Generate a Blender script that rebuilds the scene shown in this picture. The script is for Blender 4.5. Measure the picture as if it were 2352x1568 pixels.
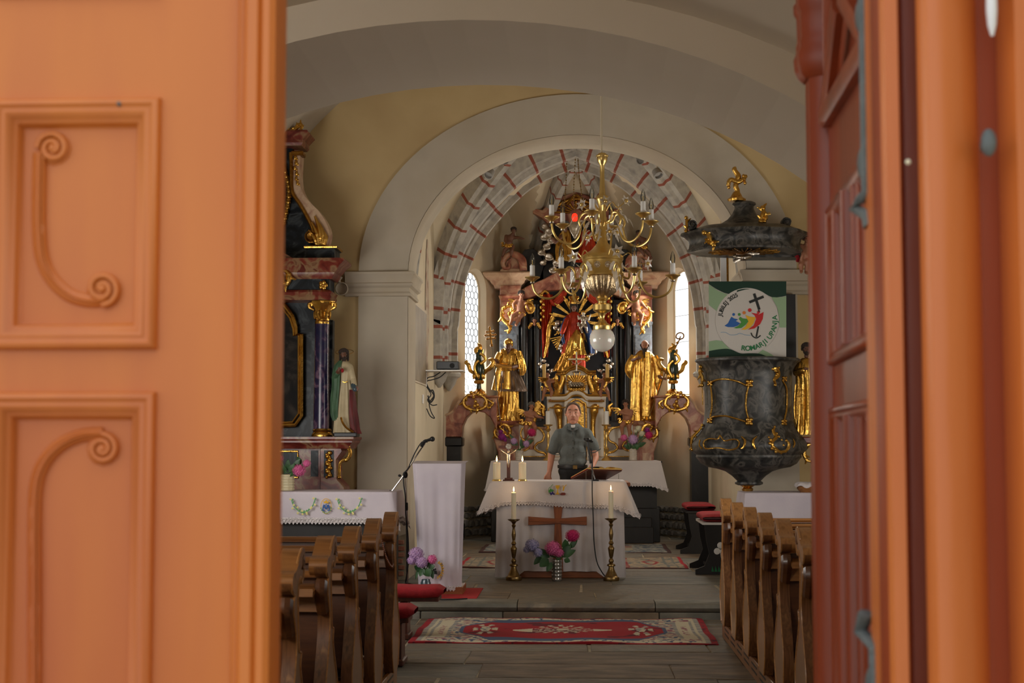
import bpy, bmesh, math, random
from mathutils import Vector, Matrix, noise as mnoise
random.seed(7)
for o in list(bpy.data.objects): bpy.data.objects.remove(o)
SC = bpy.context.scene
COL = SC.collection
PI = math.pi
# ------------------------------------------------------------ camera
F = 3400.0                       # focal length in pixels of the 2352 x 1568 frame
EYE = 1.55
TH = math.atan(235 / F); PS = math.atan(149 / F * math.cos(TH))
cd = bpy.data.cameras.new('camera'); cam = bpy.data.objects.new('camera', cd); COL.objects.link(cam)
cd.sensor_width = 36; cd.lens = 36 * F / 2352; cd.clip_start = 0.05; cd.clip_end = 300
cam.location = (0, 0, EYE); cam.rotation_euler = (PI / 2 + TH, 0, PS)
cd.dof.use_dof = True; cd.dof.focus_distance = 17.5; cd.dof.aperture_fstop = 7.0
SC.camera = cam
# ------------------------------------------------------------ view + world + lights
SC.view_settings.view_transform = 'Standard'; SC.view_settings.look = 'None'
SC.view_settings.gamma = 1; SC.view_settings.use_curve_mapping = False
SC.view_settings.exposure = 0.85
w = bpy.data.worlds.new('sky'); SC.world = w; w.use_nodes = True
nt = w.node_tree; nt.nodes.clear()
tc = nt.nodes.new('ShaderNodeTexCoord'); sep = nt.nodes.new('ShaderNodeSeparateXYZ')
rp = nt.nodes.new('ShaderNodeValToRGB'); bg = nt.nodes.new('ShaderNodeBackground'); wo = nt.nodes.new('ShaderNodeOutputWorld')
nt.links.new(tc.outputs['Generated'], sep.inputs[0]); nt.links.new(sep.outputs['Z'], rp.inputs[0])
rp.color_ramp.elements[0].position = 0.0; rp.color_ramp.elements[0].color = (0.9, 0.88, 0.84, 1)
rp.color_ramp.elements[1].position = 0.6; rp.color_ramp.elements[1].color = (0.78, 0.88, 1.0, 1)
nt.links.new(rp.outputs[0], bg.inputs[0]); bg.inputs[1].default_value = 0.90
nt.links.new(bg.outputs[0], wo.inputs[0])

def area(name, loc, target, sx, sy, power, col=(1, 1, 1)):
    l = bpy.data.lights.new(name, 'AREA'); l.shape = 'RECTANGLE'; l.size = sx; l.size_y = sy
    l.energy = power; l.color = col
    o = bpy.data.objects.new(name, l); COL.objects.link(o); o.location = loc
    o.rotation_euler = (Vector(target) - Vector(loc)).to_track_quat('-Z', 'Y').to_euler()
    return o
# daylight entering through the windows of the nave and chancel side walls (all out of frame)
area('daylight_nave_right', (3.45, 11.2, 1.9), (0, 13.0, 3.4), 2.4, 1.2, 24, (1.0, 0.97, 0.92))
area('daylight_nave_left', (-3.45, 11.2, 1.9), (0, 13.0, 3.4), 2.4, 1.2, 40, (1.0, 0.97, 0.92))
area('daylight_chancel_right', (1.88, 16.62, 2.9), (-1.2, 20.5, 2.4), 0.7, 1.4, 34, (1.0, 0.95, 0.86))
area('daylight_chancel_left', (-1.88, 16.62, 2.9), (1.6, 20.5, 2.6), 0.7, 1.4, 12, (1.0, 0.96, 0.9))
area('daylight_apse_right', (1.47, 22.55, 3.2), (-0.6, 21.0, 2.2), 0.28, 1.8, 26, (1.0, 0.93, 0.80))
area('daylight_apse_left', (-1.5, 22.5, 3.2), (0.8, 21.0, 2.2), 0.28, 1.8, 15, (1.0, 0.95, 0.86))

area('fill_entry_left', (-3.1, 3.6, 2.45), (0.6, 7.4, 3.5), 1.0, 1.0, 40, (1.0, 0.95, 0.88))  # added fill light for the arch face and entry vault, no window here
# ------------------------------------------------------------ geometry helpers
_R = cam.rotation_euler.to_matrix()
_rt, _up, _fw = _R @ Vector((1, 0, 0)), _R @ Vector((0, 1, 0)), _R @ Vector((0, 0, -1))
def A(px, py, Y):
    "world point at depth Y that stands at pixel px, py of the photograph"
    d = _rt * ((px - 1176) / F) + _up * (-(py - 784) / F) + _fw
    return Vector((0, 0, EYE)) + d * (Y / d.y)
def S(px, Y): return px * Y / F
def Zof(py, Y, px=1325): return A(px, py, Y).z
def Xof(px, Y, py=1019): return A(px, py, Y).x

def cr(pts, k=6, closed=False):
    "Catmull-Rom through points (tuples of any length)"
    n = len(pts); out = []
    rng = range(n if closed else n - 1)
    for i in rng:
        if closed: p0, p1, p2, p3 = pts[(i-1) % n], pts[i], pts[(i+1) % n], pts[(i+2) % n]
        else: p0, p1, p2, p3 = pts[max(i-1, 0)], pts[i], pts[i+1], pts[min(i+2, n-1)]
        for j in range(k):
            t = j / k
            out.append(tuple(0.5 * (2*b + (c-a)*t + (2*a-5*b+4*c-d)*t*t + (3*b-a-3*c+d)*t**3) for a, b, c, d in zip(p0, p1, p2, p3)))
    if not closed: out.append(tuple(pts[-1]))
    return out

class MB:
    def __init__(s): s.v = []; s.f = []; s.m = []; s.c = None
    def add(s, vs, fs, mi=0):
        b = len(s.v); s.v += [Vector(v) for v in vs]
        for f in fs: s.f.append([i + b for i in f]); s.m.append(mi)
        return s
    def box(s, x0, x1, y0, y1, z0, z1, bev=0, mi=0):
        if x0 > x1: x0, x1 = x1, x0
        if y0 > y1: y0, y1 = y1, y0
        if z0 > z1: z0, z1 = z1, z0
        if bev <= 0:
            vs = [(x, y, z) for z in (z0, z1) for y in (y0, y1) for x in (x0, x1)]
            return s.add(vs, [(0,2,3,1),(4,5,7,6),(0,1,5,4),(2,6,7,3),(0,4,6,2),(1,3,7,5)], mi)
        b = bev; rings = []
        for z, i in ((z0, b), (z0 + b, 0), (z1 - b, 0), (z1, b)):
            X0, X1, Y0, Y1 = x0+i, x1-i, y0+i, y1-i; c = b if i == 0 else b*0.4
            rings.append([(X0+c,Y0,z),(X1-c,Y0,z),(X1,Y0+c,z),(X1,Y1-c,z),(X1-c,Y1,z),(X0+c,Y1,z),(X0,Y1-c,z),(X0,Y0+c,z)])
        return s.loft(rings, cap=True, mi=mi)
    def loft(s, rings, closed=True, cap=False, mi=0, loop=False):
        n = len(rings[0]); vs = [p for r in rings for p in r]; fs = []
        R = len(rings)
        for i in range(R if loop else R - 1):
            a, b = i * n, ((i + 1) % R) * n
            for j in range(n if closed else n - 1):
                k = (j + 1) % n
                fs.append((a + j, a + k, b + k, b + j))
        if cap and not loop:
            fs.append(tuple(range(n - 1, -1, -1))); fs.append(tuple(range((R - 1) * n, R * n)))
        return s.add(vs, fs, mi)
    def tube(s, pts, r, n=8, cap=True, mi=0, closed=False, flat=1.0):
        pts = [Vector(p) for p in pts]; N = len(pts)
        if not hasattr(r, '__len__'): r = [r] * N
        elif len(r) != N:
            r = [r[min(int(i/(N-1)*(len(r)-1)), len(r)-2)] * (1-(i/(N-1)*(len(r)-1)-min(int(i/(N-1)*(len(r)-1)), len(r)-2))) + r[min(int(i/(N-1)*(len(r)-1)), len(r)-2)+1]*(i/(N-1)*(len(r)-1)-min(int(i/(N-1)*(len(r)-1)), len(r)-2)) for i in range(N)]
        rings = []; nrm = None
        for i in range(N):
            if closed: t = pts[(i+1) % N] - pts[i-1]
            else: t = pts[min(i+1, N-1)] - pts[max(i-1, 0)]
            if t.length < 1e-9: t = Vector((0, 0, 1))
            t.normalize()
            if nrm is None:
                nrm = Vector((0, 1, 0)) if abs(t.y) < 0.9 else Vector((1, 0, 0))
            nrm = nrm - t * nrm.dot(t)
            if nrm.length < 1e-6: nrm = t.orthogonal()
            nrm.normalize(); b = t.cross(nrm)
            rings.append([pts[i] + (nrm * math.cos(2*PI*j/n) * flat + b * math.sin(2*PI*j/n)) * r[i] for j in range(n)])
        return s.loft(rings, cap=cap, mi=mi, loop=closed)
    def lathe(s, prof, cx=0, cy=0, n=20, mi=0, flute=0, fn=0, a0=0):
        "prof: list of (radius, z)"
        rings = []
        for r, z in prof:
            rings.append([(cx + (r*(1+flute*math.cos(fn*2*PI*j/n))) * math.cos(a0+2*PI*j/n), cy + (r*(1+flute*math.cos(fn*2*PI*j/n))) * math.sin(a0+2*PI*j/n), z) for j in range(n)])
        return s.loft(rings, cap=True, mi=mi)
    def ell(s, c, r, n=12, m=8, mi=0, rot=None):
        if not hasattr(r, '__len__'): r = (r, r, r)
        c = Vector(c); rings = []
        for i in range(m + 1):
            a = -PI/2 + PI * i / m; a = max(min(a, PI/2-0.02), -PI/2+0.02)
            ring = []
            for j in range(n):
                p = Vector((r[0]*math.cos(a)*math.cos(2*PI*j/n), r[1]*math.cos(a)*math.sin(2*PI*j/n), r[2]*math.sin(a)))
                if rot: p = rot @ p
                ring.append(c + p)
            rings.append(ring)
        return s.loft(rings, cap=True, mi=mi)
    def cap(s, p0, r0, p1, r1, n=10):
        "tapered capsule"
        p0, p1 = Vector(p0), Vector(p1); t = p1 - p0; L = t.length
        if L < 1e-6: return s.ell(p0, r0)
        t.normalize(); u = t.orthogonal().normalized(); b = t.cross(u); rings = []
        for a in (-85, -60, -30, 0):
            a = math.radians(a); rings.append((p0 + t*r0*math.sin(a), r0*math.cos(a)))
        for a in (0, 30, 60, 85):
            a = math.radians(a); rings.append((p1 + t*r1*math.sin(a), r1*math.cos(a)))
        return s.loft([[c + (u*math.cos(2*PI*j/n) + b*math.sin(2*PI*j/n))*r for j in range(n)] for c, r in rings], cap=True)
    def prism(s, poly, d, mi=0):
        "poly: 3D points of a planar outline, d: depth vector"
        d = Vector(d); n = len(poly); p = [Vector(q) for q in poly]
        vs = p + [q + d for q in p]
        fs = [tuple(range(n)), tuple(range(2*n-1, n-1, -1))] + [(i, i+n, (i+1) % n + n, (i+1) % n) for i in range(n)]
        return s.add(vs, fs, mi)
    def bprism(s, poly, d, ins, mi=0):
        "prism with a bevelled near face (shrunk by factor ins about the centre)"
        d = Vector(d); p = [Vector(q) for q in poly]; c = sum(p, Vector()) / len(p)
        L = d.length; e = d.normalized() * min(L*0.35, 0.012)
        inner = []
        n = len(p)
        for i in range(n):
            a = (p[i] - p[i-1]); b = (p[(i+1) % n] - p[i])
            na = a.cross(d); nb = b.cross(d)
            if na.length > 1e-9: na.normalize()
            if nb.length > 1e-9: nb.normalize()
            m = na + nb
            if m.length > 1e-6: m.normalize()
            q1, q2 = p[i] + m*ins, p[i] - m*ins
            inner.append((q1, q2))
        def ar(ps):
            v = Vector()
            for i in range(n): v += (ps[i]-c).cross(ps[(i+1) % n]-c)
            return v.length
        A1, A2 = ar([q[0] for q in inner]), ar([q[1] for q in inner])
        top = [q[0] if A1 < A2 else q[1] for q in inner]
        return s.loft([top, [q + e for q in p], [q + d for q in p]], cap=True, mi=mi)
    def grid(s, fn, nu, nv, mi=0, closeu=False):
        "fn(u,v)->point, u,v in 0..1"
        vs = [fn(i/nu, j/nv) for j in range(nv+1) for i in range(nu+1)]
        W = nu + 1
        fs = [(j*W+i, j*W+i+1, (j+1)*W+i+1, (j+1)*W+i) for j in range(nv) for i in range(nu)]
        return s.add(vs, fs, mi)
    # ---- helpers laid out on a vertical plane at depth Y from photo pixels
    def ptube(s, pts, Y, r, k=5, n=7, mi=0, closed=False, smooth=True, dy=0, flat=1.0):
        "pts: (px, py[, dy]) ; r: px radius or list"
        p = [(q[0], q[1], (q[2] if len(q) > 2 else 0) + dy) for q in pts]
        if smooth and len(p) > 2: p = cr(p, k, closed)
        P3 = []
        for q in p: v = A(q[0], q[1], Y); v.y += q[2]; P3.append(v)
        rr = [S(x, Y) for x in r] if hasattr(r, '__len__') else S(r, Y)
        return s.tube(P3, rr, n, mi=mi, closed=closed, flat=flat)
    def pprism(s, pts, Y, d, mi=0, dy=0, bev=0):
        P3 = [A(q[0], q[1], Y) + Vector((0, dy, 0)) for q in pts]
        if bev: return s.bprism(P3, (0, d, 0), bev, mi)
        return s.prism(P3, (0, d, 0), mi)
    def plathe(s, cx, prof, Y, n=18, mi=0, flute=0, fn=0, sy=1.0):
        "prof: (half width px, py)"
        c = A(cx, prof[0][1], Y); b = len(s.v)
        s.lathe([(max(S(r, Y), 1e-4), A(cx, y, Y).z) for r, y in prof], c.x, Y, n, mi, flute, fn)
        if sy != 1:
            for v in s.v[b:]: v.y = Y + (v.y - Y) * sy
        return s
    def pell(s, px, py, Y, rx, ry, rd=None, mi=0, dy=0, n=12, m=8):
        c = A(px, py, Y); c.y += dy
        return s.ell(c, (S(rx, Y), S(rd if rd else rx, Y), S(ry, Y)), n, m, mi)
    def pcap(s, a, ra, b, rb, Y, n=10):
        def q(p): v = A(p[0], p[1], Y); v.y += p[2] if len(p) > 2 else 0; return v
        return s.cap(q(a), S(ra, Y), q(b), S(rb, Y), n)
    def pbox(s, x0, x1, y0, y1, Y, d, dy=0, bev=0, mi=0):
        a, b = A(x0, y0, Y), A(x1, y1, Y)
        return s.box(a.x, b.x, Y + dy, Y + dy + d, b.z, a.z, bev, mi)
    def build(s, name, mat, parent=None, angle=40, flat=False):
        me = bpy.data.meshes.new(name)
        vs = s.v
        if parent is not None and not getattr(parent, 'local', False):
            W = parent
            off = Vector()
            while W is not None: off += W.location; W = W.parent
            vs = [v - off for v in vs]; org = None
        elif parent is None:
            lo = Vector([min(v[i] for v in vs) for i in range(3)]); hi = Vector([max(v[i] for v in vs) for i in range(3)])
            org = Vector(((lo.x+hi.x)/2, (lo.y+hi.y)/2, lo.z)); vs = [v - org for v in vs]
        me.from_pydata([tuple(v) for v in vs], [], s.f)
        for m in (mat if isinstance(mat, (list, tuple)) else [mat]): me.materials.append(m)
        if any(s.m): me.polygons.foreach_set('material_index', s.m)
        if s.c: 
            at = me.color_attributes.new('Col', 'FLOAT_COLOR', 'POINT')
            for i, c in enumerate(s.c): at.data[i].color = c
        bm = bmesh.new(); bm.from_mesh(me); bmesh.ops.recalc_face_normals(bm, faces=bm.faces); bm.to_mesh(me); bm.free()
        if not flat:
            me.polygons.foreach_set('use_smooth', [True]*len(me.polygons))
            me.set_sharp_from_angle(angle=math.radians(angle))
        me.update()
        o = bpy.data.objects.new(name, me); COL.objects.link(o)
        if parent is not None: o.parent = parent
        else: o.location = org
        return o
    def fuse(s, name, mat, parent=None, vox=0.01, it=4, disp=None):
        "union of overlapping closed pieces as one continuous surface"
        me = bpy.data.meshes.new(name); me.from_pydata([tuple(v) for v in s.v], [], s.f)
        o = bpy.data.objects.new('tmp', me); COL.objects.link(o)
        m = o.modifiers.new('r', 'REMESH'); m.mode = 'VOXEL'; m.voxel_size = vox
        m2 = o.modifiers.new('s', 'SMOOTH'); m2.factor = 0.5; m2.iterations = it
        dg = bpy.context.evaluated_depsgraph_get(); ev = o.evaluated_get(dg); m3 = ev.to_mesh()
        t = MB(); t.v = [v.co.copy() for v in m3.vertices]; t.f = [list(p.vertices) for p in m3.polygons]; t.m = [0]*len(t.f)
        if disp:
            nn = [v.normal.copy() for v in m3.vertices]
            t.v = [v + nn[i] * disp(v) for i, v in enumerate(t.v)]
        ev.to_mesh_clear(); bpy.data.objects.remove(o); bpy.data.meshes.remove(me)
        return t.build(name, mat, parent, angle=60)

def tag(o, label=None, cat=None, group=None, kind=None):
    if label: o['label'] = label
    if cat: o['category'] = cat
    if group: o['group'] = group
    if kind: o['kind'] = kind
    return o
def thing(name, loc, label, cat, group=None):
    o = bpy.data.objects.new(name, None); COL.objects.link(o); o.location = loc; o.empty_display_size = 0.1
    return tag(o, label, cat, group)
def struct(o): o['kind'] = 'structure'; return o
def kids(o): return [c for c in bpy.data.objects if c.parent == o]
CH = {}
def copytree(o, parent=None, ch=None):
    c = o.copy(); COL.objects.link(c)
    if parent is not None: c.parent = parent
    for k in (kids(o)): copytree(k, c)
    return c

# ------------------------------------------------------------ materials
def lin(h):
    "sRGB 0-255 triple to linear"
    return tuple(((c/255)/12.92 if c/255 <= .04045 else ((c/255+.055)/1.055)**2.4) for c in h) + (1,)
def mat(name, cols, scale=5, rough=0.6, metal=0.0, bump=0.0, bscale=None, stretch=(1,1,1), detail=4, dist=0.0, ramp=None, spec=0.5, coat=0, tex='noise', emit=None, trans=0, sss=0, alpha=None):
    m = bpy.data.materials.new(name); m.use_nodes = True; nt = m.node_tree; N = nt.nodes; L = nt.links
    b = N['Principled BSDF']; b.inputs['Roughness'].default_value = rough; b.inputs['Metallic'].default_value = metal
    b.inputs['Specular IOR Level'].default_value = spec
    if coat: b.inputs['Coat Weight'].default_value = coat; b.inputs['Coat Roughness'].default_value = 0.15
    if trans: b.inputs['Transmission Weight'].default_value = trans
    if alpha is not None: b.inputs['Alpha'].default_value = alpha
    tc = N.new('ShaderNodeTexCoord'); mp = N.new('ShaderNodeMapping'); mp.inputs['Scale'].default_value = stretch
    L.new(tc.outputs['Object'], mp.inputs[0])
    if not isinstance(cols, list): cols = [cols]
    if len(cols) > 1:
        if tex == 'noise':
            t = N.new('ShaderNodeTexNoise'); t.inputs['Scale'].default_value = scale; t.inputs['Detail'].default_value = detail; t.inputs['Distortion'].default_value = dist; out = t.outputs['Fac']
        elif tex == 'wave':
            t = N.new('ShaderNodeTexWave'); t.inputs['Scale'].default_value = scale; t.inputs['Detail'].default_value = detail; t.inputs['Distortion'].default_value = dist; out = t.outputs['Fac']
        else:
            t = N.new('ShaderNodeTexVoronoi'); t.inputs['Scale'].default_value = scale; out = t.outputs['Distance']
        L.new(mp.outputs[0], t.inputs['Vector'])
        r = N.new('ShaderNodeValToRGB'); e = r.color_ramp.elements
        ps = ramp or [0.3 + 0.4*i/(len(cols)-1) for i in range(len(cols))]
        while len(e) < len(cols): e.new(0.5)
        for i, c in enumerate(cols): e[i].position = ps[i]; e[i].color = c
        L.new(out, r.inputs[0]); L.new(r.outputs[0], b.inputs['Base Color'])
    else: b.inputs['Base Color'].default_value = cols[0]
    if bump:
        t2 = N.new('ShaderNodeTexNoise'); t2.inputs['Scale'].default_value = bscale or scale*3; t2.inputs['Detail'].default_value = 6
        L.new(mp.outputs[0], t2.inputs['Vector'])
        bp = N.new('ShaderNodeBump'); bp.inputs['Strength'].default_value = bump; bp.inputs['Distance'].default_value = 0.02
        L.new(t2.outputs['Fac'], bp.inputs['Height']); L.new(bp.outputs[0], b.inputs['Normal'])
    if emit: b.inputs['Emission Color'].default_value = emit[0]; b.inputs['Emission Strength'].default_value = emit[1]
    if sss: b.inputs['Subsurface Weight'].default_value = sss; b.inputs['Subsurface Scale'].default_value = 0.02
    return m
def vcmat(name, rough=0.9, bump=0.3, bscale=300, metal=0):
    m = mat(name, (1,1,1,1), rough=rough, bump=bump, bscale=bscale, metal=metal)
    nt = m.node_tree; a = nt.nodes.new('ShaderNodeVertexColor'); a.layer_name = 'Col'
    nt.links.new(a.outputs[0], nt.nodes['Principled BSDF'].inputs['Base Color']); return m
M = {}
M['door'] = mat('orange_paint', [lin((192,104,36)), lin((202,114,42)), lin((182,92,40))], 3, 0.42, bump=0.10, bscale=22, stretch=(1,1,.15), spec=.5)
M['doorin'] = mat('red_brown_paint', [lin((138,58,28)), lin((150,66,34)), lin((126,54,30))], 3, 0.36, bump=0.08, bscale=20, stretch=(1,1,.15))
M['iron'] = mat('grey_iron', [lin((84,90,88)), lin((108,112,108))], 20, 0.6, metal=0.2, bump=0.3)
M['white'] = mat('white_plaster', [lin((180,169,150)), lin((194,182,163)), lin((186,172,150))], 1.3, 0.9, bump=0.16, bscale=9)
M['whitedoor'] = mat('warm_plaster', [lin((206,192,170)), lin((212,198,178))], 1.1, 0.9, bump=0.12, bscale=7)
M['yellow'] = mat('yellow_plaster', [lin((196,168,118)), lin((204,178,130)), lin((190,162,116))], 0.9, 0.9, bump=0.12, bscale=8)
M['cream'] = mat('cream_plaster', [lin((204,190,162)), lin((212,198,172)), lin((198,182,152))], 1.2, 0.9, bump=0.12, bscale=8)
M['rib'] = mat('rib_stone', [lin((152,147,139)), lin((174,168,158)), lin((138,134,128))], 5, 0.9, bump=0.3, bscale=18)
M['ribred'] = mat('red_joint_paint', lin((138,76,60)), rough=0.9)
M['pewside'] = mat('walnut_side_boards', [lin((116,80,50)), lin((156,114,76)), lin((134,94,60)), lin((166,124,86))], 5, 0.36, stretch=(9,9,.3), dist=.3, ramp=[.3,.45,.55,.75], coat=.25)
M['slab'] = mat('floor_slab', [lin((70,60,48)), lin((108,95,77)), lin((94,88,78)), lin((140,125,102))], 4.2, 0.6, bump=0.8, bscale=14, detail=8, stretch=(1,2.2,1), ramp=[.28,.45,.58,.75])
M['slab2'] = mat('floor_slab_brown', [lin((74,60,45)), lin((100,84,66)), lin((124,106,83))], 3.6, 0.65, bump=0.45, bscale=12, detail=8, stretch=(1,2.4,1))
M['slab3'] = mat('floor_slab_grey', [lin((66,63,56)), lin((96,92,81)), lin((122,115,100))], 2.8, 0.6, bump=0.5, bscale=13, detail=8, stretch=(1,2,1))
M['mortar'] = mat('mortar', [lin((176,162,136)), lin((132,120,98))], 8, 0.95, bump=0.4)
M['rubble'] = mat('rubble_stone', [lin((70,68,64)), lin((120,114,106)), lin((96,84,76))], 6, 0.9, bump=0.6)
M['brick'] = mat('old_brick', [lin((150,92,72)), lin((176,128,104))], 12, 0.95, bump=0.5)
M['gold'] = mat('gilding', [lin((190,142,58)), lin((222,178,94))], 9, 0.25, metal=1.0, bump=0.35, bscale=26)
M['goldd'] = mat('dark_gilding', [lin((128,86,32)), lin((172,124,54))], 9, 0.34, metal=1.0, bump=0.4, bscale=30)
M['silver'] = mat('silver_leaf', [lin((170,160,146)), lin((206,198,186))], 12, 0.28, metal=1.0, bump=0.3, bscale=30)
M['brass'] = mat('polished_brass', [lin((216,182,106)), lin((234,204,134))], 6, 0.33, metal=1.0)
M['oldbrass'] = mat('aged_brass', [lin((120,96,58)), lin((150,122,76))], 16, 0.33, metal=1.0, bump=0.15)
M['blackm'] = mat('black_marble', [lin((14,15,18)), lin((22,22,25)), lin((58,58,62))], 3.5, 0.3, dist=1.5, ramp=[.4,.6,.85])
M['bluem'] = mat('blue_black_marble', [lin((12,16,20)), lin((24,31,38)), lin((70,76,80)), lin((20,26,30))], 4, 0.38, spec=.25, dist=2.2, ramp=[.35,.5,.63,.7])
M['purplem'] = mat('purple_marble', [lin((20,22,58)), lin((42,30,64)), lin((120,92,112)), lin((34,26,58))], 7, 0.22, dist=1.5, ramp=[.35,.5,.66,.72])
M['redm'] = mat('red_marble', [lin((92,30,24)), lin((126,54,42)), lin((150,118,86)), lin((104,44,34))], 6, 0.3, dist=1.2, ramp=[.35,.5,.62,.7])
M['pinkm'] = mat('pink_marble', [lin((108,52,40)), lin((160,98,76)), lin((190,150,118)), lin((130,74,60))], 5, 0.35, dist=1.2, ramp=[.32,.48,.62,.75])
M['pinkl'] = mat('pale_pink_marble', [lin((176,140,116)), lin((202,172,142)), lin((158,112,92))], 6, 0.4, dist=.8)
M['bluegrey'] = mat('blue_grey_marble', [lin((44,52,64)), lin((100,108,118)), lin((72,64,68))], 5, 0.3, dist=2)
M['pulpit'] = mat('dark_mottled_marble', [lin((20,20,22)), lin((46,46,44)), lin((92,88,82)), lin((30,30,30)), lin((112,108,100))], 7.5, 0.42, dist=1.3, detail=8, ramp=[.3,.44,.57,.64,.78])
M['greenv'] = mat('dark_green_glaze', [lin((6,26,20)), lin((24,56,42))], 8, 0.2, coat=.5)
M['altarw'] = mat('white_marbling', [lin((206,198,184)), lin((222,214,202))], 6, 0.4)
M['flesh'] = mat('painted_flesh', [lin((150,98,72)), lin((172,118,90))], 12, 0.5)
M['fleshd'] = mat('dark_painted_flesh', [lin((96,60,44)), lin((118,78,58))], 12, 0.5)
M['hair'] = mat('dark_hair', [lin((34,24,20)), lin((60,44,34))], 60, 0.7, bump=0.6)
M['greyhair'] = mat('grey_hair', [lin((74,72,70)), lin((110,106,100))], 60, 0.7, bump=0.6)
M['skin'] = mat('skin', [lin((178,120,96)), lin((190,132,106))], 14, 0.5, sss=0.05, bump=.05)
M['prhair'] = mat('receding_brown_hair', [lin((84,66,54)), lin((110,90,74))], 80, 0.7, bump=0.5)
M['lips'] = mat('lips', lin((140,74,66)), rough=0.5)
M['shirt'] = mat('grey_shirt', [lin((82,86,84)), lin((92,96,94))], 90, 0.85, bump=0.15, bscale=40)
M['black'] = mat('black_cloth', lin((16,16,18)), rough=0.8)
M['blackp'] = mat('black_plastic', lin((18,18,20)), rough=0.4)
M['darkwood'] = mat('black_brown_wood', [lin((18,15,14)), lin((30,26,24))], 10, 0.5, stretch=(1,1,.2))
M['pew'] = mat('walnut_pew', [lin((84,50,26)), lin((130,84,48)), lin((106,66,36)), lin((158,110,66))], 5, 0.33, stretch=(5,5,.35), dist=.4, ramp=[.3,.45,.55,.75], coat=.25)
M['pewd'] = mat('walnut_dark', [lin((62,34,16)), lin((100,58,28)), lin((80,44,20))], 5, 0.35, stretch=(.4,5,5), dist=.4, coat=.2)
M['pewl'] = mat('walnut_light', [lin((140,92,46)), lin((184,130,74)), lin((158,104,56))], 5, 0.33, stretch=(5,1.2,5), dist=.4, coat=.25)
M['pewx'] = mat('walnut_rail', [lin((110,66,30)), lin((164,110,58)), lin((136,84,40))], 5, 0.33, stretch=(.4,6,6), dist=.4, coat=.25)
M['wood'] = mat('oiled_wood', [lin((112,56,22)), lin((146,80,36)), lin((128,66,28))], 5, 0.4, stretch=(.6,5,5))
M['woodz'] = mat('oiled_wood_upright', [lin((112,56,22)), lin((146,80,36)), lin((128,66,28))], 5, 0.4, stretch=(5,5,.6))
M['mahog'] = mat('dark_red_wood', [lin((64,30,20)), lin((92,46,30))], 6, 0.4, stretch=(3,3,.5))
M['cloth'] = mat('white_cloth', [lin((196,188,188)), lin((210,202,200))], 3, 0.9, bump=0.06, bscale=60)
M['clothp'] = mat('lilac_white_cloth', [lin((192,182,192)), lin((206,196,202))], 3, 0.9, bump=0.06, bscale=60)
M['red'] = mat('red_velvet', [lin((138,8,20)), lin((160,14,26))], 30, 0.85, bump=0.3, bscale=120)
M['redc'] = mat('red_carpet', lin((176,30,30)), rough=0.95, bump=.3, bscale=200)
M['wax'] = mat('ivory_wax', lin((236,222,188)), rough=0.45, sss=.2)
M['waxy'] = mat('yellow_wax', lin((206,168,96)), rough=0.45)
M['candlew'] = mat('white_candle_sleeve', lin((226,224,220)), rough=0.45)
M['flame'] = mat('flame', lin((255,220,140)), emit=(lin((255,190,90)), 14))
M['wick'] = mat('wick', lin((30,20,16)))
M['opal'] = mat('opal_glass', lin((232,226,214)), rough=0.08, coat=.6, sss=.3)
M['leaf'] = mat('leaf_green', [lin((22,58,24)), lin((52,96,44))], 14, 0.45)
M['stem'] = mat('stem_green', lin((60,92,44)), rough=0.6)
M['fpink'] = mat('pink_petals', [lin((196,70,130)), lin((226,120,170))], 40, 0.7)
M['flilac'] = mat('lilac_petals', [lin((168,130,186)), lin((206,170,206))], 40, 0.7)
M['fmag'] = mat('magenta_petals', [lin((176,14,84)), lin((206,36,110))], 40, 0.7)
M['fpurple'] = mat('purple_petals', [lin((120,24,110)), lin((156,40,136))], 40, 0.7)
M['fblue'] = mat('blue_lilac_petals', [lin((134,134,182)), lin((186,178,204))], 40, 0.7)
M['fwhite'] = mat('cream_petals', [lin((222,214,190)), lin((200,200,170))], 40, 0.7)
M['robered'] = mat('red_orange_drapery', [lin((150,34,16)), lin((188,60,22))], 12, 0.35, metal=.4, bump=.2)
M['robeblue'] = mat('blue_drapery', [lin((8,34,76)), lin((16,52,104))], 12, 0.35, metal=.2)
M['navy'] = mat('navy_ground', lin((10,16,30)), rough=0.6)
M['gcloak'] = mat('green_cloak', [lin((52,82,58)), lin((72,104,74))], 10, 0.6)
M['crobe'] = mat('cream_robe', [lin((176,160,126)), lin((196,180,146))], 10, 0.6)
M['maroon'] = mat('maroon_cloak', [lin((84,18,20)), lin((108,28,28))], 10, 0.6)
M['brownrobe'] = mat('bronzed_robe', [lin((92,74,62)), lin((128,108,92))], 12, 0.35, metal=.5)
M['paper'] = mat('pages', lin((212,176,96)), rough=.6)
M['printw'] = mat('banner_white', lin((196,190,182)), rough=.8)
M['pdark'] = mat('banner_dark_green', lin((20,52,38)), rough=.8)
M['ppale'] = mat('banner_pale_green', lin((142,168,132)), rough=.8)
for k, c in (('kblack',(38,40,38)), ('kgreen',(36,112,66)), ('kblue',(44,92,160)), ('kgrn',(74,140,62)), ('kyel',(222,170,40)), ('kred',(190,40,40)), ('kor',(210,120,50)), ('klb',(110,150,180)), ('lgreen',(96,160,96)), ('lyel',(226,214,140)), ('kpur',(50,40,110)), ('kbrn',(120,50,40))):
    M[k] = mat('print_' + k, lin(c), rough=.8)
M['cord'] = mat('pale_cord', lin((190,176,150)), rough=.8)
M['cable'] = mat('black_cable', lin((22,22,26)), rough=.6)
M['lampgrey'] = mat('grey_lamp', lin((140,136,130)), rough=.5)
M['bowl'] = mat('silvered_brass', [lin((176,150,110)), lin((214,192,156))], 30, 0.3, metal=1.0, bump=.3)
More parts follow.
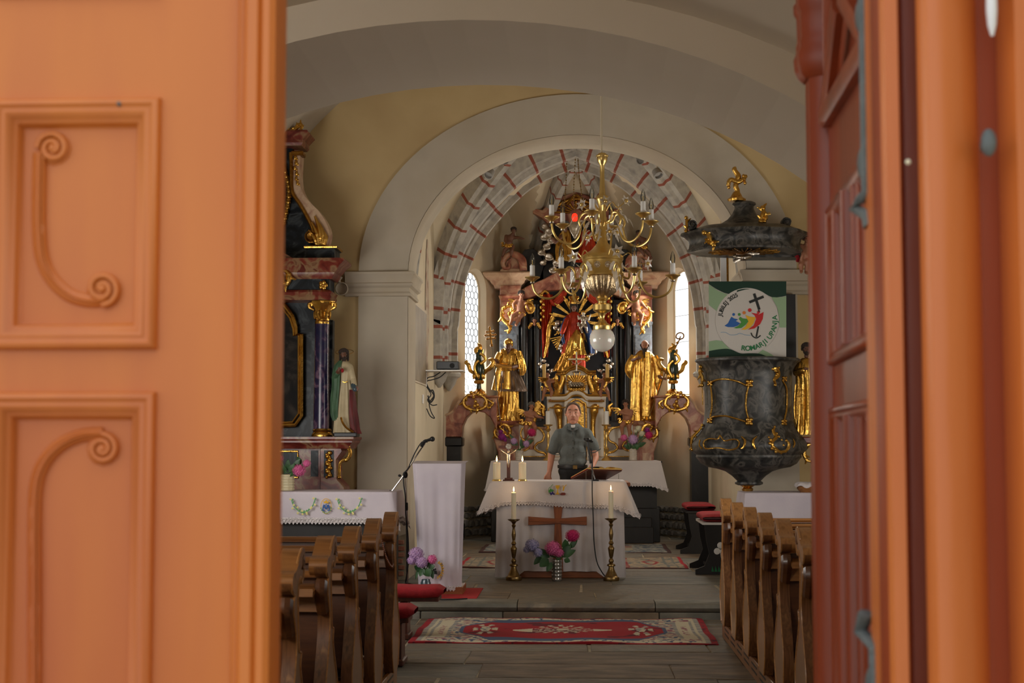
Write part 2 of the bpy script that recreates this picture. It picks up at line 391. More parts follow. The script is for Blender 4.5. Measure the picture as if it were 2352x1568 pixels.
M['metalm'] = mat('satin_metal', lin((150,146,140)), rough=.3, metal=1)
M['chrome'] = mat('chrome', lin((200,200,200)), rough=.12, metal=1)
M['ceramic'] = mat('blue_grey_glaze', [lin((44,62,72)), lin((70,90,100))], 6, 0.25, coat=.5)
M['ivoryv'] = mat('ivory_ceramic', lin((196,184,150)), rough=.35)
M['paintdark'] = mat('dark_painting', [lin((10,8,7)), lin((26,20,16)), lin((66,58,50)), lin((34,20,14))], 3.2, 0.6, spec=.2, dist=1.6, ramp=[.35,.5,.68,.75])
M['fresco'] = mat('faded_fresco', [lin((196,182,160)), lin((184,160,140)), lin((150,100,84))], 3.5, 0.95, dist=1.5, ramp=[.4,.55,.8])
M['picture'] = mat('old_picture', [lin((110,96,78)), lin((150,134,110))], 3, .6)
def glassmat(name, col, rough=0.05, tr=0.75):
    m = bpy.data.materials.new(name); m.use_nodes = True; N = m.node_tree.nodes; L = m.node_tree.links
    N.remove(N['Principled BSDF']); o = N['Material Output']
    t = N.new('ShaderNodeBsdfTransparent'); t.inputs[0].default_value = col
    g = N.new('ShaderNodeBsdfGlossy'); g.inputs['Roughness'].default_value = rough; g.inputs[0].default_value = (1,1,1,1)
    x = N.new('ShaderNodeMixShader'); lw = N.new('ShaderNodeLayerWeight'); lw.inputs[0].default_value = 1 - tr
    L.new(lw.outputs['Fresnel'], x.inputs[0]); L.new(t.outputs[0], x.inputs[1]); L.new(g.outputs[0], x.inputs[2]); L.new(x.outputs[0], o.inputs[0]); return m
M['glass'] = glassmat('clear_glass', (0.9, 0.92, 0.9, 1), 0.04, 0.62)
M['crystal'] = mat('crystal_glass', lin((224,214,200)), rough=0.1, spec=1.0, alpha=.62, coat=1)
def panemat():
    m = bpy.data.materials.new('milky_window_glass'); m.use_nodes = True; N = m.node_tree.nodes; L = m.node_tree.links
    N.remove(N['Principled BSDF']); o = N['Material Output']
    t = N.new('ShaderNodeBsdfTransparent'); t.inputs[0].default_value = (1,1,1,1)
    g = N.new('ShaderNodeBsdfTranslucent'); g.inputs[0].default_value = (.95,.95,.93,1)
    x = N.new('ShaderNodeMixShader'); x.inputs[0].default_value = 0.25
    L.new(t.outputs[0], x.inputs[1]); L.new(g.outputs[0], x.inputs[2]); L.new(x.outputs[0], o.inputs[0]); return m
M['pane'] = panemat()
def lacemat():
    m = mat('white_lace', lin((214,206,206)), rough=.9); nt = m.node_tree; N = nt.nodes; L = nt.links
    tc = [n for n in N if n.type == 'TEX_COORD'][0]
    v = N.new('ShaderNodeTexVoronoi'); v.inputs['Scale'].default_value = 75; v.feature = 'DISTANCE_TO_EDGE'
    L.new(tc.outputs['Object'], v.inputs['Vector'])
    r = N.new('ShaderNodeMath'); r.operation = 'LESS_THAN'; r.inputs[1].default_value = 0.16
    L.new(v.outputs[0], r.inputs[0])
    mm = N.new('ShaderNodeMath'); mm.operation = 'MULTIPLY_ADD'; mm.inputs[1].default_value = .45; mm.inputs[2].default_value = .55
    L.new(r.outputs[0], mm.inputs[0])
    L.new(mm.outputs[0], N['Principled BSDF'].inputs['Alpha']); return m
M['lace'] = lacemat()
# ================================================================ STRUCTURE
PZ = 0.14           # presbytery floor
STEP = 13.30        # step face
def arc(cx, a, b, base, n=32, t0=PI, t1=0):
    return [(cx + a*math.cos(t0+(t1-t0)*i/n), base + b*math.sin(t0+(t1-t0)*i/n)) for i in range(n+1)]
def arch_wall(mb, y0, y1, x0, x1, z0, z1, ap, mi=0, mis=0):
    "wall between y0 and y1 with an arched opening whose outline ap rises from z0"
    L, Rr = ap[0][0], ap[-1][0]
    for y in (y0, y1):
        mb.add([(x0,y,z0),(L,y,z0),(L,y,ap[0][1]),(L,y,z1),(x0,y,z1)], [(0,1,2,3,4)], mi)
        mb.add([(Rr,y,z0),(x1,y,z0),(x1,y,z1),(Rr,y,z1),(Rr,y,ap[-1][1])], [(0,1,2,3,4)], mi)
        for p, q in zip(ap, ap[1:]): mb.add([(p[0],y,p[1]),(q[0],y,q[1]),(q[0],y,z1),(p[0],y,z1)], [(0,1,2,3)], mi)
    o = [(L, z0)] + ap + [(Rr, z0)]
    for p, q in zip(o, o[1:]): mb.add([(p[0],y0,p[1]),(q[0],y0,q[1]),(q[0],y1,q[1]),(p[0],y1,p[1])], [(0,1,2,3)], mis)
def hole_wall(mb, P0, U, L, z0, z1, h0, h1, zb, zs, rise, nrm, t, shr=0.06, mi=0):
    P0, U, nrm = Vector(P0), Vector(U).normalized(), Vector(nrm).normalized()
    def P(u, z, d=0): v = P0 + U*u + nrm*d; v.z = z; return v
    mb.add([P(0,z0),P(h0,z0),P(h0,z1),P(0,z1)], [(0,1,2,3)], mi)
    mb.add([P(h1,z0),P(L,z0),P(L,z1),P(h1,z1)], [(0,1,2,3)], mi)
    mb.add([P(h0,z0),P(h1,z0),P(h1,zb),P(h0,zb)], [(0,1,2,3)], mi)
    c = (h0+h1)/2; a = (h1-h0)/2; n = 16
    ar = [(c - a*math.cos(PI*i/n), zs + rise*math.sin(PI*i/n)) for i in range(n+1)]
    for p, q in zip(ar, ar[1:]): mb.add([P(p[0],p[1]),P(q[0],q[1]),P(q[0],z1),P(p[0],z1)], [(0,1,2,3)], mi)
    inner = [(h0, zb)] + ar + [(h1, zb)]
    zc = (zb+zs)/2
    outer = [(c + (u-c)*(1-shr/a), z + (shr if z <= zb+1e-6 else -shr*(0.3+0.7*(z-zs)/rise if z > zs else 0))) for u, z in inner]
    mb.loft([[P(u,z) for u,z in inner], [P(u,z,t) for u,z in outer]], mi=mi)
    return [P(u,z,t*0.9) for u,z in outer], P, outer

# ---- floors with single slabs
def slabs(parent, x0, x1, y0, y1, z, seed, dmin=.42, dmax=.62, wmin=.6, wmax=1.5, clip=None):
    rnd = random.Random(seed); y = y0; k = 0
    while y < y1 - .05:
        d = rnd.uniform(dmin, dmax)
        if y1 - (y+d) < .25: d = y1 - y
        x = x0 - rnd.uniform(0, .7)
        while x < x1:
            wd = rnd.uniform(wmin, wmax); g = .006
            a = max(x, x0)
            if x + wd - a > .12:
                b = min(x+wd, x1); j = lambda s=.012: rnd.uniform(-s, s)
                zz = z + rnd.uniform(-.004, .003)
                mb = MB(); q = [(a+g+j(), y+g), (b-g+j(), y+g), (b-g+j(), y+d-g), (a+g+j(), y+d-g)]
                cx, cy = (a+b)/2, y+d/2
                ins = [(cx+(px-cx)*(1-.014/max(wd,.3)), cy+(py-cy)*(1-.02/d)) for px,py in q]
                mb.loft([[(p[0],p[1],zz-.05) for p in q], [(p[0],p[1],zz-.006) for p in q], [(p[0],p[1],zz) for p in ins]], cap=True)
                mb.f = mb.f[:-2] + [mb.f[-1]]; mb.m = [0]*len(mb.f)
                mb.build('slab', M[rnd.choice(['slab','slab','slab2','slab3'])], parent, angle=30); k += 1
            x += wd
        y += d
fl = MB().box(-5, 5, 2.0, STEP, -.2, -.006).build('floor', M['mortar']); struct(fl)
slabs(fl, -3.5, 3.5, 8.6, STEP-.02, 0, 3, dmin=.62, dmax=.95, wmin=.9, wmax=2.0)
fl2 = MB().box(-3.6, 3.6, STEP+.28, 24.3, -.1, PZ-.006).build('floor_presbytery', M['mortar']); struct(fl2)
slabs(fl2, -3.4, 3.4, STEP+.30, 16.0, PZ, 8, dmin=.6, dmax=.9, wmin=.7, wmax=1.7)
slabs(fl2, -1.94, 1.94, 16.0, 24.0, PZ, 9, dmin=.5, dmax=.75)
slabs(fl, -2.2, 2.2, 5.6, 8.6, 0, 17, wmin=.8, wmax=1.9)
st = MB().box(-3.6, 3.6, STEP+.02, STEP+.3, -.1, .07).build('floor_step', M['rubble']); struct(st)
rnd = random.Random(4); x = -3.5
while x < 3.5:
    wd = rnd.uniform(1.1, 1.9); b = min(x+wd, 3.5)
    prof = [(STEP+.30,.055),(STEP+.30,PZ+.002),(STEP+.02,PZ+.002),(STEP-.012,PZ-.012),(STEP-.022,PZ-.04),(STEP-.008,PZ-.07),(STEP+.02,.055)]
    mb = MB().loft([[(x+.004, p[0], p[1]) for p in prof], [(b-.004, p[0], p[1]) for p in prof]], cap=True)
    mb.build('step_stone', M[rnd.choice(['slab','slab3'])], st); x = b
x = -3.5
while x < 3.5:
    wd = rnd.uniform(.5, 1.6); b = min(x+wd, 3.5)
    MB().box(x+.005, b-.005, STEP-.002-rnd.uniform(0,.008), STEP+.03, -.02, .058, .006).build('riser_stone', M[rnd.choice(['slab2','rubble','slab3'])], st); x = b
gr = MB().box(-9, 9, -9, 2.0, -.25, -.02).build('ground', mat('gravel_paving', [lin((150,144,132)), lin((170,164,152))], 8, .95, bump=.5)); struct(gr)

# ---- facade with the doorway
mb = MB(); arch_wall(mb, 2.12, 2.42, -6, 6, -.05, 6.6, [(-1.36, 2.97), (-.4, 2.98), (.66, 2.97)])
struct(mb.build('wall_facade', M['cream'], flat=True))
struct(MB().box(1.22, 1.6, -.6, 2.12, -.02, 3.4).build('wall_added_shade', M['cream'], flat=True))  # added unseen wall, blocks sky light to darken the right door frame
# ---- space under the gallery
GC = -.55
mb = MB(); P_ = arc(GC, 2.6, 1.95, 1.64, 40)
arch_wall(mb, 7.0, 8.3, -3.9, 3.9, -.05, 6.6, P_)
struct(mb.build('wall_gallery_arch', M['whitedoor'], angle=50))
mb = MB(); P_ = arc(GC, 2.92, 2.22, 1.54, 40); P_ = [(P_[0][0], -.05)] + P_ + [(P_[-1][0], -.05)]
mb.loft([[(p[0], y, p[1]) for p in P_] for y in (2.4, 3.5, 5, 7.02)], closed=False)
struct(mb.build('ceiling_entry_vault', M['whitedoor'], angle=50))
# ---- nave
def navez(x): return 2.81 + 3.27*math.sqrt(max(0, 1-(x/3.6)**2))
mb = MB(); P_ = arc(0, 3.6, 3.27, 2.81, 48)
mb.loft([[(p[0], y, p[1]) for p in P_] for y in (8.28, 10, 12, 14, 15.42)], closed=False)
struct(mb.build('ceiling_nave_vault', M['white'], angle=50))
WN = [0]
def window_fill(outl, P, outer, lattice, t, frame=M['whitedoor']):
    WN[0] += 1; nm = 'window_%d' % WN[0]
    e = MB(); e.tube(outl, .012, 6, closed=True)
    w_ = struct(e.build(nm, M['cream']))
    pn = MB(); pn.add(outl, [tuple(range(len(outl)))]); 
    n = (P(1,0,1) - P(1,0,0)); n.z = 0; n.normalize()
    pn.v = [v + n*.02 for v in pn.v]
    pn.build('pane', M['pane'], w_, flat=True)
    us = [u for u, z in outer]; zs = [z for u, z in outer]; u0, u1, z0, z1 = min(us), max(us), min(zs), max(zs)
    lt = MB(); ca = (u0+u1)/2; a = (u1-u0)/2
    def inside(u, z):
        if u < u0 or u > u1 or z < z0: return False
        zs_ = z1 - a*1.0
        return z <= zs_ or ((u-ca)/a)**2 + ((z-zs_)/(z1-zs_))**2 <= 1
    def bar(p, q, r=.0045):
        if inside(*p) and inside(*q): lt.tube([P(p[0],p[1],t*.88), P(q[0],q[1],t*.88)], r, 4)
    if lattice:
        h = .062; R = .058
        rows = int((z1-z0)/(h*1.5)) + 2; cols = int((u1-u0)/(h*1.5)) + 2
        for r in range(rows):
            for c in range(-1, cols):
                cu, cz = u0 + c*R*1.9 + (r % 2)*R*.95, z0 + r*R*1.65
                pts = [(cu+R*math.sin(PI/3*i), cz+R*math.cos(PI/3*i)) for i in range(6)]
                for i in range(3): bar(pts[i], pts[i+1])
        tag(lt.build('lead_lattice', M['blackp'], w_, flat=True), kind='stuff')
    else:
        z = z0 + .4
        while z < z1: bar((u0+.001, z), (u1-.001, z), .003); z += .4
        if lt.v: lt.build('glazing_bar', M['iron'], w_, flat=True)
for s, nm in ((-1, 'left'), (1, 'right')):
    mb = MB(); o, P, ou = hole_wall(mb, (s*3.6, 8.3, 0), (0,1,0), 7.1, -.05, 3.0, 1.6, 4.2, 1.3, 2.2, .4, (s,0,0), .5, .08)
    struct(mb.build('wall_nave_' + nm, M['cream'], angle=30)); window_fill(o, P, ou, False, .5)
# ---- east wall of the nave with the triumphal arch
AI = arc(0, 1.765, 1.46, 3.33, 48); AO = arc(0, 2.285, 1.89, 3.33, 48)
mb = MB(); arch_wall(mb, 15.4, 16.1, -3.75, 3.75, 0.05, 6.6, AI, 0, 1)
ew = struct(mb.build('wall_east', [M['yellow'], M['white']], angle=30))
mb = MB(); b0 = [(AI[0][0], PZ-.02)] + AI + [(AI[-1][0], PZ-.02)]; b1 = [(AO[0][0], PZ-.02)] + AO + [(AO[-1][0], PZ-.02)]
yb = 15.375
for i in range(len(b0)-1):
    p, q, r, s_ = b0[i], b0[i+1], b1[i+1], b1[i]
    mb.add([(p[0],yb,p[1]),(q[0],yb,q[1]),(r[0],yb,r[1]),(s_[0],yb,s_[1])], [(0,1,2,3)])
    mb.add([(r[0],yb,r[1]),(s_[0],yb,s_[1]),(s_[0],15.41,s_[1]),(r[0],15.41,r[1])], [(0,1,2,3)])
    mb.add([(p[0]*.998,yb,p[1]-.003),(q[0]*.998,yb,q[1]-.003),(q[0]*.998,16.11,q[1]-.003),(p[0]*.998,16.11,p[1]-.003)], [(0,1,2,3)])
band = struct(mb.build('trim_1', M['white'], angle=30)); 
# impost mouldings
k = 2
for s in (-1, 1):
    prof = [(0,3.09),(.03,3.095),(.035,3.12),(.02,3.14),(.02,3.18),(.05,3.2),(.06,3.225),(.045,3.235),(.06,3.30),(.075,3.32),(.075,3.345),(0,3.36)]
    mb = MB(); path = []
    xi, xo = 1.765, 2.285
    rings = []
    for (d, z) in prof:
        rings.append([(s*(xo+.14), 15.40-d, z), (s*(xi-d), 15.37-d, z), (s*(xi-d), 16.1+d, z), (s*(xo+.1), 16.1+d, z)])
    mb.loft(rings, closed=False); struct(mb.build('trim_%d' % k, M['white'], angle=25)); k += 1
# exposed bricks at the foot of the left pillar
rnd = random.Random(5)
ph = MB(); ph.pprism([(914,1232),(932,1226),(934,1330),(905,1332),(906,1250)], 15.374, .02, dy=-.012); ph.build('rough_patch', M['mortar'], band)
for r in range(6):
    for c in range(1):
        x0 = 913 + rnd.uniform(-2,2); y0 = 1240 + r*14.5
        MB().pbox(x0, x0 + rnd.uniform(12,15), y0, y0+10, 15.34, .04, bev=.006).build('brick', M['brick'], band)
# ---- chancel walls
TT = [(0,5.82),(.376,5.5),(.655,4.99),(.84,4.48),(.95,3.9),(.99,3.33),(1,2.8)]
def T(u):
    u = abs(u)
    if u >= 1: return 2.8
    for (a, za), (b, zb) in zip(TT, TT[1:]):
        if u <= b:
            return za + (zb-za)*(u-a)/(b-a)
    return 2.8
TS = cr([(u, z) for u, z in TT], 10)
def T(u, TS=TS):
    u = min(abs(u), 1.0)
    for p, q in zip(TS, TS[1:]):
        if u <= q[0] or q is TS[-1]:
            return p[1] + (q[1]-p[1])*(u-p[0])/max(q[0]-p[0], 1e-6)
CWD = 1.95
for s, nm in ((-1, 'left'), (1, 'right')):
    mb = MB(); o, P, ou = hole_wall(mb, (s*CWD, 16.08, 0), (0,1,0), 5.62, .05, 6.3, .15, .85, 2.0, 3.5, .35, (s,0,0), .45, .05)
    struct(mb.build('wall_chancel_' + nm, M['cream'], angle=30)); window_fill(o, P, ou, False, .45)
V1 = lambda s: Vector((s*CWD, 21.7, 0)); V2 = lambda s: Vector((s*.75, 24.0, 0))
for s, nm in ((-1, 'left'), (1, 'right')):
    U = V2(s) - V1(s); L = U.length; U.normalize(); nn = Vector((s*abs(U.y), abs(U.x), 0))
    mb = MB(); zb = Zof(912, 22.3); 
    o, P, ou = hole_wall(mb, V1(s), U, L, .05, 6.3, .225*L, .225*L+.62, zb, Zof(668, 22.6), .34, nn, .12, .05)
    wl = struct(mb.build('wall_apse_' + nm, M['cream'], angle=30)); window_fill(o, P, ou, s < 0, .12)
    # rubble stones of the unplastered foot
    rnd = random.Random(30+s); z = PZ + .02
    for r in range(4):
        hgt = rnd.uniform(.09, .15); u = .1
        while u < L*.8:
            wd = rnd.uniform(.1, .24)
            c = V1(s) + U*(u+wd/2); c.z = z + hgt/2; m2 = MB()
            pts = []
            for i in range(8):
                a = 2*PI*i/8; rr = rnd.uniform(.8, 1.05)
                pts.append((abs(math.cos(a))**.6*math.copysign(1, math.cos(a))*rr*wd*.48, abs(math.sin(a))**.6*math.copysign(1, math.sin(a))*rr*hgt*.48))
            m2.loft([[c + U*p[0]*f + Vector((0,0,p[1]*f)) - nn*d for p in pts] for f, d in ((1,-.02),(1,.02),(.7,.045))], cap=True)
            m2.build('stone', M['rubble'], wl); u += wd + .01
        z += hgt + .008
struct(MB().box(-.8, .8, 24.0, 24.15, .05, 6.3).build('wall_apse_back', M['cream']))
# ---- chancel vaults (groin height fields) and ribs
mb = MB(); n = 56; yc, hh = 18.2, 2.12
def bay(u, v):
    x = CWD*1.01*math.sin((u-.5)*PI); y = yc + hh*1.01*math.sin((v-.5)*PI)
    return (x, y, max(T(x/CWD), T((y-yc)/hh)) + .10)
mb.grid(bay, n, n); struct(mb.build('ceiling_chancel_vault', M['cream'], angle=40))
K = Vector((0, 21.6, 0)); RY = 20.3
PV = [Vector((-CWD, RY, 0)), V1(-1), V2(-1), V2(1), V1(1), Vector((CWD, RY, 0))]
mb = MB()
for i in range(6):
    a, b = PV[i], PV[(i+1) % 6]
    def cell(u, v, a=a, b=b, i=i):
        r = math.sin(v*PI/2)*1.01; s = math.sin((u-.5)*PI)
        p = K + ((a+b)/2 + (b-a)/2*s - K)*r; return (p.x, p.y, max(T(r), 2.8+(T(s)-2.8)*(1 if i == 5 else .4 if i == 2 else .9)) + .10)
    mb.grid(cell, 30, 26)
struct(mb.build('ceiling_apse_vault', M['cream'], angle=40))
def rib(name, a, k, w=.25, d=.2, zf=lambda z: z, both=False, parent=None, step=.42, u1=1.0, z0=2.55, red=.045, tint='rib'):
    "a: springing (x,y), k: crown (x,y)"
    a, k = Vector((a[0],a[1],0)), Vector((k[0],k[1],0)); pts = []
    fine = [(u, z) for u, z in TS if u < .995]
    prof = [(k + (a-k)*u, zf(T(u))) for u, z in fine] + [(a.copy(), zf(3.3)), (a.copy(), zf(z0))]
    P3 = [Vector((p.x, p.y, z)) for p, z in prof]
    # resample by arc length, shorter pieces for the painted joints
    cum = [0]
    for p, q in zip(P3, P3[1:]): cum.append(cum[-1] + (q-p).length)
    def at(s):
        for i in range(len(P3)-1):
            if s <= cum[i+1] or i == len(P3)-2:
                t = (s-cum[i])/max(cum[i+1]-cum[i], 1e-9); return P3[i].lerp(P3[i+1], t)
    ss = []; mis = []; s = 0.0; s = .08
    ss = [0.0]; nxt = step*.5
    while ss[-1] < cum[-1] - 1e-6:
        c = ss[-1]
        if abs(c - nxt) < 1e-6: ss.append(min(c+red, cum[-1])); mis.append(1); nxt += step
        else:
            t = min(c + .1, nxt, cum[-1]); ss.append(t); mis.append(0)
    R = [at(s) for s in ss]; lat = Vector((0,0,1)).cross(a-k).normalized()
    rings = []
    for i, p in enumerate(R):
        t = (R[min(i+1, len(R)-1)] - R[max(i-1, 0)]).normalized(); nr = lat.cross(t).normalized()
        inward = (k - a).normalized() * .6 + Vector((0,0,-1))
        if nr.dot(inward) < 0: nr = -nr
        rings.append([p + lat*x_ + nr*y_ for x_, y_ in ((-w/2,-.12),(-w/2,d*.45),(-w*.28,d*.62),(-w*.2,d),(w*.2,d),(w*.28,d*.62),(w/2,d*.45),(w/2,-.12))])
    mb = MB()
    for i in range(len(rings)-1): mb.loft([rings[i], rings[i+1]], closed=True, mi=mis[i])
    return struct(mb.build(name, [M[tint], M['ribred']], parent, angle=28))
n = 10
for s in (-1, 1):
    rib('trim_%d' % n, (s*(CWD-.02), RY), (0, RY), .42, .16, lambda z: 2.8+(z-2.8)*.955); n += 1
    rib('trim_%d' % n, (s*(CWD-.02), RY), (0, yc), .22, .16); n += 1
    rib('trim_%d' % n, (s*(CWD-.02), 16.2), (0, yc), .22, .16); n += 1
    rib('trim_%d' % n, V1(s), K, .24, .2); n += 1
    rib('trim_%d' % n, V2(s), K, .2, .2); n += 1
MB().ell((0, 21.6, 5.74), (.2, .2, .12), 16, 8).build('trim_20', M['rib'])['kind'] = 'structure'
for s in (-1, 1):   # corbels
    for nm, c in (('trim_%d' % (22+s), (s*(CWD-.06), RY)), ('trim_%d' % (26+s), (s*(CWD-.08), 21.66))):
        mb = MB().lathe([(.02, 2.32), (.09, 2.42), (.12, 2.5), (.17, 2.53), (.18, 2.57), (.15, 2.60)], c[0], c[1], 12); struct(mb.build(nm, M['rib']))
# fresco band and framed picture on the left chancel wall
mb = MB().box(-1.944, -1.935, 17.35, 19.0, Zof(880, 18.2), Zof(700, 18.2)); 
o = mb.build('framed_picture', M['whitedoor']); tag(o, 'tall pale framed picture on the left chancel wall behind the arch pillar', 'picture')
MB().box(-1.934, -1.928, 17.42, 18.93, Zof(876, 18.2), Zof(708, 18.2)).build('canvas', M['picture'], o)
mb = MB(); rnd = random.Random(3); pts = []
for i in range(22):
    a = 2*PI*i/22; pts.append((-1.943, 19.15 + .22*math.cos(a)*rnd.uniform(.7, 1.2), 3.35 + .9*math.sin(a)*rnd.uniform(.85, 1.1)))
mb.prism(pts, (.003, 0, 0)); mb.build('fresco_fragment', M['fresco'], bpy.data.objects['wall_chancel_left'])
# ================================================================ DOORS
def ring_mould(mb, uv, prof, u0, u1, v0, v1):
    "mitred moulding round a rectangle; prof (inset, height)"
    rings = [[uv(u0+w, v0+w, h), uv(u1-w, v0+w, h), uv(u1-w, v1-w, h), uv(u0+w, v1-w, h)] for w, h in prof]
    mb.loft(rings)
MP = [(0,0),(.0005,.007),(.004,.012),(.009,.013),(.013,.009),(.016,.009),(.019,.011),(.023,.009),(.027,.001),(.032,-.001),(.034,-.004),(.036,-.014),(.039,-.016)]
def spiral(c, r, turns=1.9, s=1, a0=0, n=26):
    return [(c[0] + r*(1-.82*i/n)*math.cos(a0 + s*2*PI*turns*i/n), c[1] + r*(1-.82*i/n)*math.sin(a0 + s*2*PI*turns*i/n)) for i in range(n+1)]
def leaf(root, uv, W, H, panels, diag=False, m=M['door']):
    "uv(u, v, h): u from hinge 0 .. W, v height, h outwards. panels: (u0,u1,v0,v1)"
    def slab(nm, u0, u1, v0, v1, h0=-.045, h1=0):
        mb = MB(); r = [[uv(u0,v0,h), uv(u1,v0,h), uv(u1,v1,h), uv(u0,v1,h)] for h in (h0, h1)]
        mb.loft(r, cap=True); return mb.build(nm, m, root, flat=True)
    pu0, pu1 = panels[0][0], panels[0][1]
    slab('stile', 0, pu0+.03, 0, H); slab('stile', pu1-.03, W, 0, H)
    vs = sorted([(p[2], p[3]) for p in panels]); lo = 0
    for a, b in vs: slab('rail', pu0+.03, pu1-.03, lo, a+.03); lo = b-.03
    slab('rail', pu0+.03, pu1-.03, lo, H)
    for u0, u1, v0, v1 in panels:
        p = slab('panel', u0+.028, u1-.028, v0+.028, v1-.028, -.035, -.0155)
        mb = MB(); ring_mould(mb, uv, MP, u0, u1, v0, v1); mb.build('moulding', m, p, angle=50)
# left leaf, closed, facing outwards
xl = lambda px, y=2.0: Xof(px, y); zl = lambda py, y=2.0: Zof(py, y)
UE = xl(545); HL = xl(632)
dl = bpy.data.objects.new('door_1', None); COL.objects.link(dl); dl.location = (-1.33, 2.0, 0)
tag(dl, 'closed orange painted panel door leaf filling the left side of the doorway', kind='structure')
uvl = lambda u, v, h: Vector((-1.33+u, 2.0-h, v))
W_ = HL + 1.33
u0, u1 = xl(-32)+1.33, xl(358)+1.33
ua, ub = .10, u0-.10
pl = [(u0, u1, zl(800), zl(216)), (u0, u1, .95, zl(898)), (u0, u1, .2, .86), (u0, u1, zl(216)+.145, 2.85)]
leaf(dl, uvl, W_-.02, 2.93, pl)
# a second column of panels further left
for a in pl:
    mb = MB(); ring_mould(mb, uvl, [(w, max(h, .0)) for w, h in MP], .22, u0-.11, a[2], a[3]); mb.build('moulding', M['door'], dl, angle=50)
# carved scrolls
def carve(path, c1, c2, sp1, sp2, nm='scroll'):
    mb = MB(); Y = 2.0155
    mb.ptube(path, Y, 17, k=8, n=10, flat=.75)
    for q in (-8, 8): mb.ptube([(p[0]+q, p[1]+q*.4) for p in path], Y-.006, 4, k=8, n=6)
    mb.ptube([(p[0]-0, p[1]-0) for p in path], Y-.009, 3, k=8, n=6)
    for c, sp in ((c1, sp1), (c2, sp2)):
        if not c: continue
        v = A(c[0], c[1], Y); mb.ell(v, (S(40,Y), .006, S(40,Y)), 24, 6)
        mb.ptube([(p[0], p[1], -.007) for p in sp], Y, [7]*12+[5], k=2, n=7)
        mb.ell(v - Vector((0,.006,0)), (S(11,Y), .006, S(11,Y)), 12, 6)
    return mb.build(nm, M['door'], dl, angle=60)
carve([(92,352),(90,430),(90,520),(97,590),(120,640),(160,677),(205,690),(240,688)], (125,342), (238,664), spiral((125,342),36,1.8,1,PI), spiral((238,664),38,1.8,-1,PI/2))
carve([(238,996),(190,1000),(140,1022),(102,1062),(84,1115),(80,1200),(80,1340),(80,1480),(80,1620)], (238,1030), None, spiral((238,1030),34,1.8,1,-PI/2), None)
# astragal cover strip on the meeting edge
mb = MB(); e0, e1 = xl(540), xl(633)
pr = [(e0,2.0),(e0,1.988),(e0+.004,1.982),(e0+.010,1.984),(e0+.012,1.978),(e0+.018,1.972),(e0+.030,1.970),(e0+.034,1.976),(e0+.038,1.970),(e0+.047,1.968),(e1-.001,1.974),(e1,1.985),(e1,2.045),(e1-.03,2.045),(e1-.03,2.0)]
mb.loft([[(p[0],p[1],z) for p in pr] for z in (0,2.93)], cap=True); mb.build('cover_strip', M['door'], dl, angle=40)
mb = MB(); c = A(274,238,1.99); mb.ell(c, .004, 8, 6); mb.build('nail_head', M['iron'], dl)
# right leaf, opened inwards
Hh = Vector((Xof(2050,2.05), 2.05, 0)); En = Vector((Xof(1905,2.9), 2.9, 0)); Ud = (En-Hh); WR = Ud.length; Ud.normalize(); Nd = Vector((-Ud.y, Ud.x, 0))
dr = bpy.data.objects.new('door_2', None); COL.objects.link(dr); dr.location = Hh
tag(dr, 'red brown painted panel door leaf swung open inwards on the right', kind='structure')
uvr = lambda u, v, h: Hh + Ud*u + Nd*h + Vector((0,0,v))
def uof(px):
    a = (px-1325)/F; return (Hh.x - a*Hh.y)/(a*Ud.y - Ud.x)
UA, UB = uof(2014), uof(1911)
def vof(py, u): return 1.55 + (1019-py)*(Hh.y+Ud.y*u)/F
v1t, v1b = vof(325, UA), vof(792, UA); v2t = vof(912, UA)
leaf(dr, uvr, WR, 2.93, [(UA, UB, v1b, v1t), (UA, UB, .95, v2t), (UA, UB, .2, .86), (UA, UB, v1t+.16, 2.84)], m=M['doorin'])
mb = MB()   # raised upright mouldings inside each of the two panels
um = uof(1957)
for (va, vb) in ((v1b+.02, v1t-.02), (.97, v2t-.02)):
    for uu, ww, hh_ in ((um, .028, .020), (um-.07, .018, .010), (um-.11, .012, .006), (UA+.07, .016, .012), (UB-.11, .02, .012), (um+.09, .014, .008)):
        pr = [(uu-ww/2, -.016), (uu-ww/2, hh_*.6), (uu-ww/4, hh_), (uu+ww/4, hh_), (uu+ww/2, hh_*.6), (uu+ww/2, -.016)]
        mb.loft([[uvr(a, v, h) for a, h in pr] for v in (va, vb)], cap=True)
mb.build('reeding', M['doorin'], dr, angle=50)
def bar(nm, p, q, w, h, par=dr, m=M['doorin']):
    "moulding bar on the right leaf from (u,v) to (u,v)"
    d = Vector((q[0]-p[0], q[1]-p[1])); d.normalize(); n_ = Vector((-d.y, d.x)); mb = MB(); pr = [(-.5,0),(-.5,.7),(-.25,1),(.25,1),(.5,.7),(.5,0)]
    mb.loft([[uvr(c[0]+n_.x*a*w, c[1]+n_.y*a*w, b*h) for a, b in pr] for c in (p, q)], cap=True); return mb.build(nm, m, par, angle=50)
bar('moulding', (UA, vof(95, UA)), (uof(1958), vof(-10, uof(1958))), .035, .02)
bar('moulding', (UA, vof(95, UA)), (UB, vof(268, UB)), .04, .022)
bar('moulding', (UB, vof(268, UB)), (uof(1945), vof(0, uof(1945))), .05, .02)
bar('moulding', (uof(1958), vof(-10, uof(1958))), (uof(1935), 2.7), .05, .018)
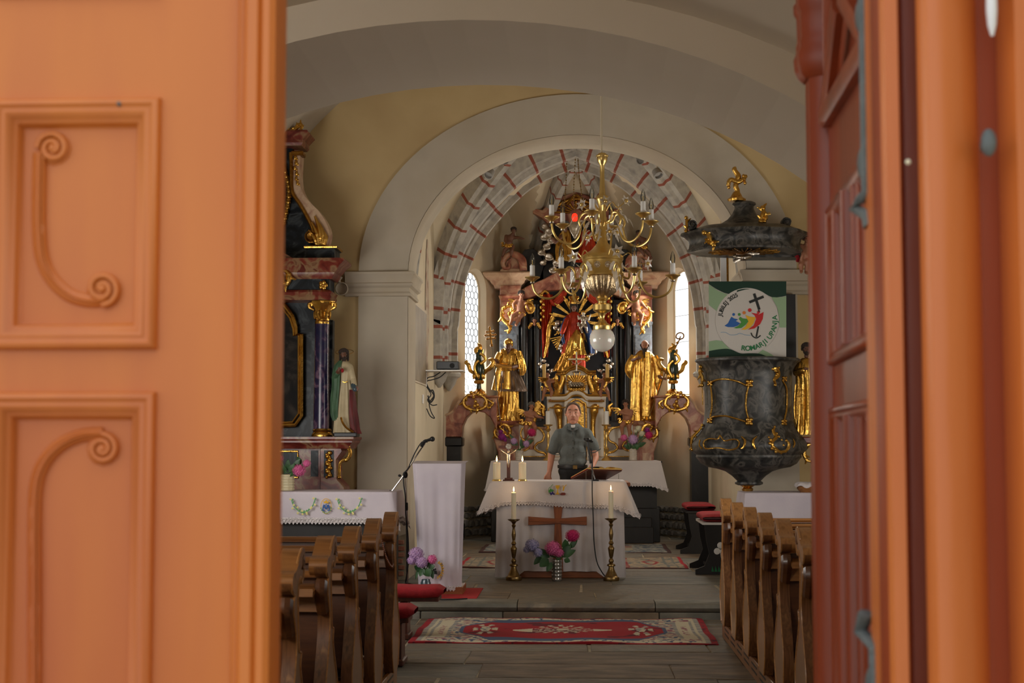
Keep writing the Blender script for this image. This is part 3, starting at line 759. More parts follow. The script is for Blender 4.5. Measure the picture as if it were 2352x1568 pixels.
# free edge with half column and capital
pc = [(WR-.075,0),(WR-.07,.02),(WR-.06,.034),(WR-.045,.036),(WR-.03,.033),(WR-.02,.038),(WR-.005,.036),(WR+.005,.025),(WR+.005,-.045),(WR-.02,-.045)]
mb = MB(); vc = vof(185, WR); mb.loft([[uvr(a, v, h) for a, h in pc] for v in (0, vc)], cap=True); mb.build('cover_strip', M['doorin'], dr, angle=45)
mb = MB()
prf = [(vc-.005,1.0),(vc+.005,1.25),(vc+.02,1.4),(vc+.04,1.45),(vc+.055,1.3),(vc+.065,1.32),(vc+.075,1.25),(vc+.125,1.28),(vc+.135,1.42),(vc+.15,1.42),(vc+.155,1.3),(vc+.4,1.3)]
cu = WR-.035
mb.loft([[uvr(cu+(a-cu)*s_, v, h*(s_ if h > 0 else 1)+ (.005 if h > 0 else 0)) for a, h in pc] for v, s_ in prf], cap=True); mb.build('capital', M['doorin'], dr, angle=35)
# iron espagnolette bars on the hinge stile
ui = uof(2029)
def ipt(px_, py_, h): u = uof(px_); return uvr(u, vof(py_, u), h)
mb = MB(); mb.tube([ipt(2028, -400, .02), ipt(2028, 100, .02), ipt(2028, 440, .02), ipt(2026, 460, .03), ipt(2020, 478, .036), ipt(2027, 495, .024), ipt(2028, 520, .02)], [.010,.010,.010,.008,.010,.009,.011], 8, flat=.7)
for y in (30, 375): mb.ell(ipt(2022, y, .022), (.010,.018,.026), 10, 6)
mb.build('espagnolette_bar', M['iron'], dr)
mb = MB(); mb.tube([ipt(2024, 1400, .03), ipt(2020, 1440, .036), ipt(2028, 1475, .022), ipt(2028, 1560, .02), ipt(2028, 2200, .02)], [.012,.010,.009,.010,.010], 8, flat=.7); mb.ell(ipt(2020, 1565, .022), (.01,.018,.03), 10, 6)
mb.build('espagnolette_bar', M['iron'], dr)
for y in (465, 1455): MB().ell(ipt(2030, y, .012), (.006,.006,.006), 8, 6).build('bolt_head', M['oldbrass'], dr)
# door frame on the right
X = lambda px, y=1.97: Xof(px, y)
mb = MB()
pr = [(X(2046),2.06),(X(2052),2.015),(X(2060),2.005),(X(2092),2.005),(X(2099),2.015),(X(2100,2.09),2.09),(X(2121,2.09),2.09),(X(2128),1.985),(X(2134),1.964),(X(2142),1.957),(X(2160),1.953),(X(2190),1.955),(X(2218),1.962),(X(2244),1.974),(X(2264),1.99),(X(2276),2.004),(X(2283),2.012),(X(2332),2.016),(X(2338),1.965),(X(2345),1.955),(X(2430),1.955),(X(2432),2.12),(X(2046),2.12)]
mb.loft([[(p[0],p[1],z) for p in pr] for z in (-.02, 2.97)], cap=True)
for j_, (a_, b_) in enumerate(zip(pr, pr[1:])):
    if (a_[1] > 2.012 and b_[1] > 2.012) or (a_[1] > 2.05) or a_ in pr[21:24] or a_[1] == 2.012: mb.m[j_] = 1  # recessed faces take the darker leaf colour, standing in for groove shade
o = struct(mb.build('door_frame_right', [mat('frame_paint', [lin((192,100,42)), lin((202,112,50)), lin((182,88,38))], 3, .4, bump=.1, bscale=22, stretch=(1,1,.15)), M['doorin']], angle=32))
mb = MB().box(-1.5, -1.33, 1.955, 2.12, -.02, 2.97, .01); struct(mb.build('door_frame_left', M['door']))
mb = MB().box(-1.5, X(2432), 1.955, 2.12, 2.93, 3.06, .01); struct(mb.build('door_frame_head', M['door']))
k_ = MB(); Y = 1.955; c = A(2263,333,Y)
k_.tube([c+Vector((.006,.02,0)), c+Vector((0,-.006,0))], [.008,.008], 10); k_.ell(c+Vector((0,-.016,0)), (.0105,.009,.0185), 14, 10); kn = k_.build('iron_knob', M['iron']); tag(kn, 'small grey iron knob on the orange frame right of the open door', 'knob')
mb = MB(); c = A(2272,-6,Y); mb.lathe([(.002,c.z-.055),(.006,c.z-.04),(.0075,c.z-.02),(.007,c.z),(.005,c.z+.01)], c.x, Y-.01, 12); hd = thing('bell_pull', (c.x, Y, c.z), 'white drop-shaped bell pull with an iron cap at the top of the right frame', 'bell pull')
mb.build('drop', M['candlew'], hd); MB().lathe([(.006,c.z+.004),(.012,c.z+.01),(.013,c.z+.03),(.004,c.z+.04)], c.x, Y-.006, 12).build('cap', M['iron'], hd)
MB().ell(A(2086,372,2.003), (.004,.003,.004), 10, 6).build('screw_head', M['wax'], o)
# ================================================================ PEWS
PE = [(.05,.13),(-.015,.24),(-.025,.38),(.03,.52),(.085,.64),(.10,.75),(.06,.83),(.035,.87),(.04,.915),(.065,.935),(.03,.945),(-.005,.965),(-.01,1.0),(.015,1.025),(.065,1.03),(.11,1.055),(.165,1.095),(.225,1.115),(.262,1.09),(.268,1.04),(.25,.995),(.215,.975),(.2,1.0),(.165,.985),(.14,.93),(.145,.85),(.162,.76),(.175,.70),(.222,.685),(.205,.635),(.245,.56),(.33,.44),(.365,.33),(.325,.22),(.29,.13)]
PES = cr(PE, 4)
TOPB = cr([(.03,.945),(-.005,.965),(-.01,1.0),(.015,1.025),(.065,1.03),(.11,1.055),(.165,1.095),(.225,1.115),(.262,1.09),(.262,1.05)], 3) + [(.235,1.05),(.2,1.05),(.14,1.01),(.08,.985),(.05,.955)]
def make_pew(s, first):
    root = thing('church_pew', (s*1.145, first, 0), '', 'pew', 'walnut pews left of the aisle' if s < 0 else 'walnut pews right of the aisle')
    root.local = False if False else None
    return root
def pew_mesh(s, y0):
    root = bpy.data.objects.new('church_pew', None); COL.objects.link(root); root.location = (s*1.145, y0, 0)
    X0 = s*1.145
    def end(xa, nm, cap=True):
        mb = MB(); t = .055
        pts = [(xa, y0+a, z) for a, z in PES]
        mb.prism(pts, (s*t, 0, 0)); mb.m[0] = mb.m[1] = 1; e = mb.build(nm, [M['pew'], M['pewside']], root, angle=35)
        if cap:
            m2 = MB(); m2.prism([(xa - s*.006, y0+a, z+.003) for a, z in TOPB], (s*.085, 0, 0)); m2.build('scroll_cap', M['pewx'] if s<0 else M['pewl'], e, angle=35)
            m3 = MB(); m3.tube([(xa, y0+a+(.006 if a < .12 else -.006), z) for a, z in PES[:-1]], .0055, 6); m3.build('edge_bead', M['pewl'], e)
            m4 = MB(); m4.tube([(xa-s*.004, y0+.225+r*.028*math.cos(b), 1.055+r*.032*math.sin(b)) for r, b in [(1-.75*i/14, PI/2+3*PI*i/14) for i in range(15)]], .005, 6); m4.build('carved_volute', M['pew'], e)
            m5 = MB(); m5.tube([(xa+s*.03, y0+a-.004, z) for a, z in cr([(.085,.78),(.05,.84),(.03,.88),(.045,.92)],3)], .03, 8); m5.build('rear_roll', M['pewd'], e)
        return e
    end(X0, 'end_panel'); end(X0 + s*2.0, 'end_panel', False)
    xa, xb = X0 + s*.05, X0 + s*2.0
    def pl(nm, pts, m):
        mb = MB(); mb.prism([(xa, y0+a, z) for a, z in pts], (xb-xa, 0, 0)); return mb.build(nm, m, root, flat=True)
    pl('backrest', [(.085,.40),(.105,.40),(.135,.93),(.115,.93)], M['pewd'])
    pl('top_rail', [(.07,.935),(.17,.935),(.175,.95),(.16,.965),(.08,.965),(.065,.95)], M['pewx'])
    pl('book_ledge', [(-.05,.86),(.11,.885),(.11,.905),(-.05,.88),(-.06,.895),(-.065,.86)], M['pewx'])
    pl('back_rail', [(.055,.78),(.10,.78),(.11,.86),(.065,.86)], M['pewx'])
    pl('seat', [(.11,.41),(.46,.435),(.47,.45),(.46,.465),(.11,.44)], M['pewx'])
    pl('seat_apron', [(.42,.30),(.44,.30),(.44,.43),(.42,.43)], M['pewd'])
    pl('kneeling_board', [(-.20,.20),(-.06,.20),(-.06,.225),(-.20,.225)], M['pewx'])
    pl('foot_rail', [(.28,.15),(.33,.15),(.33,.19),(.28,.19)], M['pewd'])
    return root
names = ['front', 'second', 'third', 'fourth', 'fifth', 'sixth', 'seventh']
for s, yf, n_, side in ((-1, 9.48, 6, 'left'), (1, 11.94, 7, 'right')):
    p0 = pew_mesh(s, yf-.25)
    for k_ in range(n_):
        p = p0 if k_ == 0 else copytree(p0)
        p.location.y = yf-.25 - .82*k_
        tag(p, '%s walnut pew of the %s block, counted from the altar, with scrolled end' % (names[k_], side), 'pew', 'walnut pews with scrolled ends')
    # low platform with a slotted kerb plank
    ye = yf + .17; y1 = yf - .82*n_ - .3
    pf = thing('pew_platform', (s*1.2, ye, 0), 'low wooden platform with slotted kerb under the %s pews' % side, 'platform')
    MB().box(s*1.19, s*3.3, y1, ye-.02, 0, .125).build('deck', M['pewd'], pf)
    kb = MB().box(s*1.165, s*1.19, y1, ye, 0, .127, .004).build('kerb_plank', M['pewx'] if s < 0 else M['pew'], pf)
    y = ye - .5
    while y > ye-3.2:
        for z in (.045, .085): MB().box(s*1.1648, s*1.1640, y, y+.3, z, z+.014).build('vent_slot', M['blackp'], kb, flat=True)
        y -= .45
    MB().box(s*1.165, s*1.2, ye-.05, ye+.004, .10, .129, .004).build('corner_block', M['pewx'], pf)
# beads hanging on the front left pew
mb = MB(); a, b = A(878,1232,9.2), A(901,1300,9.3)
pts = cr([tuple(A(876,1228,9.25)), tuple(A(880,1255,9.2)), tuple(A(888,1282,9.2)), tuple(A(899,1301,9.25)), tuple(A(903,1292,9.3))], 7)
for p in pts: mb.ell(p, .006, 6, 4)
tag(mb.build('rosary', M['wood']), 'string of wooden rosary beads hanging on the front left pew end', 'rosary')
# ================================================================ RED UPHOLSTERED STOOLS
def red_bench(y, xr, label):
    r = thing('padded_bench', (xr-.8, y, 0), label, 'bench', 'red velvet benches before the left pews')
    mb = MB(); 
    def cush(u, v):
        a = 2*PI*u; x = (xr-1.55) + 1.55*v; e = min(v*1.55, (1-v)*1.55)/.06; q = min(1, e)**.5 if e < 1 else 1
        return (x, y + .17*math.copysign(abs(math.cos(a))**.55, math.cos(a))*(.8+.2*q), .375 + .048*math.copysign(abs(math.sin(a))**.55, math.sin(a))*(.3+.7*q) + .004*math.sin(x*11))
    mb.grid(cush, 20, 30); mb.build('cushion', M['red'], r, angle=60)
    MB().box(xr-1.53, xr-.04, y-.13, y+.13, .30, .335, .004).build('seat_board', M['mahog'], r)
    for xx in ((xr-.12) if y < 11 else (xr-.32), xr-1.4):
        l = MB().box(xx-.03, xx+.03, y-.11, y+.11, .04, .30, .004).build('leg', M['mahog'], r)
        MB().box(xx-.045, xx+.045, y-.14, y+.14, 0, .045, .008).build('foot', M['mahog'], l)
red_bench(10.55, -1.14, 'nearer low red velvet bench just ahead of the left pews')
red_bench(11.95, -1.06, 'farther low red velvet bench beside the ambo')
# ================================================================ RUGS
def rug(name, label, x0, x1, y0, y1, z, fn, nu=150, nv=90, wave=.004, group=None):
    mb = MB()
    cols = []
    def P(u, v):
        w_ = wave*(math.sin(u*23+v*5)+math.sin(v*17-u*9))
        return (x0+(x1-x0)*u + .006*math.sin(v*9), y0+(y1-y0)*v + .008*math.sin(u*14), z+.012+max(w_, -.008))
    mb.grid(P, nu, nv)
    for j in range(nv+1):
        for i in range(nu+1): cols.append(fn(i/nu, j/nv))
    n0 = len(mb.v)
    ring = [P(i/nu, 0) for i in range(nu+1)] + [P(1, j/nv) for j in range(1, nv+1)] + [P(i/nu, 1) for i in range(nu-1, -1, -1)] + [P(0, j/nv) for j in range(nv-1, 0, -1)]
    mb.loft([ring, [(p[0], p[1], z) for p in ring]])
    rc = [fn(i/nu, 0) for i in range(nu+1)] + [fn(1, j/nv) for j in range(1, nv+1)] + [fn(i/nu, 1) for i in range(nu-1, -1, -1)] + [fn(0, j/nv) for j in range(nv-1, 0, -1)]
    cols += rc + rc; mb.c = cols
    return tag(mb.build(name, M['rugm'], angle=60), label, 'rug', group)
M['rugm'] = vcmat('rug_pile', .95, .3, 400)
CR_, CC, CB, CP, CD = lin((150,10,26)), lin((196,184,156)), lin((70,84,110)), lin((146,90,100)), lin((96,10,30))
def nz(u, v, s): return mnoise.noise(Vector((u*s, v*s, 3.7)))
def main_rug(u, v):
    U, V = (u-.5)*2, (v-.5)*2; au, av = abs(U), abs(V)
    if au > .955 or av > .94: return CR_ if nz(u, v, 40) > -.3 else CD
    if au > .925: return CB if (int(v*60) % 2) else CC
    if au > .90: return CC
    if av > .82 and au < .9: return CB if nz(u*3, v, 30) > .22 else CC
    if au > .76: 
        if av > .72: return CP if nz(u, v, 60) > .05 else CC
        if au > .885 or au < .79: return CB if (int(v*44) % 2) else CC
        if abs(au-.835) < .02 and av < .35 and nz(u, v, 90) > .05: return CP
        return CC
    # field : octagon
    oc = au*1.0 + max(0, av-.2)*.36
    if oc < .68 and av < .64 and (au < .60 or av < .42):
        r = math.hypot(U/.21, V/.34); th = math.atan2(V/.34, U/.21)
        if r < .22: return CC
        if .30 < r < .36 or (.42 < r < .62 and math.sin(10*th) > -.1) or (.70 < r < .78 and math.sin(16*th) > -.6) or (.82 < r < 1.0 and math.sin(16*th) > .35): return CC if nz(u, v, 80) > -.25 else CP
        if .21 < au < .34 and av < .10*(1-(au-.21)/.14) + .03: return CC
        fx, fy = (au-.535)/.085, V/.42
        fr = math.hypot(fx, fy); ft = math.atan2(fy, fx)
        if fr < 1 and (math.sin(6*ft+2) > .1 or fr < .4) and not (.45 < fr < .55): return CC if nz(u, v, 80) > -.3 else CB
        return CR_ if nz(u, v, 9) > -.32 else CD
    if oc < .71: return CB
    n_ = nz(u, v, 42); return CB if n_ > .18 else (CP if n_ < -.22 else CC)
rug('oriental_rug', 'red and cream oriental rug in the aisle before the altar step', -1.32, 1.09, 11.62, 13.24, 0, main_rug, 300, 130)
BR1, BR2 = lin((150,130,104)), lin((96,96,90))
def back_rug(u, v):
    au, av = abs(u-.5)*2, abs(v-.5)*2
    if au > .965: return CR_
    if av > .93: return lin((90,50,40))
    if .82 < au < .84 or .90 < au < .92: return BR2
    if .62 < au < .78 and av < .6 and abs((au-.70)/.08)+av/.6 < 1 and abs((au-.70)/.08)+av/.6 > .62: return lin((130,30,34))
    if au < .5: return lin((120,30,34)) if nz(u, v, 14) > -.1 else BR1
    return BR1 if nz(u, v, 40) > -.1 else BR2
def back_rug2(u, v):
    au, av = abs(u-.5)*2, abs(v-.5)*2
    if au > .96 or av > .94: return lin((70,40,38))
    if au < .62 and av < .6: return lin((120,34,40)) if nz(u, v, 12) > 0 else lin((150,140,120))
    return lin((150,146,134)) if nz(u, v, 38) > -.05 else lin((74,86,100))
rug('oriental_rug', 'wide brown striped rug on the floor behind the front altar', -1.36, 1.26, 16.95, 18.5, PZ, back_rug, 160, 70)
rug('oriental_rug', 'grey and blue patterned rug before the high altar steps', -1.28, 1.22, 19.35, 20.9, PZ, back_rug2, 160, 60)
# small red carpet under the ambo
o = MB().box(-1.52, Xof(1100, 13.9), 13.62, 14.55, PZ, PZ+.008).build('red_carpet', M['redc']); tag(o, 'small plain red carpet under the draped ambo', 'carpet')
# ================================================================ CLOTHS
def drape(name, m, cx, cy, hx, hy, zt, drop, flare=.03, cdrop=.0, waves=9, amp=.012, lace=.0, parent=None, seed=0, cf=.06, scallop=.05, nring=160, front=None, zmin=None):
    "cloth over a rectangular top: ring of folds hanging down. drop may be a function of angle position"
    rnd = random.Random(seed); per = []
    n = nring
    L = [2*hx, 2*hy, 2*hx, 2*hy]; tot = sum(L); r = .012
    for i in range(n):
        s = tot*i/n; k = 0
        while s > L[k]: s -= L[k]; k += 1
        t = s/L[k]
        p = [(-hx+2*hx*t, -hy), (hx, -hy+2*hy*t), (hx-2*hx*t, hy), (-hx, hy-2*hy*t)][k]
        nn = [(0,-1), (1,0), (0,1), (-1,0)][k]
        dc = min(s, L[k]-s); per.append((p, nn, dc, k, s))
    def P(i, w):
        p, nn, dc, k, s = per[i % n]
        corner = max(0, 1-dc/.16)**1.5
        d = drop*(1 + corner*cdrop) if not callable(drop) else drop(p, k)*(1+corner*cdrop)
        z = zt - d*w
        sx, sy = (1 if p[0] > 0 else -1), (1 if p[1] > 0 else -1)
        fl = flare*w + amp*w**.7*math.sin(s*waves*2*PI/1.0 + k*2 + 1.3*math.sin(s*7+seed)) + amp*.6*w*math.sin(s*waves*3.7+seed)
        ox, oy = nn[0]*fl + corner*cf*w*sx*.9, nn[1]*fl + corner*cf*w*sy*.5
        return (cx+p[0]+ox, cy+p[1]+oy, z)
    mb = MB(); nw = 14; wl = 1 - lace
    rings = [[P(i, w*wl) for i in range(n)] for w in [j/nw for j in range(nw+1)]]
    top = [[(cx+per[i][0][0]*f, cy+per[i][0][1]*f, zt+.004) for i in range(n)] for f in (0.01, .5, .985)]
    mb.loft(top + rings); o = mb.build(name, m, parent, angle=60)
    if lace:
        ml = MB(); N = n*4
        def Q(j, w):
            i = j/4; a, b = P(int(i), w), P(int(i)+1, w); f = i-int(i); return tuple(x*(1-f)+y*f for x, y in zip(a, b))
        sc = max(2, int(tot/scallop)); 
        ml.loft([[Q(j, wl + (w-wl)*(1 if w < 1 else 1 - .30*abs(math.cos(PI*sc*j/N))) if w > wl else wl) for j in range(N)] for w in (wl, wl+(1-wl)*.5, 1)])
        ml.build('lace_border', M['lace'], o, angle=60)
        mr = MB()
        for q in range(int(sc*1.0)):
            j = q/sc*N; c = Vector(Q(int(j), wl+(1-wl)*.42)); c2 = Vector(Q(int(j)+3, wl+(1-wl)*.42)); d = (c2-c).normalized()
            R_ = drop(per[0][0], 0)*lace*.24 if callable(drop) else drop*lace*.24
            out = d.cross(Vector((0,0,1)))
            mr.tube([c + out*.004 + d*R_*math.cos(a*PI/4) + Vector((0,0,R_*math.sin(a*PI/4))) for a in range(8)], R_*.22, 4, closed=True)
        tag(mr.build('lace_rings', M['cloth'], o), kind='stuff')
    return o
# ================================================================ FRONT ALTAR
AY = 15.75
ax0, ax1 = Xof(1140, AY), Xof(1432, AY); acx = (ax0+ax1)/2; zt = Zof(1106, AY)
alt = thing('front_altar', (acx, AY+.4, PZ), 'front altar table with wooden base standing in the middle of the presbytery', 'altar')
MB().box(ax0-.07, ax1+.07, AY, AY+.78, zt-.05, zt-.006, .006).build('table_top', M['wood'], alt)
MB().box(ax0+.08, ax1-.08, AY+.1, AY+.7, PZ+.10, zt-.05).build('body', M['wood'], alt)
MB().box(ax0+.22, ax1-.12, AY+.0, AY+.74, PZ, Zof(1312, AY), .006).build('plinth', M['wood'], alt)
cr_ = MB()
Yc = AY+.0
cv = [(1264,1160),(1292,1160),(1292,1187),(1348,1186),(1348,1206),(1292,1206),(1293,1316),(1270,1316),(1269,1206),(1213,1206),(1213,1188),(1269,1187)]
def cross_arm(mb, pts, w0, w1, Y, d):
    pass
crm = MB(); 
crm.pprism([(1270,1150),(1294,1150),(1289,1196),(1294,1316),(1269,1316),(1274,1196)], AY-.07, .05, bev=.006)
uc = crm.build('upright', M['woodz'], None)
wc = thing('wooden_cross', (A(1281,1316,AY-.05).x, AY-.05, A(1281,1316,AY).z), 'brown wooden cross with flared arms on the front of the altar', 'cross')
uc.parent = wc; uc.location = uc.location - wc.location
a_ = MB(); a_.pprism([(1213,1186),(1278,1191),(1348,1186),(1348,1206),(1285,1203),(1213,1206)], AY-.078, .05, bev=.006); a_.build('crossbar', M['wood'], wc)
for pts in ([(1216,1196),(1277,1197)], [(1286,1197),(1345,1196)]):
    g_ = MB(); g_.ptube(pts, AY-.08, 1.4, n=5); g_.build('carved_ridge', M['wood'], wc)
# cloth hanging down the front
def ante(u, v):
    x0 = Xof(1141, AY) - .015*v*0; x1 = Xof(1432, AY)
    x = x0 + (x1-x0)*u; e = abs(u-.5)*2
    bot = Zof(1328 if e > .62 else 1316, AY) - .0 + (.02 if e < .62 else 0)*0
    k = max(0, min(1, (e-.55)/.12)); bot = Zof(1312, AY-.04)*(1-k) + (PZ+.01)*k
    z = (zt-.03)*(1-v) + bot*v
    f = .016*math.sin(u*34 + .8*math.sin(v*3)) + .010*math.sin(u*77+1) 
    return (x + .02*(v**2)*(u-.5)*2, AY-.025 + f*(.25+v)*.8 - .012*v, z)
mb = MB(); mb.grid(ante, 120, 24)
o = mb.build('altar_frontal', M['cloth'], angle=60); tag(o, 'long white cloth hanging in folds down the front of the altar', 'altar cloth')
DRP = (zt - Zof(1167, AY))
hx_ = (Xof(1437, AY) - Xof(1127, AY))/2; hcx = (Xof(1437, AY) + Xof(1127, AY))/2
def dfun(p, k):
    if k == 0: return DRP*(.99 - .08*math.exp(-((p[0]+.30)/.32)**2) + .05*(p[0]/hx_))
    return DRP*1.05
oc = drape('altar_cloth', M['cloth'], hcx, AY+.37, hx_, .42, zt, dfun, flare=.03, cdrop=.38, waves=1.4, amp=.010, lace=.20, seed=3, cf=.16, scallop=.032)
tag(oc, 'white altar cloth with embroidered chalice and lace hem on the front altar', 'altar cloth')
# embroidery: grapes, chalice and wheat
Y = AY-.105
def emb(parent, nm, m, shapes, Y, r=None):
    mb = MB()
    for sh in shapes:
        if sh[0] == 'l': mb.ptube(sh[1], Y, sh[2], k=4, n=5, flat=.35)
        elif sh[0] == 'd': mb.pell(sh[1], sh[2], Y, sh[3], sh[3], sh[3]*.3, n=10, m=5)
        elif sh[0] == 'p': mb.pprism(sh[1], Y-.001, .003)
    return mb.build(nm, m, parent)
emb(oc, 'embroidered_chalice', M['kyel'], [('p',[(1276,1114),(1286,1114),(1284,1121),(1282,1123),(1282,1130),(1285,1135),(1276,1135),(1279,1130),(1280,1123),(1277,1121)]), ('l',[(1276,1115),(1281,1118),(1286,1115)],.8)], Y)
emb(oc, 'embroidered_wheat', M['kyel'], [('l',[(1293,1127),(1296,1118),(1301,1113)],.9), ('l',[(1293,1127),(1294,1119),(1293,1114)],.9), ('l',[(1294,1127),(1296,1120),(1297,1116)],.8)], Y)
emb(oc, 'embroidered_bread', M['kbrn'], [('p',[(1286,1135),(1290,1131),(1297,1131),(1300,1134),(1297,1137),(1289,1137)])], Y)
emb(oc, 'embroidered_grapes', M['kpur'], [('d',1264+dx,1132+dy,2) for dx, dy in ((0,0),(3,1),(6,1),(2,3),(5,-2),(8,2))], Y)
emb(oc, 'embroidered_vine', M['kgrn'], [('p',[(1260,1127),(1264,1122),(1270,1124),(1273,1127),(1267,1129),(1262,1131)]), ('l',[(1266,1125),(1265,1118),(1270,1112)],.6), ('l',[(1261,1133),(1260,1124),(1263,1118)],.6)], Y)
# ---- candles on the altar
def flame_mb(x, y, z, s=1.0):
    mb = MB(); mb.lathe([(.0005,z),(.005*s,z+.008*s),(.0075*s,z+.018*s),(.0055*s,z+.032*s),(.0008,z+.055*s)], x, y, 10); return mb
def candle(px, pyt, pyb, wpx, Y, label, group, base=True, m='wax'):
    c = A(px, pyb, Y); r = S(wpx/2, Y); top = A(px, pyt, Y).z
    o = MB().lathe([(r*.9, c.z+(.012 if base else 0)),(r, c.z+.02),(r, top-.004),(r*.93, top),(r*.4, top-.004)], c.x, Y, 24)
    t = thing('candle', (c.x, Y, c.z), label, 'candle', group)
    o.build('wax_body', M[m], t); MB().tube([(c.x,Y,top-.006),(c.x,Y,top+.012)], .0015, 5).build('wick', M['wick'], t)
    flame_mb(c.x, Y, top+.008, 1.15).build('flame', M['flame'], t)
    if base: MB().lathe([(r*1.28,c.z),(r*1.3,c.z+.006),(r*1.18,c.z+.012),(r*1.12,c.z+.022),(r*1.04,c.z+.022)], c.x, Y, 24).build('brass_saucer', M['brass'], t)
    l = bpy.data.lights.new('candle_light', 'POINT'); l.energy = .55; l.color = (1, .66, .34); l.shadow_soft_size = .02
    lo = bpy.data.objects.new('candle_light', l); COL.objects.link(lo); lo.location = (c.x, Y, top+.05)
    return t
candle(1141, 1062, 1105, 17, AY+.1, 'thick lit candle left of the small crucifix on the altar', 'thick candles on the front altar')
candle(1200, 1062, 1105, 17, AY+.1, 'thick lit candle right of the small crucifix on the altar', 'thick candles on the front altar')
# ---- tall brass candlesticks
CS = [(18,1331),(19,1327),(18,1323),(15,1322),(13,1318),(11.5,1315),(9,1310),(7,1305),(6,1300),(10,1298),(9.5,1295),(4,1292),(6,1288),(5.5,1285),(3,1281),(4.5,1277),(7,1262),(7.5,1258),(5,1255),(3.5,1251),(6,1248),(5,1245),(3,1242),(3.5,1238),(5,1228),(4,1220),(2.6,1212),(4,1209),(5,1206),(3,1203),(5.5,1199),(9,1196),(12,1195),(12,1193),(5,1192)]
def candlestick(px, Y, dpx, label):
    c = A(px, 1331+dpx, Y); f = (c.z-PZ)
    zz = lambda y: A(px, y+dpx, Y).z - f*(y-1195)/136.0
    t = thing('brass_candlestick', (c.x, Y, PZ), label, 'candlestick', 'tall brass candlesticks before the altar')
    mb = MB().lathe([(S(r, Y), zz(y)) for r, y in CS], c.x, Y, 24); mb.build('turned_stem', M['oldbrass'], t, angle=50)
    MB().lathe([(S(8,Y), zz(1197)),(S(12.5,Y), zz(1194)),(S(13.5,Y), zz(1192)),(S(9,Y), zz(1194))], c.x, Y, 16, flute=.06, fn=8).build('drip_pan', M['oldbrass'], t)
    for k in range(3):
        a = PI/2+2*PI*k/3; MB().ell((c.x+S(15,Y)*math.cos(a), Y+S(15,Y)*math.sin(a), PZ+.012), .014, 10, 6).build('foot', M['oldbrass'], t)
    cz = zz(1192)
    k = thing('candle', (c.x, Y, cz), label.replace('aged brass candlestick', 'slim lit ivory candle in the brass candlestick'), 'candle', 'slim candles before the altar')
    r = S(5.5, Y); top = zz(1131)
    MB().lathe([(r, cz),(r, top-.003),(r*.8, top),(r*.3, top-.003)], c.x, Y, 20).build('wax_body', M['wax'], k)
    MB().tube([(c.x,Y,top-.004),(c.x,Y,top+.010)], .0014, 5).build('wick', M['wick'], k); flame_mb(c.x, Y, top+.006, .95).build('flame', M['flame'], k)
    l = bpy.data.lights.new('candle_light', 'POINT'); l.energy = .4; l.color = (1, .66, .34); l.shadow_soft_size = .02
    lo = bpy.data.objects.new('candle_light', l); COL.objects.link(lo); lo.location = (c.x, Y, top+.05)
candlestick(1180, AY-.28, 0, 'tall aged brass candlestick on the left before the altar')
candlestick(1404, AY-.28, -2, 'tall aged brass candlestick on the right before the altar')
# ---- small crucifix on the altar
def corpus(px, py, Y, h, m):
    "crucified figure, py = head, h = px height"
    s = h/52.0; mb = MB(); P = lambda x, y, d=0: (px+x*s, py+y*s, -d*s*Y/F)
    mb.pell(px, py, Y, 4*s, 5*s, dy=-4*s*Y/F); 
    for a, ra, b, rb in (((0,4,3),2,(0,10,3),5),((0,10,3),5.5,(0,22,4),4.2),((0,22,4),4.5,(1,30,4),3.5),((-4,8,3),2.4,(-13,3,2),1.8),((-13,3,2),1.8,(-23,-4,1),1.4),((4,8,3),2.4,(13,3,2),1.8),((13,3,2),1.8,(23,-4,1),1.4),((-1,26,4),3.2,(-2,38,6),2.4),((2,26,4),3.2,(1,38,6),2.4),((-2,38,6),2.4,(0,50,2),1.6),((1,38,6),2.4,(0,50,2),1.6)):
        mb.pcap(P(*a), ra*s, P(*b), rb*s, Y)
    mb.pell(px-23*s, py-5*s, Y, 2*s, 2.2*s, dy=-.5*s*Y/F); mb.pell(px+23*s, py-5*s, Y, 2*s, 2.2*s, dy=-.5*s*Y/F)
    return mb
Y = AY+.12; c = A(1168, 1105, Y)
t = thing('altar_crucifix', (c.x, Y, c.z), 'small dark wooden crucifix with silver figure standing between two thick candles', 'crucifix')
mb = MB(); mb.pbox(1164, 1172, 1006, 1100, Y, .02, bev=.002); mb.build('upright', M['mahog'], t)
mb = MB(); mb.pbox(1145, 1190, 1023, 1031, Y-.003, .02, bev=.002); mb.build('crossbar', M['mahog'], t)
for nm, a in (('base_step', (1155,1181,1101,1105)), ('base_step', (1159,1177,1097,1101))): MB().pbox(a[0],a[1],a[2],a[3], Y-.03, .08, bev=.003).build(nm, M['mahog'], t)
corpus(1168, 1036, Y-.02, 38, None).fuse('figure', M['silver'], t, .0035, 2)
mb = MB(); v = A(1168, 1025, Y-.012); mb.lathe([(.03,-.004),(.03,.004)], 0, 0, 20); mb.v = [Vector((v.x+p.x, v.y+p.z, v.z+p.y)) for p in mb.v]; md = mb.build('medallion', M['silver'], t)
mb = MB(); mb.tube([(v.x+.024*math.cos(a*PI/8), v.y-.006, v.z+.024*math.sin(a*PI/8)) for a in range(16)], .0018, 5, closed=True)
for q in ((-.016,0,.016,0),(0,-.016,0,.016)): mb.tube([(v.x+q[0], v.y-.006, v.z+q[1]), (v.x+q[2], v.y-.006, v.z+q[3])], .002, 5)
mb.build('medallion_relief', M['oldbrass'], md)
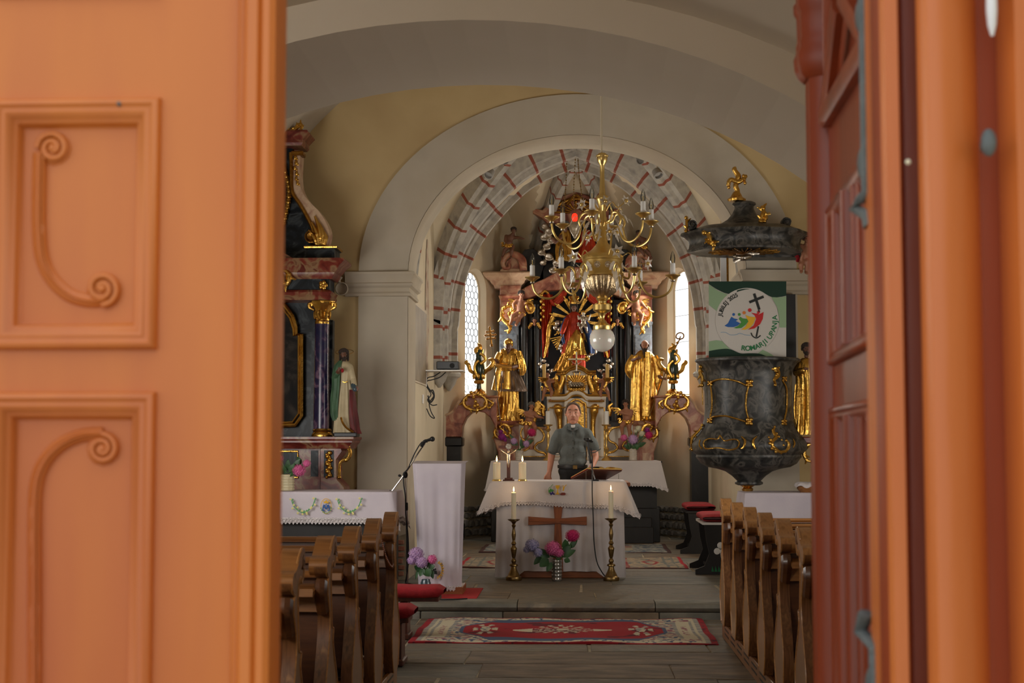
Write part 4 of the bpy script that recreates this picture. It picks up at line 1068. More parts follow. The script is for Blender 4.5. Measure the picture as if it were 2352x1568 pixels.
# ---- missal on its stand
Y = AY+.33; c = A(1372, 1104, Y); t = thing('missal_stand', (c.x, Y, zt+.004), 'tilted dark red bookstand on the right half of the altar', 'bookstand')
b0, b1, b2, b3 = A(1312,1101,AY+.52), A(1392,1102,AY+.52), A(1428,1082,AY+.28), A(1350,1080,AY+.28)
up = Vector((0,-.0,.02)); mb = MB(); mb.loft([[b0,b1,b2,b3],[p+Vector((0,.004,.014)) for p in (b0,b1,b2,b3)]], cap=True); mb.build('board', M['mahog'], t, flat=True)
mb = MB(); mb.tube([A(1346,1100,AY+.3), A(1346,1082,AY+.3)], .003, 6); mb.tube([A(1421,1100,AY+.34), A(1421,1088,AY+.34)], .003, 6); mb.tube([A(1340,1104,AY+.28), A(1425,1104,AY+.28)], .004, 6); mb.build('leg_frame', M['chrome'], t)
mk = thing('missal', (c.x, Y, c.z+.05), 'open missal with yellow page edges lying on the tilted bookstand', 'book')
e0, e1, e2, e3 = [p + Vector((0,.004,.016)) for p in (b0, b1, b2, b3)]
mb = MB()
def pg(u, v, k):
    a = (e0*(1-u)+e1*u)*(1-v) + (e3*(1-u)+e2*u)*v
    h = .028*math.sqrt(abs(math.sin(PI*min(1, max(0, (u if u < .5 else 1-u)*2))*.5 + .25)))*(1 - math.exp(-abs(u-.5)/.03)*.6)
    return a + Vector((0,-.002,h*k))
mb.loft([[pg(u/12, 0, k) for u in range(13)] + [pg(u/12, 1, k) for u in range(12, -1, -1)] for k in (0, 1)], cap=True); mb.build('pages', M['paper'], mk, angle=40)
mb = MB(); mb.loft([[p + Vector((0,0,d)) for p in (e0+(e0-e1)*.02, e1+(e1-e0)*.02, e2+(e2-e3)*.02, e3+(e3-e2)*.02)] for d in (-.002,.003)], cap=True); mb.build('cover', M['red'], mk, flat=True)
# ---- microphone on the altar, with its cable
c = A(1368, 1104, AY+.15); t = thing('altar_microphone', (c.x, AY+.15, zt+.004), 'black gooseneck microphone on a small foot beside the open missal', 'microphone')
MB().box(c.x-.035, c.x+.035, AY+.1, AY+.2, zt+.005, zt+.022, .004).build('foot', M['blackp'], t)
mb = MB(); mb.ptube([(1367,1100),(1360,1078),(1357,1060),(1354,1040)], AY+.15, 1.7, n=8); mb.build('stem', M['chrome'], t)
mb = MB(); mb.ptube([(1355,1048),(1352,1030),(1350,1014)], AY+.15, [2.2,3,2.6], n=8); mb.ptube([(1357,1064),(1354,1046)], AY+.15, 3, n=8); mb.build('grip', M['blackp'], t)
mb = MB(); mb.pell(1350, 1010, AY+.15, 6.5, 5); mb.pcap((1343,1008), 3, (1359,1013), 3.4, AY+.15); mb.build('microphone_head', M['blackp'], t)
mb = MB(); mb.ptube([(1358,1030,.15),(1361,1060,.12),(1360,1090,.04),(1360,1106,-.10),(1360,1135,-.14),(1362,1180,-.16),(1364,1240,-.16),(1370,1285,-.18),(1382,1310,-.2),(1392,1322,-.2)], AY, 1.5, n=6); tag(mb.build('microphone_cable', M['cable']), 'thin black cable hanging down over the altar front from the microphone', 'cable')
# ================================================================ FLOWERS
def leafmesh(mb, base, d, up, L, W):
    d = Vector(d).normalized(); side = d.cross(Vector(up)).normalized(); n = side.cross(d)
    rows = [(0,.05,0),(.15,.6,.02),(.4,1,.05),(.7,.75,.03),(.9,.35,-.02),(1,.04,-.06)]
    vs = []
    for t, w_, h in rows:
        c = base + d*L*t + n*L*h
        vs += [c - side*W*.5*w_ + n*W*.08, c, c + side*W*.5*w_ + n*W*.08]
    fs = []
    for i in range(5):
        a = i*3; fs += [(a,a+1,a+4,a+3),(a+1,a+2,a+5,a+4)]
    mb.add(vs, fs)
def bloom(mb, c, r, seed, n=110):
    rnd = random.Random(seed); c = Vector(c)
    for i in range(n):
        z = 1-2*(i+.5)/n; a = i*2.39996; q = math.sqrt(1-z*z); d = Vector((q*math.cos(a), q*math.sin(a), z*.9))
        p = c + d*r*rnd.uniform(.86, 1.06); u = d.orthogonal().normalized(); v = d.cross(u); an = rnd.uniform(0, PI)
        u, v = u*math.cos(an)+v*math.sin(an), v*math.cos(an)-u*math.sin(an); s = r*rnd.uniform(.17,.23)
        o = [p - d*s*.25]
        for k in range(4):
            ca, sa = math.cos(k*PI/2), math.sin(k*PI/2); e = u*ca+v*sa; f = v*ca-u*sa
            o += [p + (e*.55+f*.32)*s, p + e*s + d*s*.25, p + (e*.55-f*.32)*s]
        mb.add(o, [(0,1+3*k,2+3*k,3+3*k) for k in range(4)])
    mb.ell(c, r*.8, 10, 6)
def bouquet(px, pyb, Y, label, blooms, leaves, vase, group=None):
    "blooms: (px, py, rpx, mat, dy); leaves: (px0,py0,px1,py1,wpx,dy)"
    root = A(px, pyb, Y)
    t = thing('hydrangea_bouquet', (root.x, Y, root.z), label, 'flowers', group)
    for i, (bx, by, r, m, dy) in enumerate(blooms):
        mb = MB(); c = A(bx, by, Y); c.y += dy; bloom(mb, c, S(r, Y), i+int(bx), 60 if r < 14 else 120); mb.build('flower_head', M[m], t, angle=30)
        ms = MB(); ms.tube([root + Vector((0,0,.01)), (root*.5+c*.5)+Vector((0,-.01,.02)), c], S(1.3, Y), 5); ms.build('stem', M['stem'], t)
    for lx, ly, qx, qy, w_, dy in leaves:
        a = A(lx, ly, Y); b = A(qx, qy, Y); a.y += dy; b.y += dy - .02; mb = MB(); leafmesh(mb, a, b-a, (0,-1,.4), (b-a).length, S(w_, Y)); mb.build('leaf', M['leaf'], t, angle=60)
    return t
def glass_vase(px, pyt, pyb, wpx, Y, label, m='crystal', z=None, group=None):
    c = A(px, pyb, Y); top = A(px, pyt, Y).z; zb = z if z is not None else c.z; r = S(wpx/2, Y); h = top-zb
    rows = 6; pr = [(r*.9, zb)]
    for i in range(rows):
        b = zb + h*i/rows; pr += [(r*.93, b+h*.01),(r*1.02, b+h*.05),(r*1.02, b+h*.12),(r*.93, b+h*.16)]
    pr += [(r, top), (r*.9, top), (r*.86, zb+h*.1), (.003, zb+h*.08)]
    mb = MB().lathe(pr, c.x, Y, 40, flute=.035, fn=10)
    return tag(mb.build('glass_vase', M[m], angle=50), label, 'vase', group)
M['mirrorv'] = mat('silvered_ribbed_glass', [lin((150,150,146)), lin((200,198,190))], 10, 0.12, metal=.85)
YV = AY-.35
glass_vase(1279, 1284, 1332, 23, YV, 'silvery ribbed glass vase on the floor before the altar cross', 'mirrorv', z=PZ)
bouquet(1279, 1284, YV, 'lilac, pink and magenta hydrangeas in the silvery vase before the altar',
    [(1222,1252,16,'fblue',0),(1236,1268,12,'fblue',-.03),(1210,1262,9,'fblue',.02),(1270,1258,18,'fpink',-.04),(1284,1268,12,'fpink',-.06),(1315,1230,16,'fmag',0)],
    [(1262,1280,1232,1262,22,0),(1260,1283,1240,1300,24,-.03),(1248,1275,1226,1296,16,.02),(1290,1280,1312,1250,20,0),(1292,1278,1322,1262,18,-.03),(1300,1262,1298,1238,18,0),(1308,1258,1326,1240,14,0),(1268,1290,1256,1312,14,-.04),(1296,1284,1310,1288,14,-.05),(1280,1285,1290,1262,16,-.05)], None)
# ================================================================ AMBO with white cover
YB = 13.95
bx0, bx1 = Xof(946, YB), Xof(1069, YB); zt2 = Zof(1061, YB); cxb = Xof(1005, YB)
am = thing('ambo', (cxb, YB+.2, PZ), 'wooden ambo block under a long white cover left of the altar', 'ambo')
MB().box(Xof(975,YB)-.06, Xof(1064,YB), YB-.02, YB+.42, PZ, PZ+.075, .006).build('base', M['wood'], am)
MB().box(cxb-.12, cxb+.14, YB+.05, YB+.35, PZ+.07, zt2-.06).build('column', M['wood'], am)
mb = MB(); mb.prism([(bx0+.02, YB+.03, zt2-.06),(bx0+.02, YB+.40, zt2-.0),(bx0+.02, YB+.40, zt2+.02-.03),(bx0+.02, YB+.03, zt2-.035)], (bx1-bx0-.04,0,0)); mb.build('desk_top', M['wood'], am, flat=True)
def cover(u, v):
    # sheet from back top over desk, down the front
    if v < .1: t = v/.1; y = YB+.42-.42*t; z = zt2 - .015*t + .006; wx0, wx1 = bx0, bx1
    else:
        t = (v-.1)/.9; z = (zt2-.015)*(1-t) + (Zof(1346, YB))*t; y = YB - .008 - .02*t
        wx0 = bx0 + (Xof(962,YB)-bx0)*t**.8; wx1 = bx1 + (Xof(1061,YB)-bx1)*t**.8
        e = abs(u-.5)*2; y += .012*math.sin(u*13+1+t*1.5)*min(1,t*2) + .01*math.sin(u*29)*t + (.06*max(0,e-.86)/.14)*(1-.3*t)
    return (wx0+(wx1-wx0)*u, y, z)
mb = MB(); mb.grid(cover, 60, 50); am_c = mb.build('ambo_cover', M['clothp'], angle=60); tag(am_c, 'long white cover with lace end hanging down the front of the ambo', 'cloth')
def cl(u, v):
    a = Vector(cover(u, 1.0)); a.z -= v*.05*(1-.28*abs(math.cos(u*PI*14))*(v > .9)); a.y -= .001; return a
mb = MB(); mb.grid(cl, 112, 3); mb.build('lace_border', M['lace'], am_c, angle=60)
mb = MB()
for i in range(14):
    c = cl((i+.5)/14, .4) + Vector((0,-.004,0)); mb.tube([c+Vector((.012*math.cos(a*PI/4), 0, .012*math.sin(a*PI/4))) for a in range(8)], .003, 4, closed=True)
tag(mb.build('lace_rings', M['cloth'], am_c), kind='stuff')
mb = MB(); pp = [A(x, y, YB-.035) for x, y in ((985,1286),(1021,1286),(1021,1330),(985,1330))]
mb.tube(pp, .0015, 4, closed=True); mb.build('stitched_square', M['cloth'], am_c)
mb = MB()
for a in range(9): 
    mb.ptube([(1003+13*math.cos(-1.2+a*.32), 1308+17*math.sin(-1.2+a*.32)), (1003+17*math.cos(-1.15+a*.32), 1308+21*math.sin(-1.15+a*.32))], YB-.04, 1.5, n=5)
mb.ptube([(1003+12*math.cos(-1.4+a*.2), 1308+16*math.sin(-1.4+a*.2)) for a in range(15)], YB-.04, 1.0, n=5, k=2); mb.build('embroidered_wheat', M['kyel'], am_c)
mb = MB()
for dx, dy in ((0,0),(4,-1),(2,4),(-2,3),(5,4),(0,7),(3,8),(6,8)): mb.pell(996+dx, 1308+dy, YB-.045, 2.4, 2.4)
mb.build('embroidered_grapes', M['kblack'], am_c)
# vase by the ambo
YW = 13.62; c = A(978, 1350, YW); z0_ = PZ
def zz(y): return z0_ + (A(978, y, YW).z - c.z)
o = MB().lathe([(.04, z0_),(.046, z0_+.01)] + [(S(w_, YW)*(1+.03*math.cos(i*PI)), zz(y)) for i, (w_, y) in enumerate([(12,1346),(13,1342),(13.3,1338),(13.6,1334),(13.6,1330),(13.4,1326),(13,1322),(12.4,1318),(11.6,1314),(10.5,1310)])] + [(S(9.5,YW), zz(1306)),(S(8.5,YW), zz(1308)),(S(8,YW), zz(1330))], c.x, YW, 28).build('ceramic_vase', M['ceramic'], angle=60)
tag(o, 'dark blue glazed ceramic vase on the floor before the ambo', 'vase')
bouquet(978, 1312, YW, 'pale lilac and pink hydrangeas in the dark blue vase by the ambo',
    [(956,1272,17,'flilac',0),(947,1286,12,'flilac',-.02),(970,1290,14,'flilac',-.05),(993,1284,12.5,'fpink',-.02)],
    [(968,1308,952,1300,18,0),(978,1306,990,1322,22,-.05),(984,1302,1000,1300,18,-.02),(975,1304,966,1322,14,-.05),(980,1300,986,1284,14,0),(962,1306,955,1330,8,0),(990,1306,996,1328,12,-.03)], None)
# cable on the step
mb = MB(); mb.ptube([(990,1372),(1004,1376),(1016,1378),(1040,1377),(1060,1374),(1080,1371)], 13.5, 1.6); 
for i, v in enumerate(mb.v): pass
zmin = min(v.z for v in mb.v)
for v in mb.v: v.z = PZ + .004 + (v.z - A(1016,1378,13.5).z)*.25 + .004; v.y += 0
mb2 = MB(); mb2.tube([(-1.30,13.5,PZ+.008),(-1.22,13.46,PZ+.008),(-1.12,13.47,PZ+.008),(-1.0,13.55,PZ+.008)], .006, 6); tag(mb2.build('floor_cable', M['cable']), 'short black cable lying at the foot of the ambo', 'cable')
# ---- microphone stand
YM = 14.1; c = A(936, 1345, YM); t = thing('microphone_stand', (c.x, YM, PZ), 'tall chrome microphone boom stand beside the ambo', 'microphone stand')
for a in (.4, 2.5, 4.6): MB().tube([(c.x, YM, PZ+.09), (c.x+.28*math.cos(a), YM+.28*math.sin(a), PZ+.015)], .008, 7).build('leg', M['blackp'], t)
mb = MB(); mb.tube([(c.x, YM, PZ+.05), A(934,1164,YM)], S(2.4,YM), 8); mb.build('lower_tube', M['chrome'], t)
mb = MB(); mb.tube([A(934,1166,YM), A(930,1094,YM)], S(1.7,YM), 8); mb.build('upper_tube', M['chrome'], t)
mb = MB(); mb.pcap((934,1170), 3.2, (934,1156), 3.2, YM); mb.build('clutch', M['blackp'], t)
mb = MB(); mb.ptube([(894,1136),(930,1088),(962,1038),(976,1018)], YM, 1.6, n=8, smooth=False); mb.build('boom', M['chrome'], t)
mb = MB(); mb.ptube([(889,1140),(899,1126)], YM, [4.2,3.6], n=10, smooth=False); mb.build('counterweight', M['blackp'], t)
mb = MB(); mb.pell(931,1090,YM,6,8); mb.pell(918,1092,YM,4,3); mb.build('boom_clamp', M['blackp'], t)
mb = MB(); mb.ptube([(968,1026),(975,1014),(982,1012)], YM, 4, n=8); mb.ptube([(972,1014),(992,1008)], YM, [2.6,4], n=8); mb.build('holder', M['blackp'], t)
mb = MB(); mb.pell(993,1008,YM,6.2,6); mb.build('microphone_head', M['blackp'], t)
mb = MB(); mb.ptube([(970,1014),(962,1024),(950,1046),(938,1074),(928,1088),(927,1110),(931,1140),(932,1180),(937,1230),(938,1290),(931,1338)], YM-.03, 1.5, n=6); mb.build('cable', M['cable'], t)
# ================================================================ RIGHT: altar servers' benches, side table
def side_bench(px, ytop, yfoot, Y, label, clover=False):
    c = A(px, yfoot, Y); x0 = c.x; z1 = A(px, ytop, Y).z
    t = thing('painted_bench', (x0+.4, Y, PZ), label, 'bench', 'black benches with red pads on the right of the presbytery')
    mb = MB()
    def cush(u, v):
        a = 2*PI*u; yy = Y - .05 + .9*v; e = min(v, 1-v)*.9/.06; q = min(1, e)**.5
        return (x0+.17 + .19*math.copysign(abs(math.cos(a))**.5, math.cos(a)), yy, z1-.045 + .045*math.copysign(abs(math.sin(a))**.6, math.sin(a))*(.4+.6*q))
    mb.grid(cush, 18, 20); mb.build('cushion', M['red'], t, angle=60)
    MB().box(x0-.02, x0+.37, Y-.06, Y+.86, z1-.115, z1-.09).build('seat_board', M['candlew'] if clover else M['darkwood'], t)
    for yy in (Y-.03, Y+.8):
        mb = MB(); pts = [(-.10,PZ),(-.10,PZ+.05),(0,PZ+.09),(.05,PZ+.22),(.02,PZ+.36),(.0,z1-.10),(.36,z1-.10),(.34,PZ+.36),(.31,PZ+.22),(.36,PZ+.09),(.46,PZ+.05),(.46,PZ)]
        mb.prism([(x0+a, yy-.02, z) for a, z in pts], (0,.04,0)); e = mb.build('end_board', M['darkwood'], t)
        if clover and yy < Y:
            m2 = MB(); cc = Vector((x0+.17, yy-.024, PZ+.27))
            for k in range(3):
                a = PI/2 + 2*PI*k/3; m2.ell(cc+Vector((.042*math.cos(a),0,.042*math.sin(a))), (.036,.004,.036), 12, 5)
            m2.tube([cc, cc+Vector((.01,0,-.09))], .006, 5); m2.build('painted_clover', M['candlew'], e)
            m3 = MB()
            for k in range(6): m3.prism([(cc.x-.10+k*.035, yy-.022, PZ+.03),(cc.x-.07+k*.035, yy-.022, PZ+.03),(cc.x-.09+k*.035, yy-.022, PZ+.09)], (0,-.003,0))
            m3.build('painted_grass', M['kgreen'], e)
    MB().box(x0+.05, x0+.31, Y, Y+.8, PZ+.05, PZ+.08).build('foot_board', M['darkwood'], t)
side_bench(1618, 1180, 1308, 16.3, 'nearer black painted bench with red pad and white clover', True)
side_bench(1580, 1157, 1262, 19.3, 'farther black bench with red pad behind the clover bench')
# white pillar table
YT = 14.35; x0 = Xof(1712, YT); zt3 = Zof(1132, YT)
t = thing('side_table', (x0+.6, YT+.3, PZ), 'side table under a white cloth behind the right pews', 'table')
MB().box(x0+.02, x0+1.3, YT+.02, YT+.62, zt3-.04, zt3-.005).build('table_top', M['wood'], t)
for a, b in ((.06,.06),(1.24,.06),(.06,.56),(1.24,.56)): MB().box(x0+a-.025, x0+a+.025, YT+b-.02, YT+b+.03, PZ, zt3-.04).build('leg', M['wood'], t)
o = drape('table_cloth', M['clothp'], x0+.66, YT+.32, .67, .34, zt3, .36, flare=.015, cdrop=.25, waves=1.2, amp=.012, seed=8, cf=.05); tag(o, 'plain white cloth over the side table behind the right pews', 'tablecloth')
t = thing('bread_basket', (A(1856,1131,YT+.2).x, YT+.2, zt3+.004), 'small wicker basket holding a white cloth on the side table', 'basket')
c = t.location
mb = MB().lathe([(.07,c.z),(.10,c.z+.03),(.115,c.z+.06),(.105,c.z+.058),(.09,c.z+.03)], c.x, c.y, 24, flute=.03, fn=12); mb.build('basket_body', M['pewx'], t)
mb = MB(); mb.grid(lambda u, v: (c.x + (.125*math.sin(v*PI/2))*math.cos(2*PI*u)*(1+.06*math.sin(9*2*PI*u)), c.y + (.125*math.sin(v*PI/2))*math.sin(2*PI*u)*(1+.06*math.sin(9*2*PI*u)), c.z+.10 - .045*v**3 + .012*math.sin(6*2*PI*u+3)*v), 48, 10); mb.build('napkin', M['cloth'], t, angle=60)
# ================================================================ FIGURE HELPERS
def body(mb, prof, Y, folds=9, amp=.10, dr=.62, seed=0, a0=None, a1=None, skew=1.5, n=72, k=5, dy=0, th=.012, t0=.0):
    "folded drapery: prof = (py, cx, half width[, dy]); angles in degrees, -90 faces the camera"
    P = cr([(p[0], p[1], p[2], p[3] if len(p) > 3 else 0) for p in prof], k); N = len(P)
    full = a0 is None
    if full: a0, a1 = 0, 360
    rings = []
    rnd = random.Random(seed); ph = [rnd.uniform(0, 6) for _ in range(4)]
    def pt(i, j, off=0):
        py, cx, hw, d = P[i]; t = i/(N-1); m_ = n if full else n-1
        th_ = math.radians(a0 + (a1-a0)*j/m_)
        f = math.sin(folds*th_ + ph[0] + skew*t + .9*math.sin(3*th_+ph[1]))
        f = (1-abs(f))*1.4 - .6 + .35*math.sin(folds*1.7*th_ + ph[2] - skew*t*2)
        g = amp*(t0+(1-t0)*min(1, t*1.6))*f
        r = S(hw, Y)*(1+g) - off
        c = A(cx, py, Y); return Vector((c.x + r*math.cos(th_), Y + dy + d + r*dr*math.sin(th_), c.z))
    if full:
        mb.loft([[pt(i, j) for j in range(n)] for i in range(N)], cap=True)
    else:
        mb.loft([[pt(i, j) for j in range(n)] + [pt(i, j, th) for j in range(n-1, -1, -1)] for i in range(N)], cap=True)
    return mb
def headset(root, px, py, Y, h, skin, hair, turn=0, beard=None, bald=False, dy=0, long=False, nod=0):
    "head of px height h centred on px,py; turn -1..1"
    s = h; t = turn*s*.16; mb = MB(); D = lambda q: -q*s*Y/F
    mb.pell(px, py-s*.08, Y, s*.36, s*.42, s*.42, dy=dy); mb.pell(px+t*.6, py+s*.18, Y, s*.26, s*.30, s*.27, dy=dy+D(.12))
    mb.pell(px+t*1.6, py+s*.40, Y, s*.12, s*.09, s*.1, dy=dy+D(.28))
    mb.pcap((px+t*1.5, py-s*.06, dy+D(.36)), s*.035, (px+t*1.9, py+s*.12, dy+D(.46)), s*.065, Y)
    mb.pcap((px+t-s*.16, py-s*.10, dy+D(.34)), s*.05, (px+t+s*.16, py-s*.10, dy+D(.34)), s*.05, Y)
    for q in (-1, 1): mb.pell(px+q*s*.36+t*.2, py+s*.05, Y, s*.06, s*.11, s*.08, dy=dy+.0); mb.pell(px+t+q*s*.15, py+s*.10, Y, s*.09, s*.09, s*.08, dy=dy+D(.30))
    mb.pcap((px, py+s*.3, dy), s*.17, (px, py+s*.7, dy), s*.2, Y)
    hd = mb.fuse('head', skin, root, S(s*.045, Y), 2)
    e = MB()
    for q in (-1, 1): e.pell(px+t*1.3+q*s*.13, py+s*.02, Y, s*.045, s*.022, s*.03, dy=dy+D(.385))
    e.pcap((px+t*1.6-s*.07, py+s*.27, dy+D(.385)), s*.018, (px+t*1.6+s*.07, py+s*.27, dy+D(.385)), s*.018, Y, 6)
    e.build('eyes_and_mouth', M['hair'], hd)
    if hair:
        m2 = MB(); m2.pell(px, py-s*.16, Y, s*.42, s*.42, s*.46, dy=dy+D(-.04))
        if not bald:
            for a in range(11):
                an = PI*a/10; m2.pell(px+math.cos(an)*s*.36, py-s*.16-math.sin(an)*s*.26, Y, s*.14, s*.14, s*.2, dy=dy+D(.14))
        if long:
            for q in (-1, 1): m2.pcap((px+q*s*.34, py-s*.05, dy-D(.06)), s*.13, (px+q*s*.36, py+s*.55, dy-D(.04)), s*.11, Y)
        else:
            for q in (-1, 1): m2.pell(px+q*s*.37, py+s*.02, Y, s*.09, s*.2, s*.2, dy=dy-D(.12))
        if bald: m2 = MB(); [m2.pell(px+math.cos(an)*s*.37, py+s*.0, Y, s*.1, s*.17, s*.14, dy=dy+S(s*.3, Y)*math.sin(an)) for an in [PI*k/8 for k in range(9)]]
        m2.fuse('hair', hair, root, S(s*.055, Y), 1)
    if beard:
        m3 = MB(); m3.pell(px+t*1.3, py+s*.40, Y, s*.24, s*.2, s*.2, dy=dy+D(.2))
        for q in (-.7, -.2, .3, .8): m3.pcap((px+t+q*s*.2, py+s*.42, dy+D(.24)), s*.1, (px+t+q*s*.12, py+s*beard, dy+D(.3)), s*.05, Y)
        for q in (-1, 1): m3.pcap((px+t*.6+q*s*.3, py+s*.12, dy+D(.1)), s*.07, (px+t+q*s*.2, py+s*.4, dy+D(.2)), s*.1, Y)
        m3.fuse('beard', M['hair'], root, S(s*.055, Y), 1)
    return hd
def hand(mb, px, py, Y, s, ang=0, dy=0, side=1):
    "hand with palm, four fingers and thumb; ang = direction in image plane degrees (0 right, -90 up), s = px length"
    a = math.radians(ang); c, si = math.cos(a), math.sin(a)
    def q(u, v, d=0): return (px + (u*c - v*si)*s, py + (u*si + v*c)*s, dy - d*s*Y/F)
    mb.pcap(q(-.1,0), s*.17, q(.28,0,.03), s*.2, Y, 8)
    for i, (v, L) in enumerate(((-.19,.36),(-.07,.44),(.06,.42),(.18,.33))):
        mb.pcap(q(.35,v*.9,.05), s*.075, q(.35+L*.55,v*1.15,.02), s*.07, Y, 7); mb.pcap(q(.35+L*.55,v*1.15,.02), s*.07, q(.35+L,v*1.2,.14), s*.055, Y, 7)
    mb.pcap(q(.08,-.16*side,.05), s*.09, q(.33,-.38*side,.12), s*.075, Y, 7); mb.pcap(q(.33,-.38*side,.12), s*.075, q(.5,-.42*side,.18), s*.06, Y, 7)
def limb(mb, pts, Y):
    "pts: (px,py,dy,r)"
    for a, b in zip(pts, pts[1:]): mb.pcap((a[0],a[1],a[2]), a[3], (b[0],b[1],b[2]), b[3], Y)
def rocaille(mb, pts, Y, r=3, dy=0, curl=True, leafy=True, seed=1):
    "gilded scrollwork along a px path"
    mb.ptube(pts, Y, [r*.5, r, r*1.25, r, r*.5], k=5, n=7, dy=dy)
    if leafy:
        C_ = cr([tuple(p[:2]) for p in pts], 5); rnd = random.Random(seed)
        for i in range(2, len(C_)-1, 4):
            p, q = C_[i], C_[i+1]; d = Vector((q[0]-p[0], q[1]-p[1])); 
            if d.length < 1e-6: continue
            d.normalize(); sd = 1 if (i//4) % 2 else -1; L = r*rnd.uniform(1.8, 3)
            mb.ptube([(p[0],p[1]), (p[0]+d.x*L*.6-d.y*sd*L*.5, p[1]+d.y*L*.6+d.x*sd*L*.5), (p[0]+d.x*L*.9-d.y*sd*L*1.1, p[1]+d.y*L*.9+d.x*sd*L*1.1)], Y, [r*.6, r*.7, r*.25], k=2, n=6, dy=dy)
    if curl:
        for e in (pts[0], pts[-1]): mb.pell(e[0], e[1], Y, r*1.3, r*1.3, r*1.1, dy=dy)
    return mb
def wing(root, x, y, Y, s, side, m, dy=.04, rot=0):
    mb = MB(); cr_, sr = math.cos(rot), math.sin(rot)
    for i in range(6):
        a = math.radians(-20 + i*22); L = s*(1-.09*i); dx, dyy = side*math.cos(a)*L, math.sin(a)*L*.8 - s*.15
        dx, dyy = dx*cr_-dyy*sr*side, dyy*cr_+dx*sr*side
        mb.ptube([(x, y), (x+dx*.5, y+dyy*.5-s*.12), (x+dx, y+dyy)], Y, [s*.08, s*.15, s*.05], k=3, n=6, dy=dy+i*.004, flat=.4)
    return mb.build('wing', m, root)
def putto(name, label, px, py, Y, H, J, wings=1, skin='flesh', hairm='hair', cloth=True, turn=0, cat='statue', group=None, wingrot=0, parent=None, clothm='gold'):
    """px,py: bottom centre; H px height. J joint offsets in units of H (x right, y up, d toward camera)"""
    D = dict(pel=(0,.36,0), che=(0,.60,0), hd=(0,.86,.03), sl=(-.13,.68,0), el=(-.22,.56,.06), hl=(-.28,.50,.16), sr=(.13,.68,0), er=(.22,.56,.06), hr=(.28,.5,.16), hipl=(-.07,.36,0), kl=(-.11,.26,.12), fl=(-.1,.05,.04), hipr=(.07,.36,0), kr=(.11,.26,.12), fr=(.1,.05,.04))
    D.update(J)
    q = lambda k: (px + D[k][0]*H, py - D[k][1]*H, -D[k][2]*H*Y/F)
    c = A(px, py, Y)
    if parent is None: t = thing(name, c, label, cat, group)
    else: t = bpy.data.objects.new(name, None); COL.objects.link(t); t.parent = parent; t.location = c - parent.location
    mb = MB(); u = H
    a = q('pel'); b = q('che'); hd = q('hd')
    mb.pcap(a, .115*u, b, .125*u, Y, 12); mb.pell(a[0], a[1]-.07*u, Y, .125*u, .10*u, .13*u, dy=a[2]-.03*u*Y/F)
    mb.pcap(b, .08*u, (hd[0], hd[1]+.08*u, hd[2]), .055*u, Y)
    for s_ in ('l', 'r'):
        mb.pcap(q('s'+s_), .07*u, q('e'+s_), .052*u, Y); mb.pcap(q('e'+s_), .052*u, q('h'+s_), .036*u, Y); mb.pcap(b, .09*u, q('s'+s_), .07*u, Y)
        h_ = q('h'+s_); e_ = q('e'+s_); an = math.degrees(math.atan2(h_[1]-e_[1], h_[0]-e_[0])); hand(mb, h_[0], h_[1], Y, .12*u, an, h_[2])
        mb.pcap(q('hip'+s_), .095*u, q('k'+s_), .068*u, Y); mb.pcap(q('k'+s_), .07*u, q('f'+s_), .042*u, Y)
        f_ = q('f'+s_); mb.pcap(f_, .045*u, (f_[0]+(.02 if s_ == 'r' else -.02)*u, f_[1]+.03*u, f_[2]-.09*u*Y/F), .036*u, Y)
    bd = mb.fuse('body', M[skin], t, S(.022*u, Y), 2)
    headset(t, hd[0], hd[1], Y, .23*u, M[skin], M[hairm], turn, dy=hd[2])
    if wings:
        for sd in ((-1, 1) if wings == 1 else (wings,)): wing(t, px+D['che'][0]*H+sd*.1*H, py-.66*H, Y, .30*H, 1 if sd > 0 else -1, M['gold'], dy=.05, rot=wingrot)
    if cloth:
        mc = MB(); 
        body(mc, [(a[1]-.08*u, a[0], .12*u), (a[1]-.02*u, a[0], .145*u), (a[1]+.06*u, a[0], .15*u), (a[1]+.11*u, a[0], .13*u)], Y, 5, .16, .9, seed=int(px), skew=4, n=36, dy=a[2])
        mc.ptube([(a[0]-.15*u, a[1]), (a[0]-.22*u, a[1]+.04*u), (a[0]-.20*u, a[1]-.08*u), (a[0]-.28*u, a[1]-.05*u)], Y, [.04*u,.05*u,.03*u,.02*u], dy=a[2]); mc.build('loincloth', M[clothm], t)
    return t
# ================================================================ LEFT SIDE ALTAR
YS = 14.75
sa = thing('side_altar', (A(632,1130,YS).x-.6, YS, PZ), 'baroque side altar of red and blue black marble left of the arch', 'altar')
LX = 430      # hidden left extent
XC = lambda px: px
mb = MB(); mb.pbox(LX, 722, 690, 1010, YS+.22, .25); bp_ = mb.build('retable_panel', M['bluem'], sa)
mb = MB(); mb.pbox(716, 762, 735, 1000, YS+.16, .12); mb.build('rear_pilaster', M['bluem'], sa)
